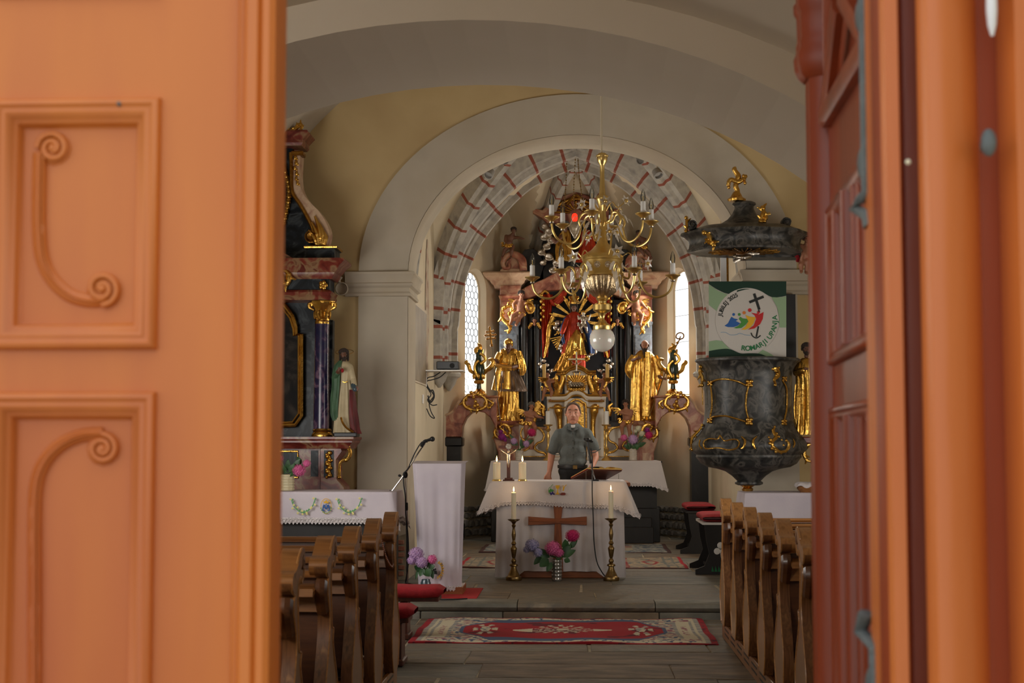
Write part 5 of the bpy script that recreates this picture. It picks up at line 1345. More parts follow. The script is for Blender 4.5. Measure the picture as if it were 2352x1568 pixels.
# painting with gold frame (centre hidden left)
cxp = 560; fr_pts = [(632,687),(655,703),(672,726),(680,752),(681,768),(693,768),(693,955),(678,976),(628,978)]
mb = MB(); mirror = [(2*cxp-x, y) for x, y in reversed(fr_pts)]; full = mirror + [(560,668)] + fr_pts if False else [(2*cxp-x, y) for x, y in reversed(fr_pts)]
outl = fr_pts + [(500,978),(2*cxp-678,976),(2*cxp-693,955),(2*cxp-693,768),(2*cxp-681,768),(2*cxp-672,726),(2*cxp-632,687),(560,670)]
mb = MB(); mb.pprism(outl, YS+.17, .03); pa = mb.build('altar_painting', M['paintdark'], sa, flat=True)
for r_, d_ in ((5.5, .15), (2.6, .135)):
    mb = MB(); off = 0 if r_ > 4 else 1; 
    pts = outl if not off else [(cxp+(x-cxp)*.945, 825+(y-825)*.955) for x, y in outl]
    P3 = [A(x, y, YS+d_) for x, y in pts]; mb.tube(P3, S(r_, YS), 8, closed=True); mb.build('gilt_frame', M['gold'], pa, angle=30)
# columns
def column(cx, nm='column'):
    mb = MB(); mb.plathe(cx, [(17,738),(16.5,760),(17.5,860),(18.5,960),(18,988)], YS, 24); co = mb.build(nm, M['purplem'], sa)
    mb = MB(); mb.plathe(cx, [(14,735),(17,738),(17,744),(14,746)], YS, 24); mb.plathe(cx, [(19,984),(22,988),(20,992),(23,995),(25,1000),(24,1004),(26,1006)], YS, 24); mb.build('gilt_base_rings', M['gold'], co)['kind'] = 'stuff'
    mb = MB(); mb.plathe(cx, [(15,736),(16,722),(20,708),(27,699),(28,696),(28,692),(10,691)], YS, 16, flute=.06, fn=8)
    for q in (-1, 1):
        mb.ptube([(cx+q*19,712),(cx+q*29,706),(cx+q*30,698),(cx+q*24,697),(cx+q*24,703)], YS-.04, [2,4,4,3,2], n=7)
        mb.ptube([(cx+q*6,733),(cx+q*11,722),(cx+q*9,713)], YS-.085, [3,4.5,2], n=6)
    for k in range(8):
        a = 2*PI*k/8; c = A(cx, 722, YS); mb.ell((c.x+S(17,YS)*math.cos(a), YS+S(17,YS)*math.sin(a), c.z), (.018,.018,.05), 8, 6)
    mb.build('gilt_capital', M['gold'], co)
column(740); column(2*cxp-740)
# entablature
def mould_bar(nm, prof, x0, x1, Y, m, d=.35, par=None):
    "horizontal moulding: prof (py, projection px)"
    mb = MB(); rings = []
    for py, pj in prof:
        a = A(x0-pj, py, Y); b = A(x1+pj, py, Y); pjw = S(pj, Y); rings.append([(a.x, Y-pjw, a.z), (b.x, Y-pjw, a.z), (b.x, Y+d, a.z), (a.x, Y+d, a.z)])
    mb.loft(rings, cap=True); return mb.build(nm, m, par or sa, angle=25)
mould_bar('architrave', [(690,2),(684,6),(678,4),(672,8),(667,2)], LX, 755, YS-.08, M['redm'])
mould_bar('frieze', [(668,0),(640,0)], LX, 755, YS-.06, M['bluem'])
mould_bar('cornice', [(642,2),(634,8),(628,10),(622,16),(614,22),(608,30),(603,36),(598,34),(596,20)], LX, 760, YS-.06, M['redm'])
mb = MB(); mb.prism([A(x, y, YS-.12) for x, y in ((560,560),(632,574),(655,582),(682,598),(700,606),(700,618),(680,612),(650,600),(620,598),(560,590))], (0,.3,0)); mb.build('swept_pediment', M['redm'], sa, angle=30)
mb = MB()
for x, y in ((742,655),): 
    for k in range(5): a = 2*PI*k/5; mb.pell(x+6*math.cos(a), y+6*math.sin(a), YS-.09, 5, 6, 4)
    mb.pell(x, y, YS-.1, 4, 4, 4)
mb.build('gilt_rosette', M['gold'], sa)
mb = MB(); rocaille(mb, [(642,625),(655,622),(664,632),(662,648),(655,655),(648,650)], YS-.12, 5); rocaille(mb, [(640,665),(648,640),(642,630)], YS-.12, 5, leafy=False); mb.build('gilt_cartouche', M['gold'], sa)
# attic storey
mb = MB(); mb.pprism([(LX,310),(668,310),(672,345),(676,420),(692,470),(722,520),(722,598),(LX,598)], YS+.15, .25); at_ = mb.build('attic_panel', M['bluem'], sa)
mb = MB(); mb.pprism([(LX,375),(600,352),(640,360),(655,400),(660,440),(652,490),(632,540),(LX,560)], YS+.12, .03); mb.build('attic_painting', M['paintdark'], at_, flat=True)
mb = MB(); mb.ptube([(600,330),(638,350),(655,395),(664,440),(657,490),(640,535),(600,560)], YS+.11, 5, k=8, n=8)
for i, p in enumerate(cr([(600,330),(638,350),(655,395),(664,440),(657,490),(640,535),(600,560)], 8)[::2]): mb.pell(p[0], p[1], YS+.10, 6.5, 5, 5)
mb.build('gilt_oval_frame', M['gold'], at_)
mould_bar('attic_plinth', [(600,0),(572,0),(570,5),(566,5)], 706, 768, YS-.02, M['bluem'])
mould_bar('gilt_edge', [(570,6),(567,7),(565,6)], 706, 768, YS-.03, M['gold'])
mb = MB(); Yv = YS-.02
def ribbon(nm, pts, wpx, d, m, Y=Yv, par=None, bev=0):
    "slab following a px path: width in px, extruded by d in depth"
    C_ = cr(pts, 6); L, R_ = [], []
    for i, p in enumerate(C_):
        a, b = C_[max(i-1,0)], C_[min(i+1,len(C_)-1)]; t = Vector((b[0]-a[0], b[1]-a[1])).normalized(); w_ = p[2] if len(p) > 2 else wpx
        L.append((p[0]-t.y*w_/2, p[1]+t.x*w_/2)); R_.append((p[0]+t.y*w_/2, p[1]-t.x*w_/2))
    mb = MB(); rings = [[A(l[0], l[1], Y), A(r[0], r[1], Y), A(r[0], r[1], Y)+Vector((0,d,0)), A(l[0], l[1], Y)+Vector((0,d,0))] for l, r in zip(L, R_)]
    mb.loft(rings, cap=True); return mb.build(nm, m, par or sa, angle=35)
ribbon('volute_pilaster', [(683,345,14),(678,400,18),(682,440,22),(702,470,22),(722,496,30),(738,530,34),(735,560,30)], 20, .22, M['pinkl'])
mb = MB(); mb.ptube([(668,350),(669,400),(671,440),(688,468),(700,488),(716,520),(722,545)], Yv-.01, 4.5, n=7); mb.build('gilt_volute_edge', M['goldd'], sa)
mb = MB()
for i, (x, y) in enumerate(((678,362),(680,374),(677,386),(681,398),(680,410),(683,420))): mb.pell(x, y, Yv-.01, 4.5-.3*i, 6, 3); mb.pell(x+4, y+4, Yv-.01, 2.5, 3, 2)
mb.build('gilt_pendant', M['gold'], sa)
mb = MB()
for q, L in ((-12,34),(-5,52),(2,66),(9,50),(15,32)):
    mb.ptube([(735+q*.6,562),(733+q,562-L*.5),(728+q*1.25-L*.12,562-L)], Yv-.03, [4,6,2], k=3, n=7)
mb.build('gilt_acanthus', M['gold'], sa)
mb = MB(); c = A(714,543,Yv-.02); mb.lathe([(.001,-.02),(.035,-.03),(.045,-.01),(.065,0),(.065,.2)], 0, 0, 20); mb.v = [Vector((c.x+p.x, c.y+p.z, c.z+p.y)) for p in mb.v]; mb.build('volute_scroll', M['goldd'], sa)
mb = MB(); mb.pbox(668, 696, 346, 356, Yv-.03, .16, bev=.008); mb.build('gilt_block', M['goldd'], sa)
mould_bar('crown_cornice', [(336,0),(330,4),(322,4),(314,12),(308,18),(304,16),(302,8)], LX, 692, YS-.0, M['redm'])
mb = MB(); rocaille(mb, [(628,275),(640,292),(655,302),(672,300),(685,292),(690,286)], YS-.05, 4, seed=3); rocaille(mb, [(640,292),(642,275),(638,268)], YS-.05, 3); rocaille(mb, [(690,300),(694,290),(684,286),(678,294)], YS-.05, 3.5); mb.ptube([(655,300),(657,288),(661,283)], YS-.05, [3,3,1.5]); mb.build('gilt_crest', M['gold'], sa)
# predella
mould_bar('predella_cornice', [(1030,0),(1022,4),(1016,10),(1012,10),(1008,14),(1003,14)], LX, 800, YS-.12, M['redm'], .5)
mould_bar('predella', [(1132,0),(1026,0)], LX, 735, YS-.02, M['redm'])
mb = MB(); mb.pprism([(735,1024),(782,1024),(786,1036),(772,1056),(774,1100),(790,1118),(792,1134),(735,1134)], YS-.1, .35, bev=.006); pd_ = mb.build('column_pedestal', M['pinkl'] if False else M['redm'], sa, angle=30)
mb = MB(); mb.pbox(744, 766, 1034, 1096, YS-.108, .02); mb.build('blue_inlay', M['bluem'], pd_)
mb = MB()
for i in range(7): mb.pell(755+(-2 if i%2 else 2), 1040+i*8.6, YS-.12, 7.5-.4*abs(3-i), 5.5, 5); mb.pell(750+(8 if i%2 else 0), 1044+i*8.6, YS-.12, 3, 4, 3)
mb.build('gilt_pendant', M['gold'], pd_)
mb = MB(); mb.ptube([(799,1026),(804,1038),(800,1052),(786,1058),(780,1068),(779,1094)], YS-.1, [4,4.5,4.5,4,3.5,3.5], n=8); mb.pell(799,1026,YS-.1,6,5); mb.pell(779,1096,YS-.1,5,4.5); mb.pell(795,1056,YS-.1,5,5); mb.build('gilt_console_scroll', M['gold'], sa)
mb = MB(); mb.pbox(LX, 683, 1036, 1096, YS-.03, .02); q_ = mb.build('blue_inlay', M['bluem'], sa)
mb = MB(); mb.ptube([(LX,1036),(684,1036),(684,1056)], YS-.04, 2.5, smooth=False); mb.ptube([(684,1080),(684,1096),(LX,1096)], YS-.04, 2.5, smooth=False); mb.build('gilt_fillet', M['gold'], q_)
mb = MB(); mb.pbox(714, 730, 1034, 1094, YS-.03, .02); mb.build('blue_inlay', M['bluem'], sa)
MB().box(Xof(LX,YS), Xof(800,YS), YS-.1, 15.38, PZ, Zof(1130,YS)).build('masonry_base', M['redm'], sa)
# mensa and its cloth
YM2 = 13.75; xr = Xof(903, YM2); zt4 = Zof(1131, YM2)
mt = thing('side_altar_table', (xr-1.2, YM2+.4, PZ), 'table of the left side altar under an embroidered white cloth', 'table')
MB().box(xr-1.8, xr-.04, YM2+.05, YS-.22, PZ, zt4-.02).build('table_body', M['darkwood'], mt)
def dr2(p, k): return .30
oc2 = drape('side_altar_cloth', M['clothp'], xr-.91, YM2+.38, .91, .38, zt4, dr2, flare=.02, cdrop=.28, waves=.9, amp=.014, lace=.22, seed=5, cf=.07, scallop=.035)
tag(oc2, 'white cloth with blue monogram and green garlands on the left side altar', 'altar cloth')
Y = YM2-.045
emb(oc2, 'embroidered_oval', M['kyel'], [('l',[(749+12*math.cos(a*PI/10), 1162+17*math.sin(a*PI/10)) for a in range(21)],.7)], Y)
emb(oc2, 'embroidered_monogram', M['kblue'], [('l',[(741,1172),(744,1159),(749,1169),(754,1159),(757,1172)],1.4), ('l',[(744,1166),(749,1158),(754,1166)],1.0), ('l',[(739,1172),(746,1172)],1.0), ('l',[(752,1172),(759,1172)],1.0)], Y)
emb(oc2, 'embroidered_crown', M['kyel'], [('p',[(744,1155),(742,1149),(746,1152),(749,1147),(752,1152),(756,1149),(754,1155)])], Y)
emb(oc2, 'embroidered_wreath', M['lgreen'], [('d',749+12*math.cos(a), 1163+15*math.sin(a),1.6) for a in (.2,.6,1.0,1.4,1.8,2.2,2.6,2.9)], Y)
for gx in (697, 803):
    pts = [(gx-27,1150),(gx-22,1163),(gx-10,1174),(gx,1177),(gx+10,1173),(gx+20,1163),(gx+26,1148)]
    emb(oc2, 'embroidered_garland', M['lgreen'], [('l', pts, 1.0)] + [('l', [(p[0],p[1]),(p[0]+3,p[1]-5)], 1.4) for p in cr(pts, 2)], Y)
    emb(oc2, 'embroidered_blossoms', M['lyel'], [('d', p[0]+(3 if i%2 else -3), p[1]+(4 if i%3 else -4), 2.6) for i, p in enumerate(cr(pts, 2))], Y-.002)
glass_vase(660, 1089, 1135, 32, YM2+.25, 'ivory ribbed vase of pink flowers on the left side altar', 'ivoryv', z=zt4+.006)
bouquet(660, 1089, YM2+.25, 'pink hydrangeas in the ivory vase on the left side altar',
    [(688,1080,15,'fpink',-.02),(704,1064,10,'fpink',0),(636,1064,12,'fpink',0),(640,1052,10,'fpink',.02)],
    [(655,1088,645,1068,18,0),(665,1086,678,1064,16,0),(672,1082,690,1052,16,.02),(650,1088,640,1082,14,-.03),(668,1088,676,1092,12,-.04),(660,1080,662,1054,14,.02),(690,1066,682,1048,12,.03)], None)
# statue of a robed figure with halo
Y = 14.68
js = thing('robed_statue', A(792,1003,Y), 'painted statue in cream robe and green cloak on the side altar cornice', 'statue')
mb = MB(); mb.pbox(766, 819, 993, 1003, Y-.1, .22, bev=.008); mb.build('base', M['blackp'], js)
mb = MB(); body(mb, [(830,791,8),(838,792,17),(850,793,19),(872,792,16),(885,792,17),(920,792,21),(960,792,24),(994,795,29)], Y, 9, .11, .62, 2); mb.build('robe', M['crobe'], js, angle=60)
mb = MB(); body(mb, [(828,788,10),(840,788,20),(860,787,24),(890,785,23),(920,782,22),(950,780,19),(966,781,15)], Y, 7, .13, .72, 5, 120, 262, n=44); mb.build('green_cloak', M['gcloak'], js, angle=60)
mb = MB(); body(mb, [(895,800,14),(915,799,18),(950,799,21),(985,801,25),(996,804,26)], Y, 6, .14, .85, 8, -72, 55, n=40); mb.build('maroon_cloak', M['maroon'], js, angle=60)
mb = MB(); mb.ptube([(783,958),(788,972),(798,984),(812,992)], Y-.13, 2.6, n=6); mb.build('gilt_hem', M['goldd'], js)
mb = MB(); limb(mb, [(804,846,0,8),(812,872,-.03,7),(817,888,-.08,6.5)], Y); mb.build('sleeve', M['crobe'], js)
mb = MB(); mb.pcap((815,886,-.07), 7.5, (819,894,-.1), 6.5, Y); mb.build('cuff', M['ceramic'], js)
mb = MB(); hand(mb, 817, 893, Y, 15, 12, -.11); limb(mb, [(777,858,-.06,6),(783,852,-.13,4.5)], Y); hand(mb, 783, 852, Y, 12, -50, -.14); mb.fuse('hands', M['fleshd'], js, .005, 1)
mb = MB(); limb(mb, [(775,846,0,9),(770,868,-.02,8),(778,858,-.08,6)], Y); mb.build('sleeve', M['gcloak'], js)
mb = MB(); mb.pell(791,852,Y,3.5,5,3,dy=-.13); mb.build('heart', M['red'], js); mb = MB(); mb.ptube([(787,876),(792,878),(798,876)], Y-.125, 1.6); mb.build('gilt_belt', M['gold'], js)
headset(js, 790, 813, Y, 25, M['fleshd'], M['hair'], .3, beard=.62, long=True)
mb = MB(); c = A(791,808,Y+.06); R_ = S(21,Y); mb.tube([(c.x+R_*math.cos(a*PI/14), c.y+R_*.6*math.sin(a*PI/14), c.z+R_*.32*math.sin(a*PI/14)) for a in range(28)], .003, 5, closed=True); mb.build('halo', M['goldd'], js)
# wall lamp behind the entablature
wl_ = thing('wall_spotlight', A(788,655,15.3), 'white spotlight on the arch pillar beside the side altar cornice', 'spotlight')
mb = MB(); c = A(786,664,15.2); mb.lathe([(.001,-.06),(.04,-.055),(.062,-.01),(.07,.05),(.062,.055),(.05,.0)], 0, 0, 20); mb.v = [Vector((c.x+p.x, c.y-p.z, c.z+p.y)) for p in mb.v]; mb.build('lamp_head', M['white'], wl_)
mb = MB(); mb.ptube([(784,655),(778,645),(784,635)], 15.28, 4, n=8); mb.build('bracket', M['white'], wl_)
# ================================================================ PULPIT
YP = 14.86; PX = 1717; SY = .80
PPR = [(60,822),(112,823),(117,826),(117,830),(110,834),(105,842),(101,850),(98,858),(97,900),(96,940),(98,962),(104,982),(113,996),(124,1008),(130,1020),(129,1032),(122,1040),(116,1044),(117,1049),(113,1054),(106,1064),(92,1072),(70,1076),(52,1082),(38,1092),(30,1100),(26,1104),(31,1107),(31,1111),(24,1114)]
pul = thing('pulpit', (Xof(PX,YP), YP, Zof(1132,YP,PX)), 'dark mottled marble pulpit with gilded frames hanging on the right pillar', 'pulpit')
mb = MB(); mb.plathe(PX, PPR, YP, 72, sy=SY); 
cP = A(PX, 900, YP)
for v in mb.v:      # softly facetted plan
    a = math.atan2((v.y-YP)/SY, v.x-cP.x); f = 1 + .022*math.cos(6*a+.4); v.x = cP.x + (v.x-cP.x)*f; v.y = YP + (v.y-YP)*f
mb.build('basket', M['pulpit'], pul, angle=40)
mb = MB(); mb.plathe(PX, [(16,1112),(17,1114),(13,1117),(9,1119),(13,1122),(12,1127),(6,1131),(1,1133)], YP, 20); mb.build('gilt_pendant', M['gold'], pul)
PR_ = [(A(PX,y,YP).z, S(r,YP)) for r, y in PPR]
def prad(z):
    for (z0, r0), (z1, r1) in zip(PR_, PR_[1:]):
        if z1 <= z <= z0: return r0 + (r1-r0)*(z0-z)/max(z0-z1, 1e-6)
    return .45
def onp(px, py, off=.006):
    Y = YP-.4
    for _ in range(5):
        P = A(px, py, Y); r = prad(P.z); dx = P.x-cP.x; Y = YP - SY*math.sqrt(max(r*r-dx*dx, .0004)) - off
    return A(px, py, Y)
def ptub(mb, pts, r, k=6): mb.tube([onp(x, y) for x, y in cr(pts, k)], S(r, YP) if not hasattr(r, '__len__') else [S(q, YP) for q in r], 7)
def knob(mb, x, y, r): 
    for dx, dy in ((0,0),(.7,-.7),(-.7,.6),(.6,.7),(-.6,-.7)): mb.ell(onp(x+dx*r, y+dy*r), S(r*.75, YP), 8, 6)
mb = MB()
ptub(mb, [(1632,882),(1636,876),(1652,871),(1672,871),(1695,876),(1712,884)], 2.3); ptub(mb, [(1720,884),(1715,905),(1713,930),(1716,950),(1720,962)], 2.3)
ptub(mb, [(1631,962),(1640,957),(1665,955),(1690,961),(1712,968)], 2.3); ptub(mb, [(1632,886),(1635,910),(1635,935),(1631,958)], 2.3)
knob(mb, 1721, 880, 6.5); knob(mb, 1721, 968, 6.5); knob(mb, 1631, 880, 4.5); knob(mb, 1630, 966, 4.5); mb.build('gilt_panel_frame', M['gold'], pul)
mb = MB(); ptub(mb, [(1803,868),(1798,874),(1806,890),(1808,920),(1806,945),(1801,966),(1803,974)], 2.3); knob(mb, 1802, 870, 4.5); knob(mb, 1801, 970, 5); mb.build('gilt_panel_frame', M['gold'], pul)
mb = MB(); ptub(mb, [(1827,882),(1825,910),(1824,940),(1826,962)], 2); mb.build('gilt_panel_frame', M['gold'], pul)
mb = MB(); ptub(mb, [(1618,1012),(1616,1020),(1622,1030),(1650,1028),(1672,1033),(1692,1029),(1698,1018),(1694,1010),(1680,1009),(1664,1012),(1654,1000),(1648,1008),(1630,1007),(1618,1012)], 1.8, 4)
mb.build('gilt_belly_scroll', M['gold'], pul); mb = MB()
ptub(mb, [(1608,1010),(1606,1022),(1612,1030)], 1.8); mb.build('gilt_belly_scroll', M['gold'], pul); mb = MB(); ptub(mb, [(1703,1002),(1711,1012),(1708,1026),(1702,1030)], [1.5,3,3,1.5]); mb.build('gilt_belly_scroll', M['gold'], pul); mb = MB(); ptub(mb, [(1738,1002),(1730,1012),(1732,1026),(1736,1030)], [1.5,3,3,1.5]); mb.build('gilt_belly_scroll', M['gold'], pul); mb = MB(); ptub(mb, [(1822,1008),(1825,1018),(1822,1028)], [1,2.5,1]); mb.build('gilt_belly_scroll', M['gold'], pul)
mb = MB()
ptub(mb, [(1780,978),(1776,990),(1782,1004),(1774,1014),(1776,1026),(1790,1036),(1806,1034),(1812,1020),(1804,1010)], [2,4,4.5,4,4,4.5,4,4,3])
for x, y, r in ((1779,980,3),(1775,988,4),(1783,996,4),(1770,1010,4),(1768,1018,4),(1773,1030,4),(1782,1037,4),(1794,1039,4),(1804,1036,4),(1811,1028,4),(1806,1012,4),(1795,1010,3),(1788,1003,4),(1766,1004,3),(1799,1022,3)): mb.ell(onp(x, y), S(r, YP), 8, 6)
mb.build('gilt_cartouche', M['gold'], pul)
mb = MB(); ptub(mb, [(1776,846),(1784,848),(1786,862),(1778,872),(1782,884)], [4,6,6,4,3])
for x, y, r in ((1775,847,4),(1782,851,5),(1784,862,5),(1778,872,4),(1780,884,4),(1789,844,3),(1787,858,3)): mb.ell(onp(x, y), S(r, YP), 8, 6)
mb.build('gilt_cartouche', M['gold'], pul)
mb = MB(); rocaille(mb, [(1613,976),(1606,988),(1598,996),(1590,1006),(1588,1020),(1590,1032)], YP-.05, 3); mb.build('gilt_side_scroll', M['gold'], pul); mb = MB(); rocaille(mb, [(1610,842),(1608,855),(1613,868),(1612,884)], YP-.05, 4); mb.ptube([(1613,890),(1614,930)], YP-.05, 1.2, smooth=False); mb.build('gilt_side_scroll', M['gold'], pul)
# backboard and canopy
mb = MB(); mb.pbox(1700, 1829, 676, 830, 15.26, .1); bb = mb.build('backboard', M['darkwood'], pul)
CPR = [(8,462),(20,463),(26,466),(27,470),(22,474),(22,480),(28,492),(38,504),(52,513),(66,518),(110,524),(128,531),(142,536),(143,541),(134,545),(126,552),(123,562),(124,570),(129,576),(126,580),(100,576),(60,574),(1,574)]
mb = MB(); mb.plathe(1709, CPR, YP, 72, sy=SY); cC = A(1709, 540, YP)
for v in mb.v:
    a = math.atan2((v.y-YP)/SY, v.x-cC.x); r = math.hypot(v.x-cC.x, v.y-YP); f = 1 + .03*math.cos(8*a)*(min(1, r/.4)); v.x = cC.x + (v.x-cC.x)*f; v.y = YP + (v.y-YP)*f
cn = thing('pulpit_canopy', (cC.x, YP, A(1709,575,YP).z), 'dark marble sounding board with gilded cross top hanging above the pulpit', 'canopy')
mb.build('sounding_board', M['pulpit'], cn, angle=35)
mb = MB(); mb.pbox(1690, 1840, 560, 590, 15.1, .3); mb.build('wall_bracket', M['pulpit'], cn)
mb = MB(); mb.plathe(1692, [(4,463),(18,462),(19,457),(12,452),(9,445),(6,440)], YP, 20, flute=.12, fn=8); mb.ptube([(1692,456),(1694,440),(1690,428),(1693,415),(1696,405),(1690,395),(1686,388),(1691,385)], YP, [8,6,6.5,6,7,6,5,3], n=9)
mb.ptube([(1674,426),(1674,418),(1680,412),(1694,418),(1706,412),(1712,406)], YP-.02, [4,5,5,6,5,4], n=8); 
for x, y in ((1672,424),(1676,417),(1710,412),(1713,405),(1708,404),(1674,430),(1711,420)): mb.pell(x, y, YP-.02, 4, 4.5)
mb.build('gilt_cross', M['gold'], cn, angle=50)
mb = MB(); rocaille(mb, [(1748,508),(1750,498),(1754,488),(1752,478)], YP-.3, 5); rocaille(mb, [(1756,508),(1760,500),(1758,490)], YP-.3, 3.5); mb.build('gilt_flame', M['gold'], cn)
mb = MB(); rocaille(mb, [(1618,534),(1628,540),(1632,552),(1640,562)], YP-.36, 5); mb.ptube([(1620,548),(1630,558),(1640,564)], YP-.36, [3,5,2]); mb.build('gilt_leaf', M['gold'], cn)
for x, y in ((1590,516), (1806,510)):
    mb = MB(); c = A(x, y, YP-.12); mb.lathe([(.001,-.03),(.02,-.035),(.03,-.02),(.045,-.02),(.05,0),(.05,.08)], 0, 0, 18); mb.v = [Vector((c.x+p.x, c.y+p.z, c.z+p.y)) for p in mb.v]
    mb.tube([(c.x+r*math.cos(a), c.y-.035, c.z+r*math.sin(a)) for r, a in [(.044-.0028*i, i*.7) for i in range(14)]], .006, 6); mb.build('scroll', M['pulpit'], cn)
mb = MB(); rocaille(mb, [(1576,530),(1578,515),(1576,500)], YP-.12, 3.5); mb.build('gilt_leaf', M['gold'], cn)
mb = MB(); c = Vector((cC.x, YP, A(1709,576,YP).z))
for k in range(36):
    a = 2*PI*k/36; R_ = .36 if k % 2 else .27; mb.tube([(c.x+.05*math.cos(a), c.y+.05*math.sin(a)*SY, c.z-.02), (c.x+R_*math.cos(a), c.y+R_*math.sin(a)*SY, c.z-.012)], [.009,.006], 5)
mb.ell((c.x,c.y,c.z-.02), (.09,.08,.02), 16, 6); mb.build('gilt_rays', M['goldd'], cn)
mb = MB(); Yd = YP-.1; limb(mb, [(1722,588,0,5),(1708,592,-.02,7),(1694,590,0,4)], Yd); mb.pell(1688,588,Yd,4,4); mb.ptube([(1706,590),(1720,582),(1744,582)], Yd, [3,6,2], flat=.4); mb.ptube([(1704,592),(1690,598),(1686,604)], Yd, [3,5,2], flat=.4); mb.build('silver_dove', M['silver'], cn)
# frame fragment and picture behind
mb = MB(); mb.pbox(1655, 1669, 590, 650, 15.3, .04); f_ = mb.build('gilt_framed_mirror', M['candlew']); tag(f_, 'narrow upright white panel with gilded edge behind the pulpit canopy', 'panel')
mb = MB(); mb.pbox(1669, 1674, 590, 650, 15.29, .05, bev=.004); mb.build('gilt_edge', M['goldd'], f_)
# ---- banner
YB2 = YP - .16
ban = thing('banner', A(1717,828,YB2), 'square white and green banner with a colourful logo of four figures and an anchor cross', 'banner')
def warp(px, py):
    return A(px, py, YB2 - .010*math.sin((px-1628)/178*PI*1.5))
def bpoly(nm, pts, m, lift=.0):
    mb = MB(); ps = [warp(x, y) - Vector((0, lift, 0)) for x, y in pts]; mb.add(ps + [p + Vector((0,.0015,0)) for p in ps], [tuple(range(len(ps))), tuple(range(2*len(ps)-1, len(ps)-1, -1))] + [(i, i+len(ps), (i+1)%len(ps)+len(ps), (i+1)%len(ps)) for i in range(len(ps))])
    return mb.build(nm, m, ban, flat=True)
mb = MB(); mb.grid(lambda u, v: warp(1628+178*u, 646+181*v) + Vector((0,.004,0)), 24, 4); n0 = len(mb.v); mb.grid(lambda u, v: warp(1628+178*u, 646+181*v) + Vector((0,.010,0)), 24, 4); mb.build('sheet', M['printw'], ban, flat=True)
def densify(pts, n=6):
    out = []
    for i in range(len(pts)):
        a, b = pts[i], pts[(i+1) % len(pts)]
        for j in range(n): out.append((a[0]+(b[0]-a[0])*j/n, a[1]+(b[1]-a[1])*j/n))
    return out
def circ(cx, cy, rx, ry, a0, a1, n=16): return [(cx+rx*math.cos(math.radians(a0+(a1-a0)*i/n)), cy+ry*math.sin(math.radians(a0+(a1-a0)*i/n))) for i in range(n+1)]
CX, CY, RX, RY_ = 1716, 736, 73, 75
def strip(nm, top, bot, m, lift):
    "print between two px curves of equal length"
    mb = MB(); n = len(top); ps = [warp(*p) - Vector((0,lift,0)) for p in top] + [warp(*p) - Vector((0,lift,0)) for p in bot]
    mb.add(ps, [(i, i+1, n+i+1, n+i) for i in range(n-1)]); return mb.build(nm, m, ban, flat=True)
def lerp(pts, x):
    for a, b in zip(pts, pts[1:]):
        if a[0] <= x <= b[0]: return a[1] + (b[1]-a[1])*(x-a[0])/max(b[0]-a[0], 1e-6)
    return pts[-1][1]
xs = [1628 + 178*i/40 for i in range(41)]
top_dark = cr([(1628,652),(1650,666),(1675,675),(1700,668),(1720,664),(1745,668),(1772,682),(1790,682),(1806,679)], 5)
strip('green_field', [(x, 646) for x in xs], [(x, lerp(top_dark, x)) for x in xs], M['pdark'], .0005)
bot_dark = cr([(1628,806),(1650,802),(1675,801),(1700,811),(1720,811),(1745,812),(1765,820),(1780,826.5),(1806,826.8)], 5)
strip('green_field', [(x, lerp(bot_dark, x)) for x in xs], [(x, 827) for x in xs], M['pdark'], .0005)
bpoly('pale_green_field', [(1628,653),(1650,668),(1676,678),(1664,690),(1652,704),(1646,714),(1636,706),(1628,700)], M['ppale'], .0004)
bpoly('pale_green_field', [(1628,784),(1645,781),(1658,783),(1676,801),(1650,802),(1628,806)], M['ppale'], .0004)
bpoly('pale_green_field', [(1772,682),(1790,683),(1806,680),(1806,752),(1790,752),(1790,730),(1785,705)], M['ppale'], .0004)
bpoly('pale_green_field', [(1740,812),(1752,803),(1770,812),(1788,826),(1766,822)], M['ppale'], .0004)
bpoly('white_disc', circ(CX, CY, RX, RY_, 0, 360, 48)[:-1], M['printw'], .0012)
L_ = .002
bpoly('logo_figure_blue', [(1664,748),(1672,742),(1677,732),(1680,727),(1686,731),(1695,733),(1690,737),(1700,742),(1694,748),(1685,751),(1672,751)], M['kblue'], L_)
bpoly('logo_figure_green', [(1685,753),(1696,748),(1703,740),(1697,732),(1700,727),(1706,731),(1715,732),(1720,736),(1712,746),(1703,753),(1692,754)], M['kgrn'], L_)
bpoly('logo_figure_yellow', [(1702,757),(1712,750),(1719,738),(1714,728),(1712,723),(1722,727),(1736,728),(1731,742),(1724,751),(1712,757)], M['kyel'], L_)
bpoly('logo_figure_red', [(1718,757),(1731,747),(1737,732),(1733,724),(1725,718),(1737,720),(1746,717),(1741,723),(1754,716),(1752,732),(1746,744),(1733,754)], M['kred'], L_)
bpoly('logo_figure_red', [(1738,716),(1745,712),(1746,717),(1740,719)], M['kred'], L_)
for nm, x, y, r, m in (('blue',1685,722,3.3,'kblue'),('green',1698,722,3.3,'kgrn'),('yellow',1709,718,3.8,'kor'),('red',1722,712,4.3,'kred')): bpoly('logo_head_'+nm, circ(x, y, r, r, 0, 360, 16)[:-1], M[m], L_+.0005)
def line(nm, pts, w_, m, lift=.0025):
    C_ = cr(pts, 5) if len(pts) > 2 else pts; L, R_ = [], []
    for i, p in enumerate(C_):
        a, b = C_[max(i-1,0)], C_[min(i+1,len(C_)-1)]; t = Vector((b[0]-a[0], b[1]-a[1])).normalized(); L.append((p[0]-t.y*w_/2, p[1]+t.x*w_/2)); R_.append((p[0]+t.y*w_/2, p[1]-t.x*w_/2))
    strip(nm, L, R_, m, lift)
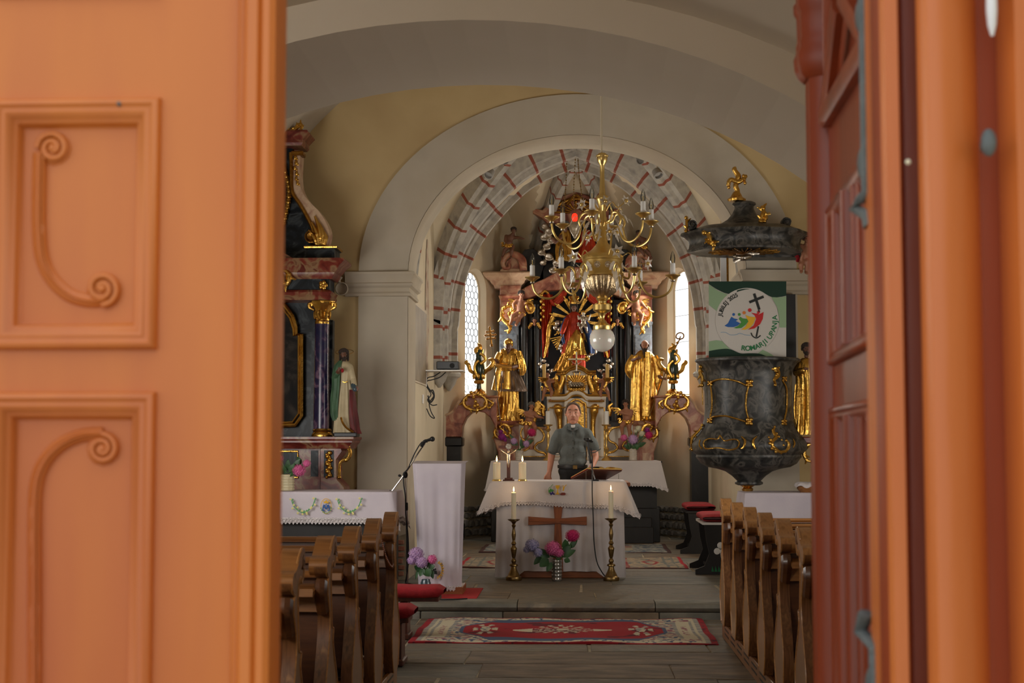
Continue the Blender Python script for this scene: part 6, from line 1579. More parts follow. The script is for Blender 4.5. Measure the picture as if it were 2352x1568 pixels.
line('logo_cross', [(1732,674),(1744,711)], 6, M['kblack']); line('logo_cross', [(1721,694),(1754,681)], 6, M['kblack'])
line('logo_anchor', [(1742,749),(1737,774)], 3.5, M['kblack']); line('logo_anchor', [(1725,764),(1729,772),(1738,776),(1747,770)], 2.6, M['kblack'])
line('logo_anchor', [(1742,712),(1744,716)], 3.5, M['kblack']); line('logo_waves', [(1655,763),(1666,763),(1678,769),(1692,768),(1699,765),(1712,769),(1724,770)], 1.0, M['klb'])
def arctext(txt, cx, cy, rx, a0, a1, size, m, inward=False):
    n = len(txt); adv = {'I': .34, 'J': .5, ' ': .42, 'M': .86, 'L': .56, 'E': .62, 'R': .70, 'O': .80, 'A': .72, 'U': .72, 'P': .66, 'N': .74, 'B': .68}
    ws = [adv.get(ch, .60) for ch in txt]; cum = [sum(ws[:k]) + ws[k]/2 for k in range(n)]; tot = cum[-1] - cum[0]
    for i, ch in enumerate(txt):
        if ch == ' ': continue
        cu = bpy.data.curves.new('t', 'FONT'); cu.body = ch; cu.size = size; cu.align_x = 'CENTER'; cu.offset = size*.022; cu.extrude = .0; ob = bpy.data.objects.new('t', cu); COL.objects.link(ob)
        me = bpy.data.meshes.new_from_object(ob.evaluated_get(bpy.context.evaluated_depsgraph_get())); bpy.data.objects.remove(ob)
        a = math.radians(a0 + (a1-a0)*(cum[i]-cum[0])/tot); bx_, by_ = cx + rx*math.cos(a), cy + rx*math.sin(a)
        # tangent direction in px
        if not inward: ux, uy = -math.sin(a), math.cos(a)      # clockwise, letters upright outwards
        else: ux, uy = math.sin(a), -math.cos(a)
        vx, vy = uy, -ux                                       # up
        px_ = F/YB2; mb = MB()
        mb.v = [warp(bx_ + (v.co.x*ux + v.co.y*vx)*px_, by_ + (v.co.x*uy + v.co.y*vy)*px_) - Vector((0,.003,0)) for v in me.vertices]
        mb.f = [list(p.vertices) for p in me.polygons]; mb.m = [0]*len(mb.f); mb.build('letter', m, ban, flat=True); bpy.data.meshes.remove(me)
arctext('JUBILEJ 2025', CX, CY, 59, 191, 247, S(13, YB2), M['kblack'])
arctext("ROMARJI UPANJA", CX, CY, 69, 98, -6, S(16, YB2), M['kgreen'], True)
# ---- figures right of the pulpit
putto('cherub', 'painted cherub sitting on the pillar moulding right of the pulpit canopy', 1852, 628, 15.0, 92, dict(hd=(0,.86,.06), el=(-.08,.50,.1), hl=(-.14,.40,.16), kl=(-.16,.20,.16), fl=(-.14,.04,.1), kr=(.02,.28,.14), fr=(-.02,.02,.06), er=(.2,.55,.05), hr=(.22,.45,.1)), wings=0, clothm='red')
Y = 14.9; gs = thing('gilded_saint', A(1852,1003,Y), 'gilded robed saint half hidden by the door right of the pulpit', 'statue')
mb = MB(); body(mb, [(822,1850,8),(832,1850,17),(850,1850,22),(885,1852,22),(940,1853,26),(985,1853,30),(998,1853,31)], Y, 9, .13, .65, 4); mb.build('robe', M['gold'], gs, angle=60)
mb = MB(); limb(mb, [(1836,838,0,10),(1828,856,-.06,9),(1840,852,-.12,7)], Y); mb.build('sleeve', M['gold'], gs)
mb = MB(); hand(mb, 1842, 850, Y, 13, -10, -.14); mb.fuse('hand', M['fleshd'], gs, .006, 1)
headset(gs, 1852, 800, Y, 26, M['fleshd'], M['hair'], 0, beard=.6)
mb = MB(); mb.pbox(1834, 1880, 1003, 1018, Y-.1, .4, bev=.01); mb.build('pedestal', M['redm'], gs)
mb = MB(); rocaille(mb, [(1866,1020),(1850,1024),(1847,1042),(1853,1056),(1866,1060)], Y-.1, 4); mb.build('gilt_bracket', M['gold'], gs)
# ================================================================ HIGH ALTAR
mx = lambda x: 2646 - x
def mir(pts, s): return pts if s < 0 else [(mx(p[0]),) + tuple(p[1:]) for p in pts]
YR = 22.95; YF = 21.35
ha = thing('high_altar', (0, 22.4, PZ), 'towering baroque high altar retable of black and pink marble with gilding', 'altar')
def hb(nm, m, mb, par=None, angle=40): return mb.build(nm, m, par or ha, angle=angle)
def bx(nm, x0, x1, y0, y1, Y, d, m, bev=0, par=None): return hb(nm, m, MB().pbox(x0, x1, y0, y1, Y, d, bev=bev), par, 30)
def bar2(nm, prof, x0, x1, Y, m, d=.3, par=None): return mould_bar(nm, prof, x0, x1, Y, m, d, par or ha)
zb_ = lambda y, Y: A(1323, y, Y).z
# mensa block with steps
MB().box(Xof(1136,21.5), Xof(1508,21.5), 21.5, 22.6, PZ, zb_(1063,21.5)).build('mensa_body', M['darkwood'], ha)
MB().box(Xof(1128,21.45), Xof(1515,21.45), 21.46, 22.6, PZ, zb_(1166,21.46), .01).build('mensa_plinth', M['darkwood'], ha)
for k, (y0, a, b) in enumerate(((1210,1142,1500),(1188,1146,1496))):
    Y = 21.2+.12*k; MB().box(Xof(a,Y), Xof(b,Y), Y, 21.5, PZ, zb_(y0,Y), .008).build('altar_step', M['darkwood'], ha)
MB().box(Xof(1124,YF), Xof(1521,YF), YF, 22.4, zb_(1062,YF)-.0, zb_(1059,YF), .004).build('mensa_slab', M['navy'], ha)
ztop = zb_(1059, YF)
o = drape('high_altar_cloth', M['cloth'], Xof(1322,YF), YF+.4, (Xof(1517,YF)-Xof(1127,YF))/2, .41, ztop+.003, .37, flare=.02, cdrop=.22, waves=1.0, amp=.012, lace=.16, seed=11, cf=.10, scallop=.04)
tag(o, 'long white cloth with lace border over the high altar table', 'altar cloth')
# back structure
bx('back_wall', 1150, mx(1150), 690, 1062, YR+.05, .3, M['blackm'])
bx('niche_ground', 1236, mx(1236), 664, 905, YR+.02, .05, M['navy'])
for s in (-1, 1):
    X_ = lambda a, b: (a, b) if s < 0 else (mx(b), mx(a))
    a, b = X_(1147, 1192); p = bx('side_pilaster', a, b, 745, 968, YR-.2, .3, M['bluegrey'], .01)
    a, b = X_(1150, 1188); bx('pilaster_panel', a, b, 768, 960, YR-.215, .02, M['bluegrey'], .006, p)
    mb = MB(); mb.plathe(1203 if s < 0 else mx(1203), [(11,700),(10.5,745),(11,850),(12,950),(12,966)], YR-.12, 20); hb('round_column', M['blackm'], mb)
    mb = MB(); mb.plathe(1234 if s < 0 else mx(1234), [(12,700),(12,966)], YR-.05, 16); hb('round_column', M['blackm'], mb)
    a, b = X_(1148, 1196); bx('pilaster_head', a, b, 655, 745, YR-.24, .34, M['pinkm'], .012)
    a, b = X_(1152, 1190); bar2('pilaster_capital', [(690,0),(686,5),(680,7),(676,2)], a, b, YR-.26, M['pinkm'])
    bar2('pilaster_capital', [(750,0),(746,4),(740,6),(737,0)], a, b, YR-.25, M['bluegrey'])
    a, b = X_(1136, 1196); bar2('entablature', [(662,0),(655,2),(650,8),(645,10),(640,18),(634,24),(629,26),(626,22)], a, b, YR-.2, M['pinkl'])
    # volute on the entablature
    mb = MB(); c0_ = 1162; pts = mir([(1202,622),(1200,600),(1190,588),(1175,584),(1162,590),(1155,604),(1160,616),(1170,614),(1170,605)], s); C_ = pts
    mb.ptube(C_, YR-.28, [9,10,9,8,7,6,5,4,3], k=6, n=10); hb('volute', M['pinkm'], mb)
    mb = MB(); mb.pprism(mir([(1158,625),(1162,600),(1175,590),(1192,594),(1204,610),(1208,625)], s), YR-.24, .3, bev=.01); hb('volute_block', M['pinkm'], mb)
    a, b = X_(1152, 1200); bar2('volute_foot', [(627,0),(621,3),(617,0)], a, b, YR-.28, M['pinkl'])
    mb = MB(); mb.pprism(mir([(1188,640),(1192,590),(1205,573),(1225,570),(1243,585),(1250,612),(1240,640)], s), YR-.05, .2, bev=.01); hb('broken_pediment', M['blackm'], mb)
# central architrave, curved
mb = MB(); mb.pprism([(1185,672),(1215,655),(1250,640),(1290,618),(1323,612),(1356,618),(1396,640),(1431,655),(1461,672),(1461,690),(1430,684),(1390,668),(1323,662),(1256,668),(1216,684),(1185,690)], YR-.18, .3, bev=.012); hb('swept_architrave', M['pinkm'], mb, angle=30)
mb = MB(); mb.pprism([(1248,664),(1398,664),(1402,560),(1385,505),(1262,505),(1244,560)], YR, .2, bev=.01); hb('attic_panel', M['blackm'], mb)
# top canopy
mb = MB(); mb.pprism([(1224,490),(1224,478),(1246,482),(1258,470),(1275,455),(1300,447),(1323,440),(1346,447),(1371,455),(1388,470),(1400,482),(1422,478),(1422,490),(1400,500),(1390,512),(1256,512),(1246,500)], YR-.2, .35, bev=.012); hb('attic_canopy', M['pinkm'], mb, angle=30)
mb = MB(); mb.ptube([(1262,492),(1280,472),(1305,460),(1323,456),(1341,460),(1366,472),(1384,492)], YR-.22, 5, n=8); mb.ptube([(1302,470),(1323,448),(1344,470)], YR-.24, 3.5); 
for k in range(9): a = PI*(k+.5)/9; mb.ptube([(1323-14*math.cos(a), 490-10*math.sin(a)), (1323-52*math.cos(a), 492-30*math.sin(a))], YR-.21, [2,4], smooth=False)
hb('gilt_canopy_shell', M['goldd'], mb)
mb = MB(); rnd = random.Random(12)
for (x, y, r) in ((1252,520,9),(1262,532,12),(1250,545,11),(1268,552,12),(1256,566,11),(1244,580,10),(1262,590,12),(1280,604,12),(1248,604,9),(1292,590,10),(1270,620,10),(1292,622,9),(1284,575,8),(1300,560,8)):
    for sx in (-1, 1):
        xx = x if sx < 0 else mx(x); mb.pell(xx, y, YR-.22, r, r*.85, r*.8)
        mb.ptube([(xx+r*.8*math.cos(a), y+r*.6*math.sin(a)) for a in [q*.8 for q in range(7)]], YR-.22-S(r*.7,YR), r*.18, k=2, n=5)
mb.fuse('silver_clouds', M['silver'], ha, .014, 2, lambda v: .012*mnoise.noise(v*9))
# group of figures in the clouds
mb = MB(); body(mb, [(528,1300,7),(540,1298,14),(570,1296,18),(600,1300,22)], YR-.3, 6, .16, .7, 3); hb('gilt_drapery', M['gold'], mb)
mb = MB(); limb(mb, [(1290,545,-.1,5),(1276,560,-.18,4),(1268,552,-.2,3)], YR-.3); mb.pcap((1298,530,-.05),5,(1298,522,-.05),5,YR-.3); hb('figure_arm', M['fleshd'], mb)
g1 = bpy.data.objects.new('cloud_figure', None); COL.objects.link(g1); g1.parent = ha; g1.location = A(1299,520,YR-.3) - ha.location
headset(g1, 1299, 518, YR-.3, 20, M['fleshd'], M['greyhair'], .3, beard=.7)
mb = MB(); body(mb, [(528,1346,7),(540,1348,14),(570,1350,18),(602,1346,22)], YR-.3, 6, .16, .7, 5); hb('red_drapery', M['robered'], mb)
g2 = bpy.data.objects.new('cloud_figure', None); COL.objects.link(g2); g2.parent = ha; g2.location = A(1346,520,YR-.3) - ha.location
headset(g2, 1346, 518, YR-.3, 20, M['fleshd'], M['hair'], -.3, beard=.6)
# curtains
for s in (-1, 1):
    mb = MB()
    def cur(u, v, s=s):
        y = 676+144*v; wd = 11*(1-.72*v) + 3; x = 1256 + (u-.5)*2*wd - 4*v; 
        p = A(x if s < 0 else mx(x), y, YR-.14); p.y += .025*math.sin(u*16+v*2); return p
    mb.grid(cur, 24, 20); hb('red_curtain', M['robered'], mb, angle=60)
    mb = MB(); mb.ptube(mir([(1272,728),(1266,738),(1261,760),(1258,790),(1250,822)], s), YR-.16, [7,5,6,4.5,2], n=7, flat=.5); hb('gilt_curtain_lining', M['gold'], mb)
    mb = MB()
    for q in range(4): mb.ptube(mir([(1258,672+q*2),(1272,690-q*2+8),(1290,688-q*5),(1302,668)], s), YR-.17+q*.01, [3,5,5,3], n=7)
    hb('red_curtain_swag', M['robered'], mb)
    mb = MB()
    for i in range(9): mb.pell(*(mir([(1246+(3 if i%2 else -3), 678+i*7)], s)[0]), YR-.2, 4.5-.2*i, 5, 4)
    mb.ptube(mir([(1243,676),(1252,668),(1260,674)], s), YR-.2, 3); hb('gilt_festoon', M['gold'], mb)
    mb = MB(); 
    for x, y, r in ((1249,828,6),(1247,843,8),(1256,838,6),(1262,852,7),(1258,862,6),(1270,850,5),(1240,836,5)): mb.pell(*(mir([(x, y)], s)[0]), YR-.15, r, r*.9, r*.8)
    hb('silver_cloud', M['silver'], mb)['kind'] = 'stuff'
    # winged cherub heads
    x_, y_ = mir([(1228, 735)], s)[0]
    ch = bpy.data.objects.new('cherub_head', None); COL.objects.link(ch); ch.parent = ha; ch.location = A(x_, y_, YR-.2) - ha.location
    headset(ch, x_, y_, YR-.2, 15, M['flesh'], M['hair'], .2*s)
    mb = MB()
    for q in (-1, 1):
        for i in range(3): mb.ptube([(x_+q*4, y_+8), (x_+q*(9+i*2), y_+7+i*4), (x_+q*(6+i*3), y_+14+i*3)], YR-.2, [2,3,1.2], k=3)
    hb('gilt_wings', M['gold'], mb)
# ---- Madonna
YMd = YR-.35; md = thing('madonna_statue', A(1318,852,YMd), 'crowned statue with child, gold apron and blue mantle before golden rays in the altar niche', 'statue')
mb = MB()
for k in range(14):
    a = 2*PI*(k+.5)/14
    for q in (-.07, 0, .07):
        L = 62 if q == 0 else 54
        mb.ptube([(1322+14*math.cos(a+q), 733+14*math.sin(a+q)), (1322+L*math.cos(a+q*.8), 733+L*.95*math.sin(a+q*.8))], YMd+.12, [1.2,2.2], n=5, smooth=False)
mb.build('gilt_rays', M['gold'], md)['kind'] = 'stuff'
mb = MB(); body(mb, [(716,1319,6),(724,1319,14),(745,1318,17),(775,1318,21),(810,1316,26),(852,1310,32)], YMd, 9, .12, .6, 3); mb.build('red_robe', M['robered'], md, angle=60)
mb = MB(); body(mb, [(758,1326,6),(775,1324,15),(795,1322,20),(816,1322,26)], YMd, 8, .12, .85, 7, 190, 350, n=40, dy=-.05); mb.build('gold_apron', M['gold'], md, angle=60)
mb = MB(); body(mb, [(812,1308,18),(830,1304,22),(852,1300,28)], YMd, 8, .14, .9, 9, 150, 300, n=36, dy=-.04); mb.build('gold_underskirt', M['goldd'], md, angle=60)
mb = MB(); body(mb, [(724,1328,14),(750,1336,19),(780,1344,20),(812,1350,16)], YMd, 5, .16, .8, 4, -70, 80, n=36); mb.build('blue_mantle', M['robeblue'], md, angle=60)
mb = MB(); body(mb, [(728,1306,10),(750,1300,12),(775,1300,12),(795,1304,9)], YMd, 4, .14, .8, 14, 110, 250, n=30); mb.build('blue_mantle', M['robeblue'], md, angle=60)
mb = MB(); limb(mb, [(1305,728,0,6),(1298,748,-.1,6),(1292,765,-.14,5)], YMd); mb.build('sleeve', M['robered'], md); mb = MB(); limb(mb, [(1334,730,0,6),(1342,748,-.12,6)], YMd); mb.build('sleeve', M['robered'], md)
mb = MB(); hand(mb, 1291, 768, YMd, 9, 100, -.14); mb.fuse('hand', M['fleshd'], md, .007, 1)
headset(md, 1318, 706, YMd, 20, M['fleshd'], M['hair'], .1, long=True)
mb = MB(); mb.plathe(1318, [(9,698),(10,692),(8,688),(11,684),(10,680)], YMd, 18, flute=.15, fn=6); mb.ptube([(1318,688),(1318,674)], YMd, [3,1.5], smooth=False); mb.pell(1318,673,YMd,2.5,2.5); mb.build('crown', M['gold'], md)
putto('child', '', 1340, 764, YMd-.16, 52, dict(hl=(-.22,.7,.1), el=(-.2,.6,.1), hr=(.3,.75,.1), kl=(-.12,.2,.2), fl=(-.05,.02,.15), kr=(.12,.22,.2), fr=(.16,.02,.15)), wings=0, skin='silver', hairm='gold', cat=None, parent=md, clothm='silver')
mb = MB()
for x, y, r in ((1281,742,7),(1276,752,6),(1286,756,6),(1290,794,6),(1293,806,7),(1287,800,5),(1358,812,6),(1366,808,6),(1350,818,6)): mb.pell(x, y, YMd+.02, r, r, r*.8)
mb.build('silver_clouds', M['silver'], md)['kind'] = 'stuff'
mb = MB()
for k in range(6): mb.ptube([(1292-k*1.5,772+k*3),(1264+k*3,778+k*5)], YMd-.06, [1.2,2], n=5, smooth=False)
mb.build('gilt_sceptre_rays', M['gold'], md)
# ---- predella behind the mensa
bx('predella', 1196, mx(1196), 985, 1062, YR-.55, .5, M['altarw'], .01)
bar2('predella_cap', [(988,0),(984,3),(980,3)], 1200, mx(1200), YR-.57, M['pinkl'])
for s in (-1, 1):
    X_ = lambda a, b: (a, b) if s < 0 else (mx(b), mx(a))
    mb = MB(); mb.pprism(mir([(1136,976),(1199,976),(1199,1062),(1144,1062),(1144,1040),(1134,1010),(1132,990)], s), 22.05, .6, bev=.012); ped = hb('statue_pedestal', M['pinkm'], mb, angle=30)
    a, b = X_(1138, 1196); bar2('pedestal_cornice', [(978,0),(974,4),(968,6),(966,4)], a, b, 22.03, M['pinkm'], .6)
    mb = MB(); C1 = mir([(1140,982),(1136,994),(1142,1004),(1152,1006)], s); rocaille(mb, C1, 22.0, 3.2); rocaille(mb, mir([(1148,980),(1156,974),(1166,978),(1172,990),(1168,1000),(1160,998)], s), 22.0, 3.4); rocaille(mb, mir([(1150,1000),(1158,990),(1150,984)], s), 22.0, 2.6); mb.build('gilt_scrollwork', M['gold'], ped)['kind'] = 'stuff'
    a, b = X_(1150, 1170); bx('inset_panel', a, b, 1040, 1060, 22.04, .02, M['pinkl'], 0, ped)
    # white scroll panel with gilded outline
    mb = MB(); mb.pprism(mir([(1192,975),(1240,982),(1250,998),(1246,1012),(1232,1020),(1236,1032),(1252,1038),(1256,1048),(1192,1048)], s), 22.0, .2, bev=.008); sp = hb('scroll_panel', M['altarw'], mb, angle=30)
    mb = MB(); mb.ptube(mir([(1192,970),(1200,974),(1224,980),(1240,984),(1250,998),(1246,1012),(1234,1018),(1228,1028),(1236,1036),(1250,1040),(1256,1048)], s), 21.98, 2.6, n=7); mb.ptube(mir([(1200,982),(1196,994),(1200,1008),(1210,1014),(1216,1026),(1206,1034),(1192,1034)], s), 21.98, 2.0); mb.ptube(mir([(1192,1048),(1258,1048)], s), 21.98, 1.2, smooth=False); mb.build('gilt_outline', M['gold'], sp)
    a, b = X_(1200, 1226); bx('pink_inlay', a, b, 1006, 1032, 21.99, .02, M['pinkm'], .004, sp)
    # side gates
    out = [(1016,1003),(1015,957),(1030,952),(1042,942),(1050,928),(1058,917),(1070,912),(1140,911),(1140,985),(1136,976),(1126,958),(1112,947),(1097,944),(1082,948),(1070,960),(1062,978),(1059,1003)]
    g = thing('altar_gate', A(1078 if s < 0 else mx(1078), 1240, 21.75), 'pink marble arched gate on a black pier at the %s side of the high altar' % ('left' if s < 0 else 'right'), 'gate'); g.location.z = PZ
    mb = MB(); mb.pprism(mir(out, s), 21.75, .35, bev=.012); mb.build('arch', M['pinkm'], g, angle=30)
    mb = MB(); mb.ptube(mir([(1015,955),(1032,950),(1044,940),(1052,926),(1062,914),(1075,911)], s), 21.74, 3, n=6); mb.build('arch_moulding', M['pinkl'], g)
    a, b = X_(1072, 1140); bar2('shelf', [(914,0),(911,4),(908,3)], a, b, 21.74, M['pinkm'], .36, par=g)
    bot = 1243; a, b = X_(1018, 1058); zt_ = A(1040,1003,21.75).z; xa, xb = sorted((Xof(a,21.75), Xof(b,21.75)))
    MB().box(xa, xb, 21.77, 22.1, PZ, zt_).build('pier', M['blackm'], g); MB().box(xa-.03, xb+.03, 21.73, 22.12, zt_-.14, zt_, .02).build('pier_cap', M['blackm'], g); MB().box(xa-.04, xb+.04, 21.72, 22.12, PZ, PZ+.25, .02).build('pier_foot', M['blackm'], g)
    mb = MB(); rocaille(mb, mir([(1076,908),(1066,918),(1068,932),(1082,940),(1096,942)], s), 21.72, 3.6); rocaille(mb, mir([(1100,906),(1114,914),(1118,928),(1108,938),(1096,941)], s), 21.72, 3.6); rocaille(mb, mir([(1120,918),(1132,926),(1124,936)], s), 21.72, 2.6)
    for x, y in ((1088,912),(1092,922),(1097,930),(1090,932),(1082,902),(1096,904)): mb.pell(*mir([(x, y)], s)[0], 21.71, 4, 5, 3)
    mb.build('gilt_cartouche', M['gold'], g)
    # vase
    vx = 1100 if s < 0 else 1546; v_ = thing('gilded_vase', A(vx, 909, 21.9), 'green vase with gilded flame and scroll handles on the %s altar gate' % ('left' if s < 0 else 'right'), 'vase', 'green and gold vases')
    mb = MB(); mb.pbox(vx-17, vx+17, 903, 909, 21.8, .22, bev=.01); mb.plathe(vx, [(14,903),(15,899),(9,895),(7,893)], 21.9, 18); mb.build('gilt_foot', M['gold'], v_)
    mb = MB(); mb.plathe(vx, [(5,898),(6,892),(5,884),(6,878),(11,868),(13,856),(13.5,846),(12,836),(9,828),(7,820),(8,812),(6,804),(2,800)], 21.9, 22); mb.build('glazed_body', M['greenv'], v_)
    mb = MB(); q = -1 if s < 0 else 1
    mb.ptube([(vx+10*q,858),(vx+20*q,850),(vx+24*q,838),(vx+30*q,832),(vx+26*q,828)], 21.9, [3,5,5,4,2.5], n=8); mb.ptube([(vx-10*q,860),(vx-18*q,850),(vx-26*q,844),(vx-32*q,834),(vx-30*q,826),(vx-22*q,826)], 21.9, [3,5,6,5,5,3], n=8)
    mb.ptube([(vx+4,836),(vx+14,826),(vx+10,816),(vx+2,812)], 21.82, 3.5); mb.ptube([(vx-2,866),(vx-10,850),(vx-8,836),(vx,828)], 21.8, 3); mb.plathe(vx, [(9,881),(11,877),(9,873)], 21.9, 18, flute=.12, fn=7)
    mb.ptube([(vx,812),(vx-5,804),(vx+3,796),(vx-3,788)], 21.9, [6,7,5,1.5], n=8); mb.ptube([(vx+6,812),(vx+9,802)], 21.9, [4,2], smooth=False)
    for k in range(8): a = 2*PI*k/8; c = A(vx, 864, 21.9); mb.ell((c.x+S(12,21.9)*math.cos(a), 21.9+S(12,21.9)*math.sin(a), c.z), (.02,.02,.045), 6, 5)
    mb.build('gilt_scrolls', M['gold'], v_)
# ---- gilded rocaille + upper and lower putti
G_ = 'painted cherubs of the high altar'
putto('cherub', 'painted cherub standing on the left upper volute of the high altar', 1172, 590, YR-.3, 66, dict(pel=(-.05,.42,0), che=(-.02,.66,0), hd=(.12,.92,.05), sl=(-.14,.72,0), el=(-.18,.56,.05), hl=(-.1,.46,.1), er=(.3,.66,.08), hr=(.45,.62,.1), kl=(-.2,.22,.05), fl=(-.28,.0,.02), kr=(.05,.2,.1), fr=(.02,.0,.03)), wings=0, skin='fleshd', group=G_)
putto('cherub', 'painted cherub leaning on the right upper volute of the high altar', 1474, 592, YR-.3, 62, dict(pel=(.08,.42,0), che=(.02,.66,0), hd=(-.12,.9,.05), er=(.2,.54,.08), hr=(.12,.46,.1), el=(-.2,.56,.1), hl=(-.25,.42,.1), kl=(.0,.25,.1), fl=(.1,.05,.1), kr=(.25,.2,.05), fr=(.34,.02,.02)), wings=0, skin='fleshd', group=G_)
for s in (-1, 1):
    cx_ = 1196 if s < 0 else 1462
    putto('cherub', 'painted cherub with gilded shield on the %s pilaster of the retable' % ('left' if s < 0 else 'right'), cx_, 746, YR-.45, 76, dict(hd=(.02,.92,.06), sl=(-.12,.72,0), el=(-.22,.62,.08), hl=(-.2,.5,.18), er=(.18,.6,.1), hr=(.22,.5,.2), kl=(-.24,.26,.2), fl=(-.3,.05,.1), kr=(-.02,.22,.15), fr=(-.14,.0,.1)) if s < 0 else dict(hd=(.0,.92,.06), kl=(-.1,.25,.18), fl=(-.06,.02,.1), kr=(.15,.28,.18), fr=(.1,.0,.1)), wings=1, group=G_, turn=-.3*s)
    mb = MB(); rocaille(mb, mir([(1156,708),(1152,722),(1158,736),(1168,742),(1176,732),(1170,720)], s), YR-.35, 4); rocaille(mb, mir([(1160,706),(1172,702),(1180,712)], s), YR-.35, 4); rocaille(mb, mir([(1166,744),(1172,754),(1168,762)], s), YR-.35, 3.5); mb.pell(*mir([(1216,706)], s)[0], YR-.5, 11, 13, 5)
    mb.ptube(mir([(1206,700),(1212,694),(1222,697),(1227,708),(1222,718),(1212,718)], s), YR-.55, 2.2); hb('gilt_scrollwork', M['gold'], mb)['kind'] = 'stuff'
# lower putti
p1 = putto('cherub', 'painted cherub reaching right with a golden sheaf beside the left statue', 1217, 1000, 21.75, 76, dict(pel=(-.02,.40,0), che=(0,.64,0), hd=(.05,.90,.05), er=(.2,.58,.1), hr=(.36,.54,.14), el=(-.1,.6,.12), hl=(.06,.56,.2), kl=(-.12,.2,.1), fl=(-.12,-.06,.05), kr=(.16,.26,.16), fr=(.14,.04,.1)), group=G_, turn=.4, hairm='greyhair')
mb = MB()
for q in range(5): mb.ptube([(1226,972),(1231,950),(1229+q*4,920+abs(q-2)*3)], 21.83, [4,5,3], k=4, n=7)
mb.build('golden_sheaf', M['gold'], p1)
p2 = putto('cherub', 'dark haired painted cherub turning away beside the right statue', 1440, 998, 21.75, 78, dict(pel=(.0,.40,0), che=(-.02,.66,0), hd=(-.04,.92,.04), el=(-.2,.66,.1), hl=(-.1,.62,.16), er=(.12,.56,.05), hr=(.0,.6,.15), kl=(-.16,.26,.16), fl=(-.14,.02,.1), kr=(.06,.22,.08), fr=(.08,-.04,.04)), group=G_, turn=-.3)
for s, x0 in ((-1, 1259), (1, 1387)):
    p = putto('cherub', 'painted cherub holding a candle on the %s shoulder of the tabernacle' % ('left' if s < 0 else 'right'), x0, 915, 21.8, 62, dict(hd=(.0+.02*s,.92,.05), el=(-.2,.62,.12), hl=(-.12,.60,.22), er=(.2,.62,.12), hr=(.12,.60,.22), kl=(-.14,.24,.18), fl=(-.2*(1 if s < 0 else .4),-.04,.12), kr=(.14,.24,.18), fr=(.2*(1 if s > 0 else .4),-.04,.12)), group=G_, turn=.2*s)
    cx_ = 1250 if s < 0 else 1395
    mb = MB(); mb.plathe(cx_, [(5,876),(9,871),(10,868),(4,867)], 21.65, 14); mb.ptube([(cx_,872),(cx_-4*s,886),(x0,888)], 21.66, 3); mb.build('gilt_candle_cup', M['gold'], p)
    mb = MB(); mb.plathe(cx_, [(4.2,868),(4.2,837),(3.4,836)], 21.65, 14); mb.build('yellow_candle', M['waxy'], p)
# ---- tabernacle
YT_ = 21.8; tb = thing('tabernacle', (Xof(1324,YT_), YT_, ztop+.012), 'white and gold tabernacle crowned by a cross in the middle of the high altar', 'tabernacle')
def tbx(nm, x0, x1, y0, y1, dy, d, m, bev=0): return MB().pbox(x0, x1, y0, y1, YT_+dy, d, bev=bev).build(nm, M[m], tb, angle=30)
tbx('body', 1256, 1392, 918, 1057, .05, .4, 'altarw', .01); tbx('centre_block', 1296, 1352, 914, 1057, -.06, .3, 'altarw', .01)
for s in (-1, 1):
    a, b = (1258, 1292) if s < 0 else (1356, 1390); tbx('side_panel', a, b, 935, 1050, .035, .03, 'altarw', .008)
    mb = MB(); mb.ptube([(a+2,937),(b-2,937),(b-2,1048),(a+2,1048)], YT_+.03, 1.3, closed=True, smooth=False); mb.build('gilt_fillet', M['gold'], tb)
    x = 1283 if s < 0 else 1365
    mb = MB(); mb.ptube([(x+2*s,932),(x,945),(x-2*s,960),(x-3*s,985),(x-2*s,1010),(x,1035)], YT_-.0, [9,10,6,5,6,8], n=10); mb.pell(x+2*s, 934, YT_-.02, 10, 7); mb.build('gilt_console', M['gold'], tb)
    mb = MB(); xx = 1253 if s < 0 else 1395; mb.ptube([(xx-4*s*-1,955),(xx+6*s,944),(xx+4*s,934),(xx+12*s,926)], YT_, [4,5,4,2]); mb.ptube([(xx,940),(xx+10*s,938),(xx+15*s,942)], YT_, [3,4,1.5]); mb.build('gilt_leaf', M['gold'], tb)
    mb = MB(); x = 1278 if s < 0 else 1367; mb.plathe(x, [(8,905),(6,900),(3,895),(7,889),(9,882),(6,876),(3,874),(5,869),(2,860),(1,857)], YT_, 14, flute=.1, fn=6); mb.build('gilt_flame_vase', M['gold'], tb)
    mb = MB(); x = 1292 if s < 0 else 1354; mb.ptube([(x+8*s,902),(x+6*s,890),(x+0*s,875),(x-1*s,862),(x+5*s,855)], YT_+.02, [7,8,7,6,7], n=10); mb.build('gilt_volute', M['gold'], tb)
def arcbar(nm, y, r, m, x0=1252, x1=1396, rise=10, dy=-.05):
    mb = MB(); mb.ptube([(x0,y),(1290,y),(1302,y-2),(1312,y-rise),(1324,y-rise-3),(1336,y-rise),(1346,y-2),(1358,y),(x1,y)], YT_+dy, r, k=4, n=8); return mb.build(nm, m, tb)
arcbar('gilt_cornice', 908, 3.2, M['gold']); arcbar('cornice', 914, 4.5, M['altarw'], 1256, 1392); arcbar('gilt_moulding', 921, 2, M['gold'], 1260, 1388)
arcbar('gilt_moulding', 936, 1.6, M['gold'], 1262, 1386, dy=-.07)
mb = MB(); mb.pprism([(1309,1057),(1309,940),(1313,928),(1320,922),(1330,922),(1338,928),(1342,940),(1342,1057)], YT_-.09, .05, bev=.006); dr_ = mb.build('gilt_door', M['gold'], tb)
mb = MB(); mb.ptube([(1305,1057),(1305,940),(1311,924),(1325,917),(1339,924),(1346,940),(1346,1057)], YT_-.08, 2.4); mb.build('door_surround', M['gold'], dr_)
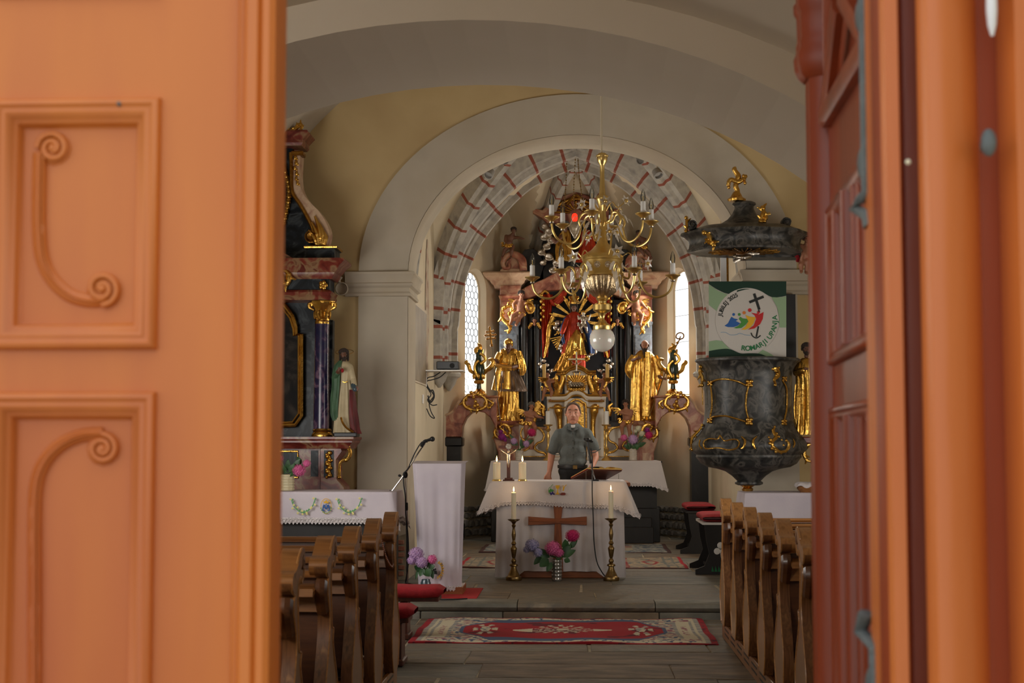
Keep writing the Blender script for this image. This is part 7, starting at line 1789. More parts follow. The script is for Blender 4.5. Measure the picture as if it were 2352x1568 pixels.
mb = MB(); mb.pell(1325,980,YT_-.09,9,14,3); mb.plathe(1325,[(7,1040),(2,1035),(2,1025),(7,1018),(8,1008)],YT_-.1,14); mb.build('door_relief', M['gold'], dr_)
tbx('exposition_back', 1297, 1350, 856, 906, .1, .1, 'altarw'); tbx('exposition_gilding', 1302, 1345, 862, 904, .09, .02, 'goldd'); tbx('exposition_step', 1300, 1348, 896, 906, -.05, .2, 'altarw', .006)
mb = MB()
for k in range(13): a = PI*(k+.5)/13; L = 30 if k%2 else 24; mb.ptube([(1325-6*math.cos(a), 884-6*math.sin(a)), (1325-L*math.cos(a), 884-L*math.sin(a))], YT_+.04, [1,1.6], smooth=False)
mb.build('gilt_rays', M['gold'], tb)['kind'] = 'stuff'
mb = MB(); limb(mb, [(1312,884,-.02,7),(1336,884,-.02,7)], YT_); mb.pell(1309,878,YT_-.04,5,4.5); 
for k in range(14): mb.pell(1309+2*k, 880+(k%3)*3, YT_-.08, 2.6, 2.6)
mb.build('silver_lamb', M['silver'], tb)
mb = MB(); mb.pbox(1305,1344,891,897,YT_-.08,.1,bev=.004); [mb.pell(1309+6*k,894,YT_-.09,2.6,2.6) for k in range(6)]; mb.build('gilt_book', M['gold'], tb)
mb = MB()
for dy, r in ((0,3.2),(6,2.4)): mb.ptube([(1279,853+dy),(1296,853+dy),(1306,846+dy),(1314,842+dy),(1324,840+dy),(1334,842+dy),(1342,846+dy),(1352,853+dy),(1369,853+dy)], YT_-.02, r, k=4, n=8)
mb.build('gilt_pediment', M['gold'], tb)
mb = MB(); mb.ptube([(1300,858),(1312,850),(1325,846),(1338,850),(1350,858)], YT_+.06, 6, flat=.6); mb.build('pediment_field', M['altarw'], tb)
cx_ = thing('altar_cross', A(1324,850,YT_-.05), 'gilt edged cross with silver figure on top of the tabernacle', 'crucifix')
mb = MB(); mb.pbox(1321.3,1326.7,806,846,YT_-.05,.04,bev=.004); mb.pbox(1304,1344,822,827,YT_-.05,.035,bev=.004)
for x, y in ((1324,803),(1301,824.5),(1347,824.5)):
    for dx, dy in ((0,-4),(-4,0),(4,0),(0,3)): mb.pell(x+dx, y+dy, YT_-.03, 3.4, 3.4, 2.4)
mb.build('cross', M['gold'], cx_); mb = MB(); mb.pbox(1322.4,1325.6,808,845,YT_-.056,.01); mb.pbox(1305,1343,823.3,825.7,YT_-.056,.01); mb.build('pale_inlay', M['altarw'], cx_)
corpus(1324, 832, YT_-.07, 26, None).fuse('figure', M['silver'], cx_, .0045, 1)
# ---- altar candlesticks
for cx0, sd in ((1259,'left'),(1393,'right')):
    Y = YF+.15; c = A(cx0, 1059, Y); t = thing('altar_candlestick', (c.x, Y, ztop+.012), 'polished brass candlestick with white candle on the high altar, %s of the man' % sd, 'candlestick', 'polished candlesticks on the high altar')
    mb = MB(); mb.plathe(cx0, [(11,1058),(12,1056),(10,1053),(6,1050),(3,1046),(2.5,1040),(5,1035),(6,1031),(3,1027),(2.2,1020),(3.2,1008),(4.5,1000),(3,996),(2,992),(5.5,988),(6,985),(3,982),(5,979),(10,977),(11,975),(4,974)], Y, 22); mb.build('turned_stem', M['brass'], t, angle=50)
    mb = MB(); mb.plathe(cx0, [(5.6,976),(5.6,946),(4.8,944),(1,944)], Y, 18); mb.build('white_candle', M['candlew'], t)
    mb = MB(); mb.ptube([(cx0,945),(cx0,941)], Y, .5, smooth=False); mb.build('wick', M['wick'], t)
# ---- flowers
Y = YF+.12
glass_vase(1193, 1034, 1059, 18, Y, 'cut glass vase on the left half of the high altar', 'crystal', z=ztop+.012); glass_vase(1454, 1030, 1059, 18, Y, 'cut glass vase on the right half of the high altar', 'crystal', z=ztop+.012)
bouquet(1193, 1036, Y, 'purple, magenta and lilac hydrangeas in the left glass vase on the high altar', [(1153,1003,10,'fpurple',0),(1150,992,6,'fpurple',0),(1180,1013,9,'flilac',-.02),(1221,993,11,'fmag',0),(1209,1019,9,'flilac',-.02),(1161,1009,6,'fpurple',-.02)], [(1190,1030,1166,1006,11,0),(1196,1030,1222,1008,11,0),(1200,1030,1196,1008,10,0),(1188,1034,1176,1026,10,-.02),(1194,1034,1190,1040,10,-.03),(1204,1026,1226,1010,10,-.01),(1190,1024,1170,996,9,.02)], None)
bouquet(1454, 1032, Y, 'pink, lilac and cream hydrangeas in the right glass vase on the high altar', [(1433,1005,9,'fpink',0),(1454,1009,13,'flilac',-.03),(1490,999,10,'fmag',0),(1487,988,7,'fpurple',.02),(1466,984,8,'fwhite',0),(1474,996,8,'fwhite',0),(1460,990,5,'fwhite',0)], [(1450,1030,1432,1022,12,-.02),(1456,1030,1470,1022,14,-.02),(1462,1026,1484,1016,12,0),(1450,1028,1440,1016,12,-.01),(1470,1010,1478,990,10,0),(1456,1024,1452,1030,12,-.05)], None)
# ---- left gilded bishop
Y = 22.15; bs = thing('gilded_statue', A(1168,968,Y), 'gilded statue with open book and triple-barred cross staff on the left pedestal', 'statue')
mb = MB(); body(mb, [(880,1168,22),(900,1168,23),(930,1167,25),(955,1165,28),(967,1166,29)], Y, 11, .13, .66, 2); mb.build('lower_robe', M['gold'], bs, angle=60)
mb = MB(); body(mb, [(838,1170,16),(855,1172,20),(875,1175,26),(892,1177,30),(899,1177,31)], Y, 12, .13, .66, 6); mb.build('surplice', M['brownrobe'], bs, angle=60)
mb = MB(); body(mb, [(798,1168,9),(804,1169,18),(812,1169,24),(828,1168,27),(842,1167,24),(852,1167,21)], Y, 8, .10, .66, 9); mb.build('cape', M['gold'], bs, angle=60)
mb = MB(); body(mb, [(806,1176,22),(830,1182,24),(850,1186,20),(862,1190,12)], Y, 6, .14, .7, 12, -70, 60, n=34); mb.build('cape_fold', M['gold'], bs, angle=60)
mb = MB(); mb.ptube([(1150,812),(1144,824),(1143,838)], Y-.06, [9,9,7], n=10); mb.ptube([(1146,846),(1142,870),(1137,896)], Y-.1, [6,8,9], n=9, flat=.5); mb.ptube([(1166,852),(1165,875),(1164,893)], Y-.2, [6,7.5,9], n=8, flat=.35); mb.build('sleeve_and_stole', M['gold'], bs)
mb = MB(); mb.ptube([(1153,802),(1158,812),(1168,816),(1180,812),(1184,802)], Y-.07, [5,5.5,5,5.5,5], n=8); mb.build('hood_collar', M['gold'], bs)
headset(bs, 1168, 798, Y-.08, 23, M['fleshd'], None, -.1)
mb = MB(); mb.pell(1168, 786, Y-.07, 10.8, 9.5, 10.8); mb.pell(1168, 791, Y-.03, 11, 9, 10); mb.build('cap', M['gold'], bs)
mb = MB(); hand(mb, 1137, 826, Y-.1, 10, 200, -.06); limb(mb, [(1144,832,-.1,4),(1138,827,-.14,3.2)], Y); hand(mb, 1176, 845, Y, 11, 190, -.24); limb(mb, [(1186,842,-.12,5),(1178,845,-.22,3.6)], Y); mb.fuse('hands', M['fleshd'], bs, .006, 1)
mb = MB(); mb.prism([A(1138,838,Y-.3), A(1175,842,Y-.3), A(1175,846,Y-.3), A(1138,842,Y-.3)], (0,.14,.03)); mb.build('book', M['goldd'], bs)
mb = MB(); mb.ptube([(1129,788),(1134,826),(1141,900),(1149,966)], Y-.2, 1.5, n=6); st_ = mb.build('staff', M['metalm'], bs)
mb = MB(); mb.ptube([(1124.5,753),(1129,792)], Y-.2, 2.0, smooth=False)
for y, wd in ((761,8),(769,12),(777,9)): 
    cx__ = 1124.5 + (y-753)*.115; mb.ptube([(cx__-wd,y+1),(cx__+wd,y-1)], Y-.2, 1.8, smooth=False)
    for q in (-1,1): mb.pell(cx__+q*wd, y-q, Y-.2, 2.6, 2.6)
mb.pell(1124.5,752,Y-.2,2.6,3.2); mb.pell(1129,793,Y-.2,3.6,3.6); mb.build('triple_cross', M['goldd'], st_)
mb = MB(); mb.ptube([(1140,930),(1134,948),(1142,962),(1152,966)], Y-.12, [5,7,6,3]); mb.pell(1146,962,Y-.15,9,5,6); mb.build('trailing_hem', M['gold'], bs)
# ---- right gilded monk
ms_ = thing('gilded_statue', A(1482,968,Y), 'gilded statue of a bald black bearded figure with a crozier on the right pedestal', 'statue')
mb = MB(); body(mb, [(804,1479,9),(811,1480,18),(826,1481,27),(845,1481,29),(875,1480,28),(915,1480,29),(950,1481,32),(966,1482,33)], Y, 15, .12, .62, 21, skew=.8); mb.build('habit', M['gold'], ms_, angle=60)
mb = MB(); mb.ptube([(1458,818),(1448,836),(1446,852),(1450,868)], Y-.08, [9,11,11,4], n=10, flat=.6); mb.build('wide_sleeve', M['gold'], ms_)
mb = MB(); mb.ptube([(1502,818),(1510,838),(1513,858),(1511,880),(1510,896)], Y-.08, [9,11,11,8,2], n=10, flat=.6); mb.build('wide_sleeve', M['gold'], ms_)
mb = MB(); mb.ptube([(1488,808),(1489,850),(1487,900),(1484,955)], Y-.2, [6,8,9,10], n=9, flat=.35); mb.build('scapular', M['gold'], ms_)
mb = MB(); limb(mb, [(1452,828,-.12,4),(1460,826,-.2,3.4)], Y); hand(mb, 1462, 825, Y, 12, -12, -.22); limb(mb, [(1512,864,-.1,4),(1520,870,-.16,3.4)], Y); hand(mb, 1522, 871, Y, 10, 10, -.17); mb.fuse('hands', M['fleshd'], ms_, .006, 1)
headset(ms_, 1481, 793, Y-.10, 24, M['flesh'], M['hair'], -.15, beard=1.0, bald=True)
mb = MB(); mb.ptube([(1556,788),(1530,850),(1505,920),(1488,964)], Y-.24, 1.5, n=6); st_ = mb.build('crozier_staff', M['oldbrass'], ms_)
mb = MB(); mb.ptube([(1555,790),(1561,780),(1569,776),(1570,768),(1563,764),(1555,767),(1553,775),(1560,778),(1563,772)], Y-.24, 1.6, n=6); mb.pell(1556,787,Y-.24,3,3.6); mb.build('crozier_crook', M['goldd'], st_)
for q in (1478,1492): MB().pell(q, 964, Y-.2, 5, 3, 8).build('sandal', M['gold'], ms_)
# ================================================================ PRIEST
Y = 16.72; pr_ = thing('person', (A(1316,1000,Y).x, Y, PZ), 'man in grey short-sleeved clerical shirt and black trousers standing behind the altar', 'person')
zf = 1019 + (EYE-PZ)*F/Y      # floor pixel row
m = MB()
# legs and pelvis (trousers)
t1 = MB(); limb(t1, [(1306,1090,0,21),(1303,1140,0,17),(1303,1190,-.01,12),(1303,zf-16,.02,9.5)], Y); limb(t1, [(1325,1090,0,21),(1329,1140,0,17),(1330,1190,-.01,12),(1330,zf-16,.02,9.5)], Y); t1.pell(1315,1082,Y,34,22,24)
tr = t1.fuse('trousers', M['black'], pr_, .014, 4)
for x in (1303,1330): MB().pcap((x, zf-7, .03), 8, (x+(2 if x > 1316 else -2), zf-5, -.15), 6, Y).build('shoe', M['blackp'], pr_)
mb = MB(); mb.plathe(1315, [(34,1075),(34.6,1071),(34.6,1069),(34,1067)], Y, 40, sy=.72); be = mb.build('belt', M['blackp'], pr_); mb = MB(); mb.pbox(1316,1326,1068,1077,Y-.135,.012,bev=.002); mb.build('buckle', M['oldbrass'], be)
# skin: one continuous body from head to hands
s_ = MB(); D = lambda q: -q*Y/F
hx, hy, H_ = 1316, 950, 52.0
s_.pell(hx, hy-3, Y, 16.5, 21, 20.5, dy=D(0)); s_.pell(hx, hy+9, Y, 13.8, 15, 15, dy=D(5)); s_.pell(hx, hy+19, Y, 7.5, 5.5, 6, dy=D(12)); s_.pell(hx, hy+13, Y, 12.5, 9, 11, dy=D(6))
s_.pcap((hx, hy-5, D(18.5)), 1.7, (hx, hy+5, D(22.5)), 3.1, Y); s_.pell(hx-2.6, hy+5.5, Y, 2.2, 1.9, 2.2, dy=D(20)); s_.pell(hx+2.6, hy+5.5, Y, 2.2, 1.9, 2.2, dy=D(20))
s_.pcap((hx-9.5, hy-8.5, D(15.5)), 2.3, (hx-3, hy-8, D(18)), 2.0, Y); s_.pcap((hx+9.5, hy-8.5, D(15.5)), 2.3, (hx+3, hy-8, D(18)), 2.0, Y)
for q in (-1, 1): s_.pell(hx+q*16.6, hy, Y, 2.2, 5.6, 3.4, dy=D(-1)); s_.pell(hx+q*8.2, hy+5, Y, 4.6, 4.4, 4, dy=D(13)); s_.pell(hx+q*6.6, hy-3, Y, 3.6, 2.4, 2.4, dy=D(15.6))
s_.pcap((hx-4, hy+11.2, D(18.2)), 1.4, (hx+4, hy+11.2, D(18.2)), 1.4, Y); s_.pcap((hx-3, hy+13.6, D(17.8)), 1.6, (hx+3, hy+13.6, D(17.8)), 1.6, Y)
s_.pcap((hx, hy+16, 0), 11, (hx, hy+38, .01), 13, Y); s_.pcap((hx-30,hy+50,.01), 9, (hx+30,hy+50,.01), 9, Y); s_.pcap((hx,hy+58,.02), 15, (hx,hy+100,.02), 16, Y)
limb(s_, [(1281,1000,0,9),(1269,1034,.01,9.5),(1266,1052,.0,8),(1262,1082,-.04,5.6)], Y)
limb(s_, [(1352,1000,0,9),(1364,1034,.0,9.5),(1368,1050,-.02,8),(1360,1070,-.16,5.6)], Y)
def big_hand(mb, px, py, ang, dy, side):
    a = math.radians(ang); c, si = math.cos(a), math.sin(a); s = 1.0
    def q(u, v, d=0): return (px + (u*c - v*si), py + (u*si + v*c), dy + D(d))
    mb.pcap(q(0,-2.2), 4.0, q(11,-2.4,1), 3.6, Y, 8); mb.pcap(q(0,2.2), 4.0, q(11,2.6,1), 3.5, Y, 8)
    for v, L in ((-6.2,12),(-2.3,14),(1.7,13.2),(5.4,10.5)):
        mb.pcap(q(11,v*.9,1), 2.1, q(11+L*.5,v*1.12,2.2), 1.85, Y, 7); mb.pcap(q(11+L*.5,v*1.12,2.2), 1.85, q(11+L,v*1.0,5.2), 1.45, Y, 7)
    mb.pcap(q(2,-3*side,1), 2.8, q(8,-8*side,3), 2.3, Y, 7); mb.pcap(q(8,-8*side,3), 2.3, q(14,-9.5*side,5), 1.8, Y, 7)
big_hand(s_, 1261, 1086, 95, -.05, -1); big_hand(s_, 1358, 1072, 120, -.18, 1)
s_.fuse('body', M['skin'], pr_, .0062, 2)
# shirt
t2 = MB(); t2.pcap((1287,997,0),14.5,(1345,997,0),14.5,Y); t2.pell(1316,1012,Y,34,26,21); t2.pell(1316,1040,Y,33,30,23,dy=D(2)); t2.pell(1315,1060,Y,33.5,17,24,dy=D(2)); t2.pcap((1300,990,0),12,(1308,981,.0),11,Y); t2.pcap((1332,990,0),12,(1324,981,0),11,Y)
limb(t2, [(1284,998,0,14.5),(1275,1018,0,13),(1271,1032,0,12)], Y); limb(t2, [(1348,998,0,14.5),(1359,1017,0,13),(1365,1029,0,12)], Y); t2.pell(1300,1000,Y,16,18,19); t2.pell(1332,1000,Y,16,18,19)
def crease(v):
    return .0045*math.sin(v.z*38+v.x*22)*math.sin(v.x*31+1) + .003*mnoise.noise(Vector((v.x*14, v.y*14, v.z*9)))
sh_ = t2.fuse('shirt', M['shirt'], pr_, .011, 5, crease)
mb = MB()
for x0, x1, y0, y1, y2 in ((1256,1284,1036,1044,1),(1353,1380,1040,1030,1)):
    mb.ptube([(x0,y0),( (x0+x1)/2,(y0+y1)/2+3),(x1,y1)], Y-S(13,Y), 1.2, n=6)
mb.build('sleeve_hem', M['shirt'], sh_)
mb = MB(); mb.ptube([(1316,986),(1316,1020),(1315,1066)], Y-S(24.5,Y), 1.8, n=6, flat=.4); mb.build('placket', M['shirt'], sh_)
mb = MB()
for y in (996,1012,1028,1044,1058): mb.pell(1316, y, Y-S(26,Y), 1.1, 1.1, .6)
mb.build('buttons', M['kblack'], sh_)['kind'] = 'stuff'
mb = MB(); mb.ptube([(1328,1014),(1346,1014),(1346,1036),(1337,1040),(1328,1036),(1328,1014)], Y-S(24,Y), .8, n=5, smooth=False); mb.build('pocket_seam', M['shirt'], sh_)
mb = MB(); mb.plathe(1316, [(15.5,987),(14.6,979),(13.6,974),(12.8,972),(12.4,976)], Y, 30, sy=.95); mb.build('collar', M['shirt'], sh_)
mb = MB(); mb.pbox(1311.5,1321,975.5,982,Y-S(16,Y),.012,bev=.003); mb.build('white_clerical_insert', M['candlew'], sh_)
mb = MB(); mb.prism([A(1302,984,Y-S(15,Y)),A(1311,977,Y-S(15,Y)),A(1314,990,Y-S(19,Y))],(0,.01,0)); mb.prism([A(1330,984,Y-S(15,Y)),A(1321,977,Y-S(15,Y)),A(1318,990,Y-S(19,Y))],(0,.01,0)); mb.build('collar_wings', M['shirt'], sh_)
# hair, eyes
h_ = MB(); h_.pell(hx, hy-9, Y, 17.5, 18.2, 18.8, dy=D(-5.4))
for a in range(13):
    an = PI*a/12; h_.pell(hx+math.cos(an)*15.4, hy-9.5-math.sin(an)*14.6, Y, 2.8, 2.8+(a%3)*.5, 7, dy=D(2+1*math.sin(an)))
for q in (-1, 1): h_.pell(hx+q*16.4, hy-4, Y, 2.6, 7.5, 6, dy=D(-2))
hr_ = h_.fuse('hair', M['prhair'], pr_, .0075, 1, lambda v: .002*mnoise.noise(v*70))
for q in (-1, 1):
    mb = MB(); mb.pell(hx+q*6.5, hy-3.2, Y, 2.6, 1.1, 1.0, dy=D(17.6)); mb.build('eye', M['wax'], pr_)
    mb = MB(); mb.pell(hx+q*6.5, hy-2.9, Y, 1.1, 1.0, .6, dy=D(18.3)); mb.build('iris', M['hair'], pr_)
    mb = MB(); mb.ptube([(hx+q*3,hy-4.2),(hx+q*6.5,hy-5),(hx+q*10,hy-3.8)], Y-S(17.6,Y), .8, n=5); mb.build('eyelid', M['skin'], pr_)
    mb = MB(); mb.ptube([(hx+q*3,hy-9),(hx+q*7,hy-10.2),(hx+q*11,hy-8.6)], Y-S(18.4,Y), [.9,1.2,.6], n=6); mb.build('eyebrow', M['prhair'], pr_)
mb = MB(); mb.ptube([(hx-5,hy+12.4),(hx,hy+12),(hx+5,hy+12.4)], Y-S(19.6,Y), [.5,1.0,.5], n=6); mb.build('lips', M['lips'], pr_)
# ================================================================ CHANDELIER
YC = 12.0; CXP = 1383; c0 = A(CXP, 757, YC); 
chd = thing('chandelier', (A(CXP,600,YC).x, YC, A(CXP,600,YC).z), 'large brass chandelier with electric candles, glass flowers and white globe', 'chandelier')
cxw = chd.location.x
mb = MB()
PC = [(2,352),(8,352),(12,356),(12.5,361),(12,367),(10,373),(7,377),(5.5,380),(5,400),(5.5,420),(7,440),(8,447),(13,450),(15,454),(14,459),(11,464),(9,475),(8,486),(9,500),(10,504),(9,510),(9,525),(10,530),(9,540),(11,549),(12,556),(17,564),(26,574),(38,582),(46,587),(48,591),(48,597),(46,599),(46,625),(49,630),(49,634),(46,636)]
mb.plathe(CXP, PC, YC, 40); mb.build('baluster_stem', M['brass'], chd, angle=40)
mb = MB(); mb.plathe(CXP, [(44,636),(44,642),(42,650),(38,661),(30,672),(20,680),(13,684)], YC, 96, flute=.03, fn=24); mb.build('fluted_bowl', M['bowl'], chd, angle=60)
mb = MB(); mb.plathe(CXP, [(13,683),(14,687),(10,692),(10,696),(17,698),(21,700),(21,712),(17,716),(10,719),(7,724),(5,730),(6,734),(10,738),(11,741),(17,745),(21,748),(21,756),(20,758)], YC, 36); mb.build('lower_stem', M['brass'], chd, angle=35)
mb = MB(); mb.plathe(CXP, [(12,752),(18,755),(24.5,762),(28,771),(28.6,779),(27,790),(21,800),(12,806),(1,808)], YC, 40); mb.build('globe_shade', M['opal'], chd)
mb = MB(); mb.plathe(CXP, [(8,362),(13.5,360),(13.8,358),(12.8,356)], YC, 48, flute=.05, fn=16); mb.build('gadrooned_ring', M['brass'], chd, angle=60)
mb = MB(); top = Vector((cxw, YC, navez(cxw)-.0)); mb.tube([(cxw, YC, A(CXP,353,YC).z), top], .0085, 8); o = mb.build('suspension_cord', M['cord'], chd)
mb = MB(); mb.lathe([(.05, top.z-.02), (.05, top.z), (.03, top.z-.06)], cxw, YC, 16)
def zc(y): return A(CXP, y, YC).z
def rr(p): return S(p, YC)
def arm(R, ycup, path, angs, lowring, lbl):
    proto = None
    for i, an in enumerate(angs):
        if proto is None:
            a_ = MB(); pts = [(rr(r), 0, zc(y)) for r, y in cr(path, 6)]
            loc = chd.location.copy()
            def B(mb, nm, m, par, angle=40):
                mb.v = [Vector((v.x, v.y, v.z - loc.z)) for v in mb.v]
                me_par = par; o = MB.build.__wrapped__(mb, nm, m, None) if hasattr(MB.build, '__wrapped__') else None
                return o
            def rawbuild(mb, nm, m, par):
                me = bpy.data.meshes.new(nm); me.from_pydata([(v.x, v.y, v.z-loc.z) for v in mb.v], [], mb.f); me.materials.append(m)
                bm = bmesh.new(); bm.from_mesh(me); bmesh.ops.recalc_face_normals(bm, faces=bm.faces); bm.to_mesh(me); bm.free()
                me.polygons.foreach_set('use_smooth', [True]*len(me.polygons)); me.set_sharp_from_angle(angle=math.radians(40))
                o = bpy.data.objects.new(nm, me); COL.objects.link(o); o.parent = par; return o
            a_.tube(pts, rr(2.6), 8); ar = rawbuild(a_, 'candle_arm', M['brass'], chd)
            m = MB(); zz_ = zc(ycup); u_ = rr(1)
            m.lathe([(u_*3, zz_-u_*14),(u_*5.5, zz_-u_*12),(u_*6, zz_-u_*10),(u_*3.5, zz_-u_*7)], rr(R), 0, 14); rawbuild(m, 'silver_knop', M['silver'], ar)
            m = MB(); m.lathe([(u_*4, zz_-u_*8),(u_*8, zz_-u_*6),(u_*11, zz_-u_*3),(u_*17, zz_),(u_*18, zz_+u_*2),(u_*17, zz_+u_*2.5),(u_*10, zz_),(u_*3, zz_)], rr(R), 0, 20); rawbuild(m, 'drip_pan', M['brass'], ar)
            m = MB(); m.lathe([(u_*5.8, zz_),(u_*5.8, zz_+u_*29),(u_*4, zz_+u_*30)], rr(R), 0, 14); rawbuild(m, 'candle_sleeve', M['candlew'], ar)
            m = MB(); m.lathe([(u_*4.2, zz_+u_*29),(u_*5.6, zz_+u_*35),(u_*5.8, zz_+u_*41),(u_*4.2, zz_+u_*49),(u_*1.6, zz_+u_*56),(u_*.4, zz_+u_*58)], rr(R), 0, 12); rawbuild(m, 'candle_bulb', M['glass'], ar)
            m = MB(); m.tube([(rr(R), 0, zz_+u_*30), (rr(R), 0, zz_+u_*42)], u_*.9, 5); rawbuild(m, 'filament', M['brass'], ar)
            # crystal leaves on the arm
            m = MB(); f = lowring
            for (r0, y0, r1, y1, w_) in f:
                a0, b0 = Vector((rr(r0), 0, zc(y0))), Vector((rr(r1), 0, zc(y1)))
                md_ = (a0+b0)/2 + Vector((0,0,rr(8))); P = cr([tuple(a0), tuple(md_), tuple(b0)], 5); n_ = len(P)
                rings = []
                for j, p in enumerate(P):
                    t = j/(n_-1); wd = rr(w_)*math.sin(PI*min(1, .12+t*.86))**.8*(1+.15*(-1)**j)
                    rings.append([(p[0], -wd, p[2]-wd*.3), (p[0], 0, p[2]+rr(1.2)), (p[0], wd, p[2]-wd*.3), (p[0], 0, p[2]-rr(.8))])
                m.loft(rings, cap=True)
            rawbuild(m, 'crystal_leaf', M['crystal'], ar)
            proto = ar
        else:
            ar = copytree(proto, chd)
        ar.rotation_euler.z = math.radians(an)
lowleaf = [(56,618,78,668,7),(60,606,40,640,5),(90,640,74,676,5)]
uplleaf = [(40,505,62,545,6),(30,530,50,560,5),(60,500,78,520,4)]
arm(162, 636, [(42,632),(60,640),(64,622),(76,612),(86,622),(84,636),(92,660),(104,676),(122,684),(142,680),(156,668),(162,650)], [-5-60*k-0 for k in range(6)], lowleaf, 'lower')
arm(122, 505, [(9,512),(24,508),(34,492),(48,494),(56,508),(52,524),(58,546),(72,560),(90,562),(108,552),(118,536),(122,518)], [-41.5-60*k for k in range(6)], uplleaf, 'upper')
# glass flowers on curled wires
def glass_flower(rr_, y, an, r0, y0, s=15):
    a = math.radians(an); C_ = Vector((cxw + rr(rr_)*math.cos(a), YC + rr(rr_)*math.sin(a), zc(y)))
    B0 = Vector((cxw + rr(r0)*math.cos(a), YC + rr(r0)*math.sin(a), zc(y0))); md = (C_+B0)/2 + Vector((0,0,rr(12)))
    w_ = MB().tube(cr([tuple(B0), tuple(B0*.7+C_*.3+Vector((0,0,rr(14)))), tuple(B0*.4+C_*.6-Vector((0,0,rr(5)))), tuple(C_)], 5), rr(1.3), 6).build('flower_wire', M['brass'], chd)
    d = (C_-B0).normalized() + Vector((0,-.5,.1)); d.normalize(); u = d.orthogonal().normalized(); v = d.cross(u); mb = MB()
    for k in range(6):
        e = u*math.cos(k*PI/3) + v*math.sin(k*PI/3); f_ = d.cross(e); L = rr(s)
        P = [C_, C_+e*L*.45+d*L*.2+f_*L*.26, C_+e*L+d*L*.3, C_+e*L*.45+d*L*.2-f_*L*.26]; mb.add(P + [p - d*rr(1) for p in P], [(0,1,2,3),(7,6,5,4),(0,4,5,1),(1,5,6,2),(2,6,7,3),(3,7,4,0)])
    mb.build('glass_petals', M['crystal'], w_, flat=True); MB().ell(C_+d*rr(3), rr(4.5), 8, 6).build('flower_centre', M['brass'], w_)
for i, an in enumerate((-30,-90,-150,150,90,30)): glass_flower(50 if i % 2 else 58, 466+(i%3)*5, an+8, 10, 485)
for i, an in enumerate((-72,-132,-12,168,108,48)): glass_flower(96 if i % 2 else 104, 590+(i%3)*9, an, 46, 592, 17)
for i, an in enumerate((-60,-110,-20,-160)): glass_flower(34, 535+(i%2)*10, an, 9, 520, 12)
mb = MB()
for k in range(12):
    a = math.radians(15+30*k); r = rr(47); c = Vector((cxw+r*math.cos(a), YC+r*math.sin(a), zc(612))); 
    for q in range(10): b = 2*PI*q/10; t = Vector((-math.sin(a), math.cos(a), 0)); mb.ell(c + t*rr(6)*math.cos(b) + Vector((0,0,rr(6)*math.sin(b))), rr(1.6), 5, 4)
    mb.ell(c, rr(4), 8, 6)
mb.build('crystal_rosettes', M['crystal'], chd)['kind'] = 'stuff'
# ================================================================ SMALL FITTINGS IN THE CHANCEL
Y = 20.35
sl = thing('sanctuary_lamp', A(1320,505,Y), 'hanging silver sanctuary lamp with red light on long chains under the chancel arch', 'lamp')
for pts in ([(1317,345),(1304,352),(1300,420),(1296,480),(1292,560)], [(1319,345),(1326,352),(1330,400),(1336,450),(1340,520)], [(1318,345),(1322,352),(1318,430),(1320,488)]):
    P = cr(pts, 12); mb = MB()
    for i, p in enumerate(P): mb.pell(p[0], p[1], Y, 1.5 if i % 2 else 1.0, 2.6, 1)
    mb.build('chain', M['oldbrass'], sl)
mb = MB(); mb.ptube([(1318,318),(1318,328),(1316,334),(1320,345)], Y, 1.6); mb.build('hook', M['iron'], sl)
mb = MB(); mb.ptube([(1308,348),(1318,340),(1330,348)], Y, 1.6); mb.build('spreader', M['oldbrass'], sl)
mb = MB(); mb.plathe(1320, [(3,490),(6,493),(7,500),(6,506),(3,508)], Y, 16); mb.build('red_glass', mat('red_lamp_glass', lin((220,30,20)), rough=.2, emit=(lin((255,40,20)), 1.2)), sl)
mb = MB(); mb.plathe(1320, [(3,508),(10,510),(14,520),(10,532),(5,540),(1,548)], Y, 20, flute=.06, fn=8); mb.build('lamp_body', M['silver'], sl)
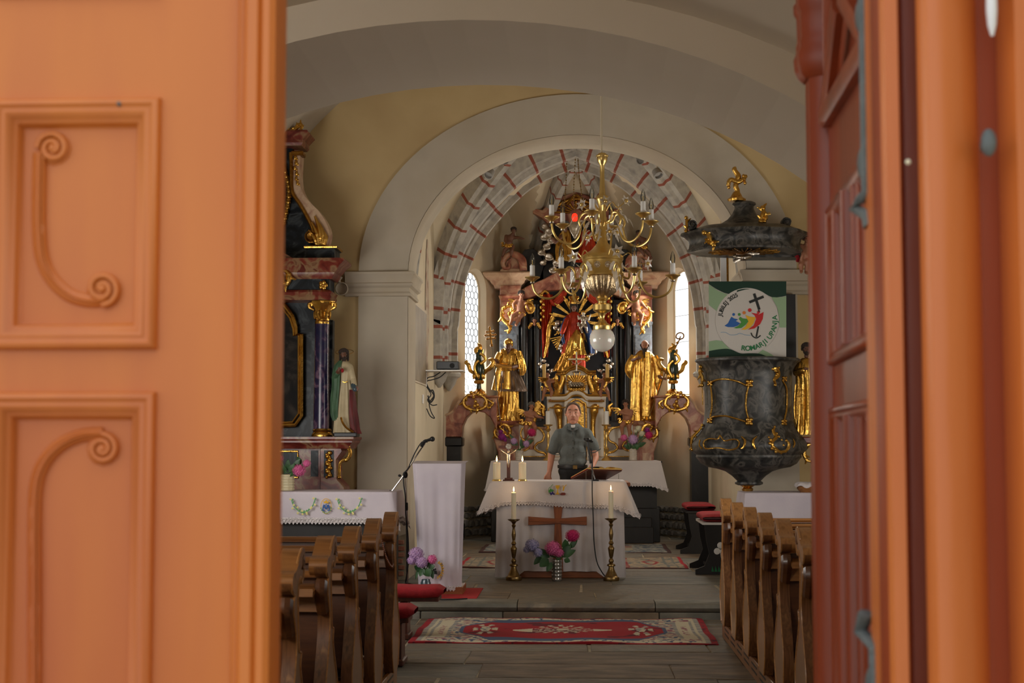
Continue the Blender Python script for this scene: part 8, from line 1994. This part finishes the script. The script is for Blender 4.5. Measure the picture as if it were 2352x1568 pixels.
for i, (x, y, big) in enumerate(((1124,398,1),(1510,398,1),(1160,366,0),(1470,366,0))):
    Y = 16.25; side = 'left' if x < 1300 else 'right'
    t = thing('arch_spotlight', A(x, y, Y), ('round grey spotlight tilted down on the %s side of the arch soffit' if big else 'small ring-shaped spotlight high on the %s side of the arch') % side, 'spotlight', 'spotlights behind the chancel arch')
    c = A(x, y, Y); d = Vector((.35 if x > 1300 else -.35, -.55, -.75)).normalized() if big else Vector((0,-.7,-.5)).normalized(); u = d.orthogonal().normalized(); v = d.cross(u); mb = MB(); R_ = .055 if big else .045
    mb.loft([[c + d*h + (u*math.cos(a*PI/10)+v*math.sin(a*PI/10))*r for a in range(20)] for h, r in ((-.05,R_*.5),(-.04,R_*.9),(.02,R_),(.04,R_),(.04,R_*.8),(.02,R_*.7))], cap=True); mb.build('lamp_head', M['lampgrey'], t)
    mb = MB(); mb.tube([c - d*.04, c + Vector((0,.0,.09))], .012, 7); mb.build('bracket', M['white'], t)
# projector on its shelf
YJ = 19.0; zs_ = Zof(851, YJ); sh = thing('projector_shelf', (-1.85, YJ, zs_), 'white wall shelf holding a black projector on the left chancel wall', 'shelf')
MB().box(-1.945, Xof(1066,YJ), YJ-.17, YJ+.17, zs_-.01, zs_+.006, .002).build('board', M['candlew'], sh)
MB().box(-1.945, -1.93, YJ-.02, YJ+.02, zs_-.2, zs_-.01).build('bracket', M['candlew'], sh)
pj = thing('projector', (A(1030,848,YJ).x, YJ, zs_+.006), 'black video projector on the white wall shelf', 'projector')
a, b = Xof(1004,YJ), Xof(1055,YJ); MB().box(a, b, YJ-.14, YJ+.14, zs_+.014, Zof(830,YJ), .008).build('housing', M['blackp'], pj)
mb = MB(); mb.lathe([(.001,-.01),(.028,-.01),(.032,0),(.032,.02)], 0, 0, 18); c = Vector((Xof(1040,YJ), YJ-.145, Zof(840,YJ))); mb.v = [Vector((c.x+p.x, c.y+p.z, c.z+p.y)) for p in mb.v]; mb.build('lens', M['black'], pj)
for q in (a+.03, b-.03): MB().ell((q, YJ-.1, zs_+.012), .008, 8, 5).build('foot', M['blackp'], pj)
mb = MB(); mb.ptube([(1024,854),(1010,866),(992,872),(980,876),(984,890),(996,908),(986,925),(990,945),(998,960),(988,955),(980,938)], YJ+.1, 1.3, n=5); mb.ptube([(1012,854),(996,864),(982,868),(979,885),(990,905),(982,918),(992,930),(1004,929)], YJ+.1, 1.3, n=5); mb.ptube([(986,900),(994,896),(997,912),(988,924),(983,908)], YJ+.1, 1.8, n=5); tag(mb.build('projector_cables', M['cable']), 'tangle of black cables hanging under the projector shelf', 'cable')
o = MB().box(-1.946, -1.93, 18.6, 18.66, Zof(926,18.6), Zof(905,18.6), .002).build('wall_socket', M['candlew']); tag(o, 'white wall socket below the projector cables', 'socket')
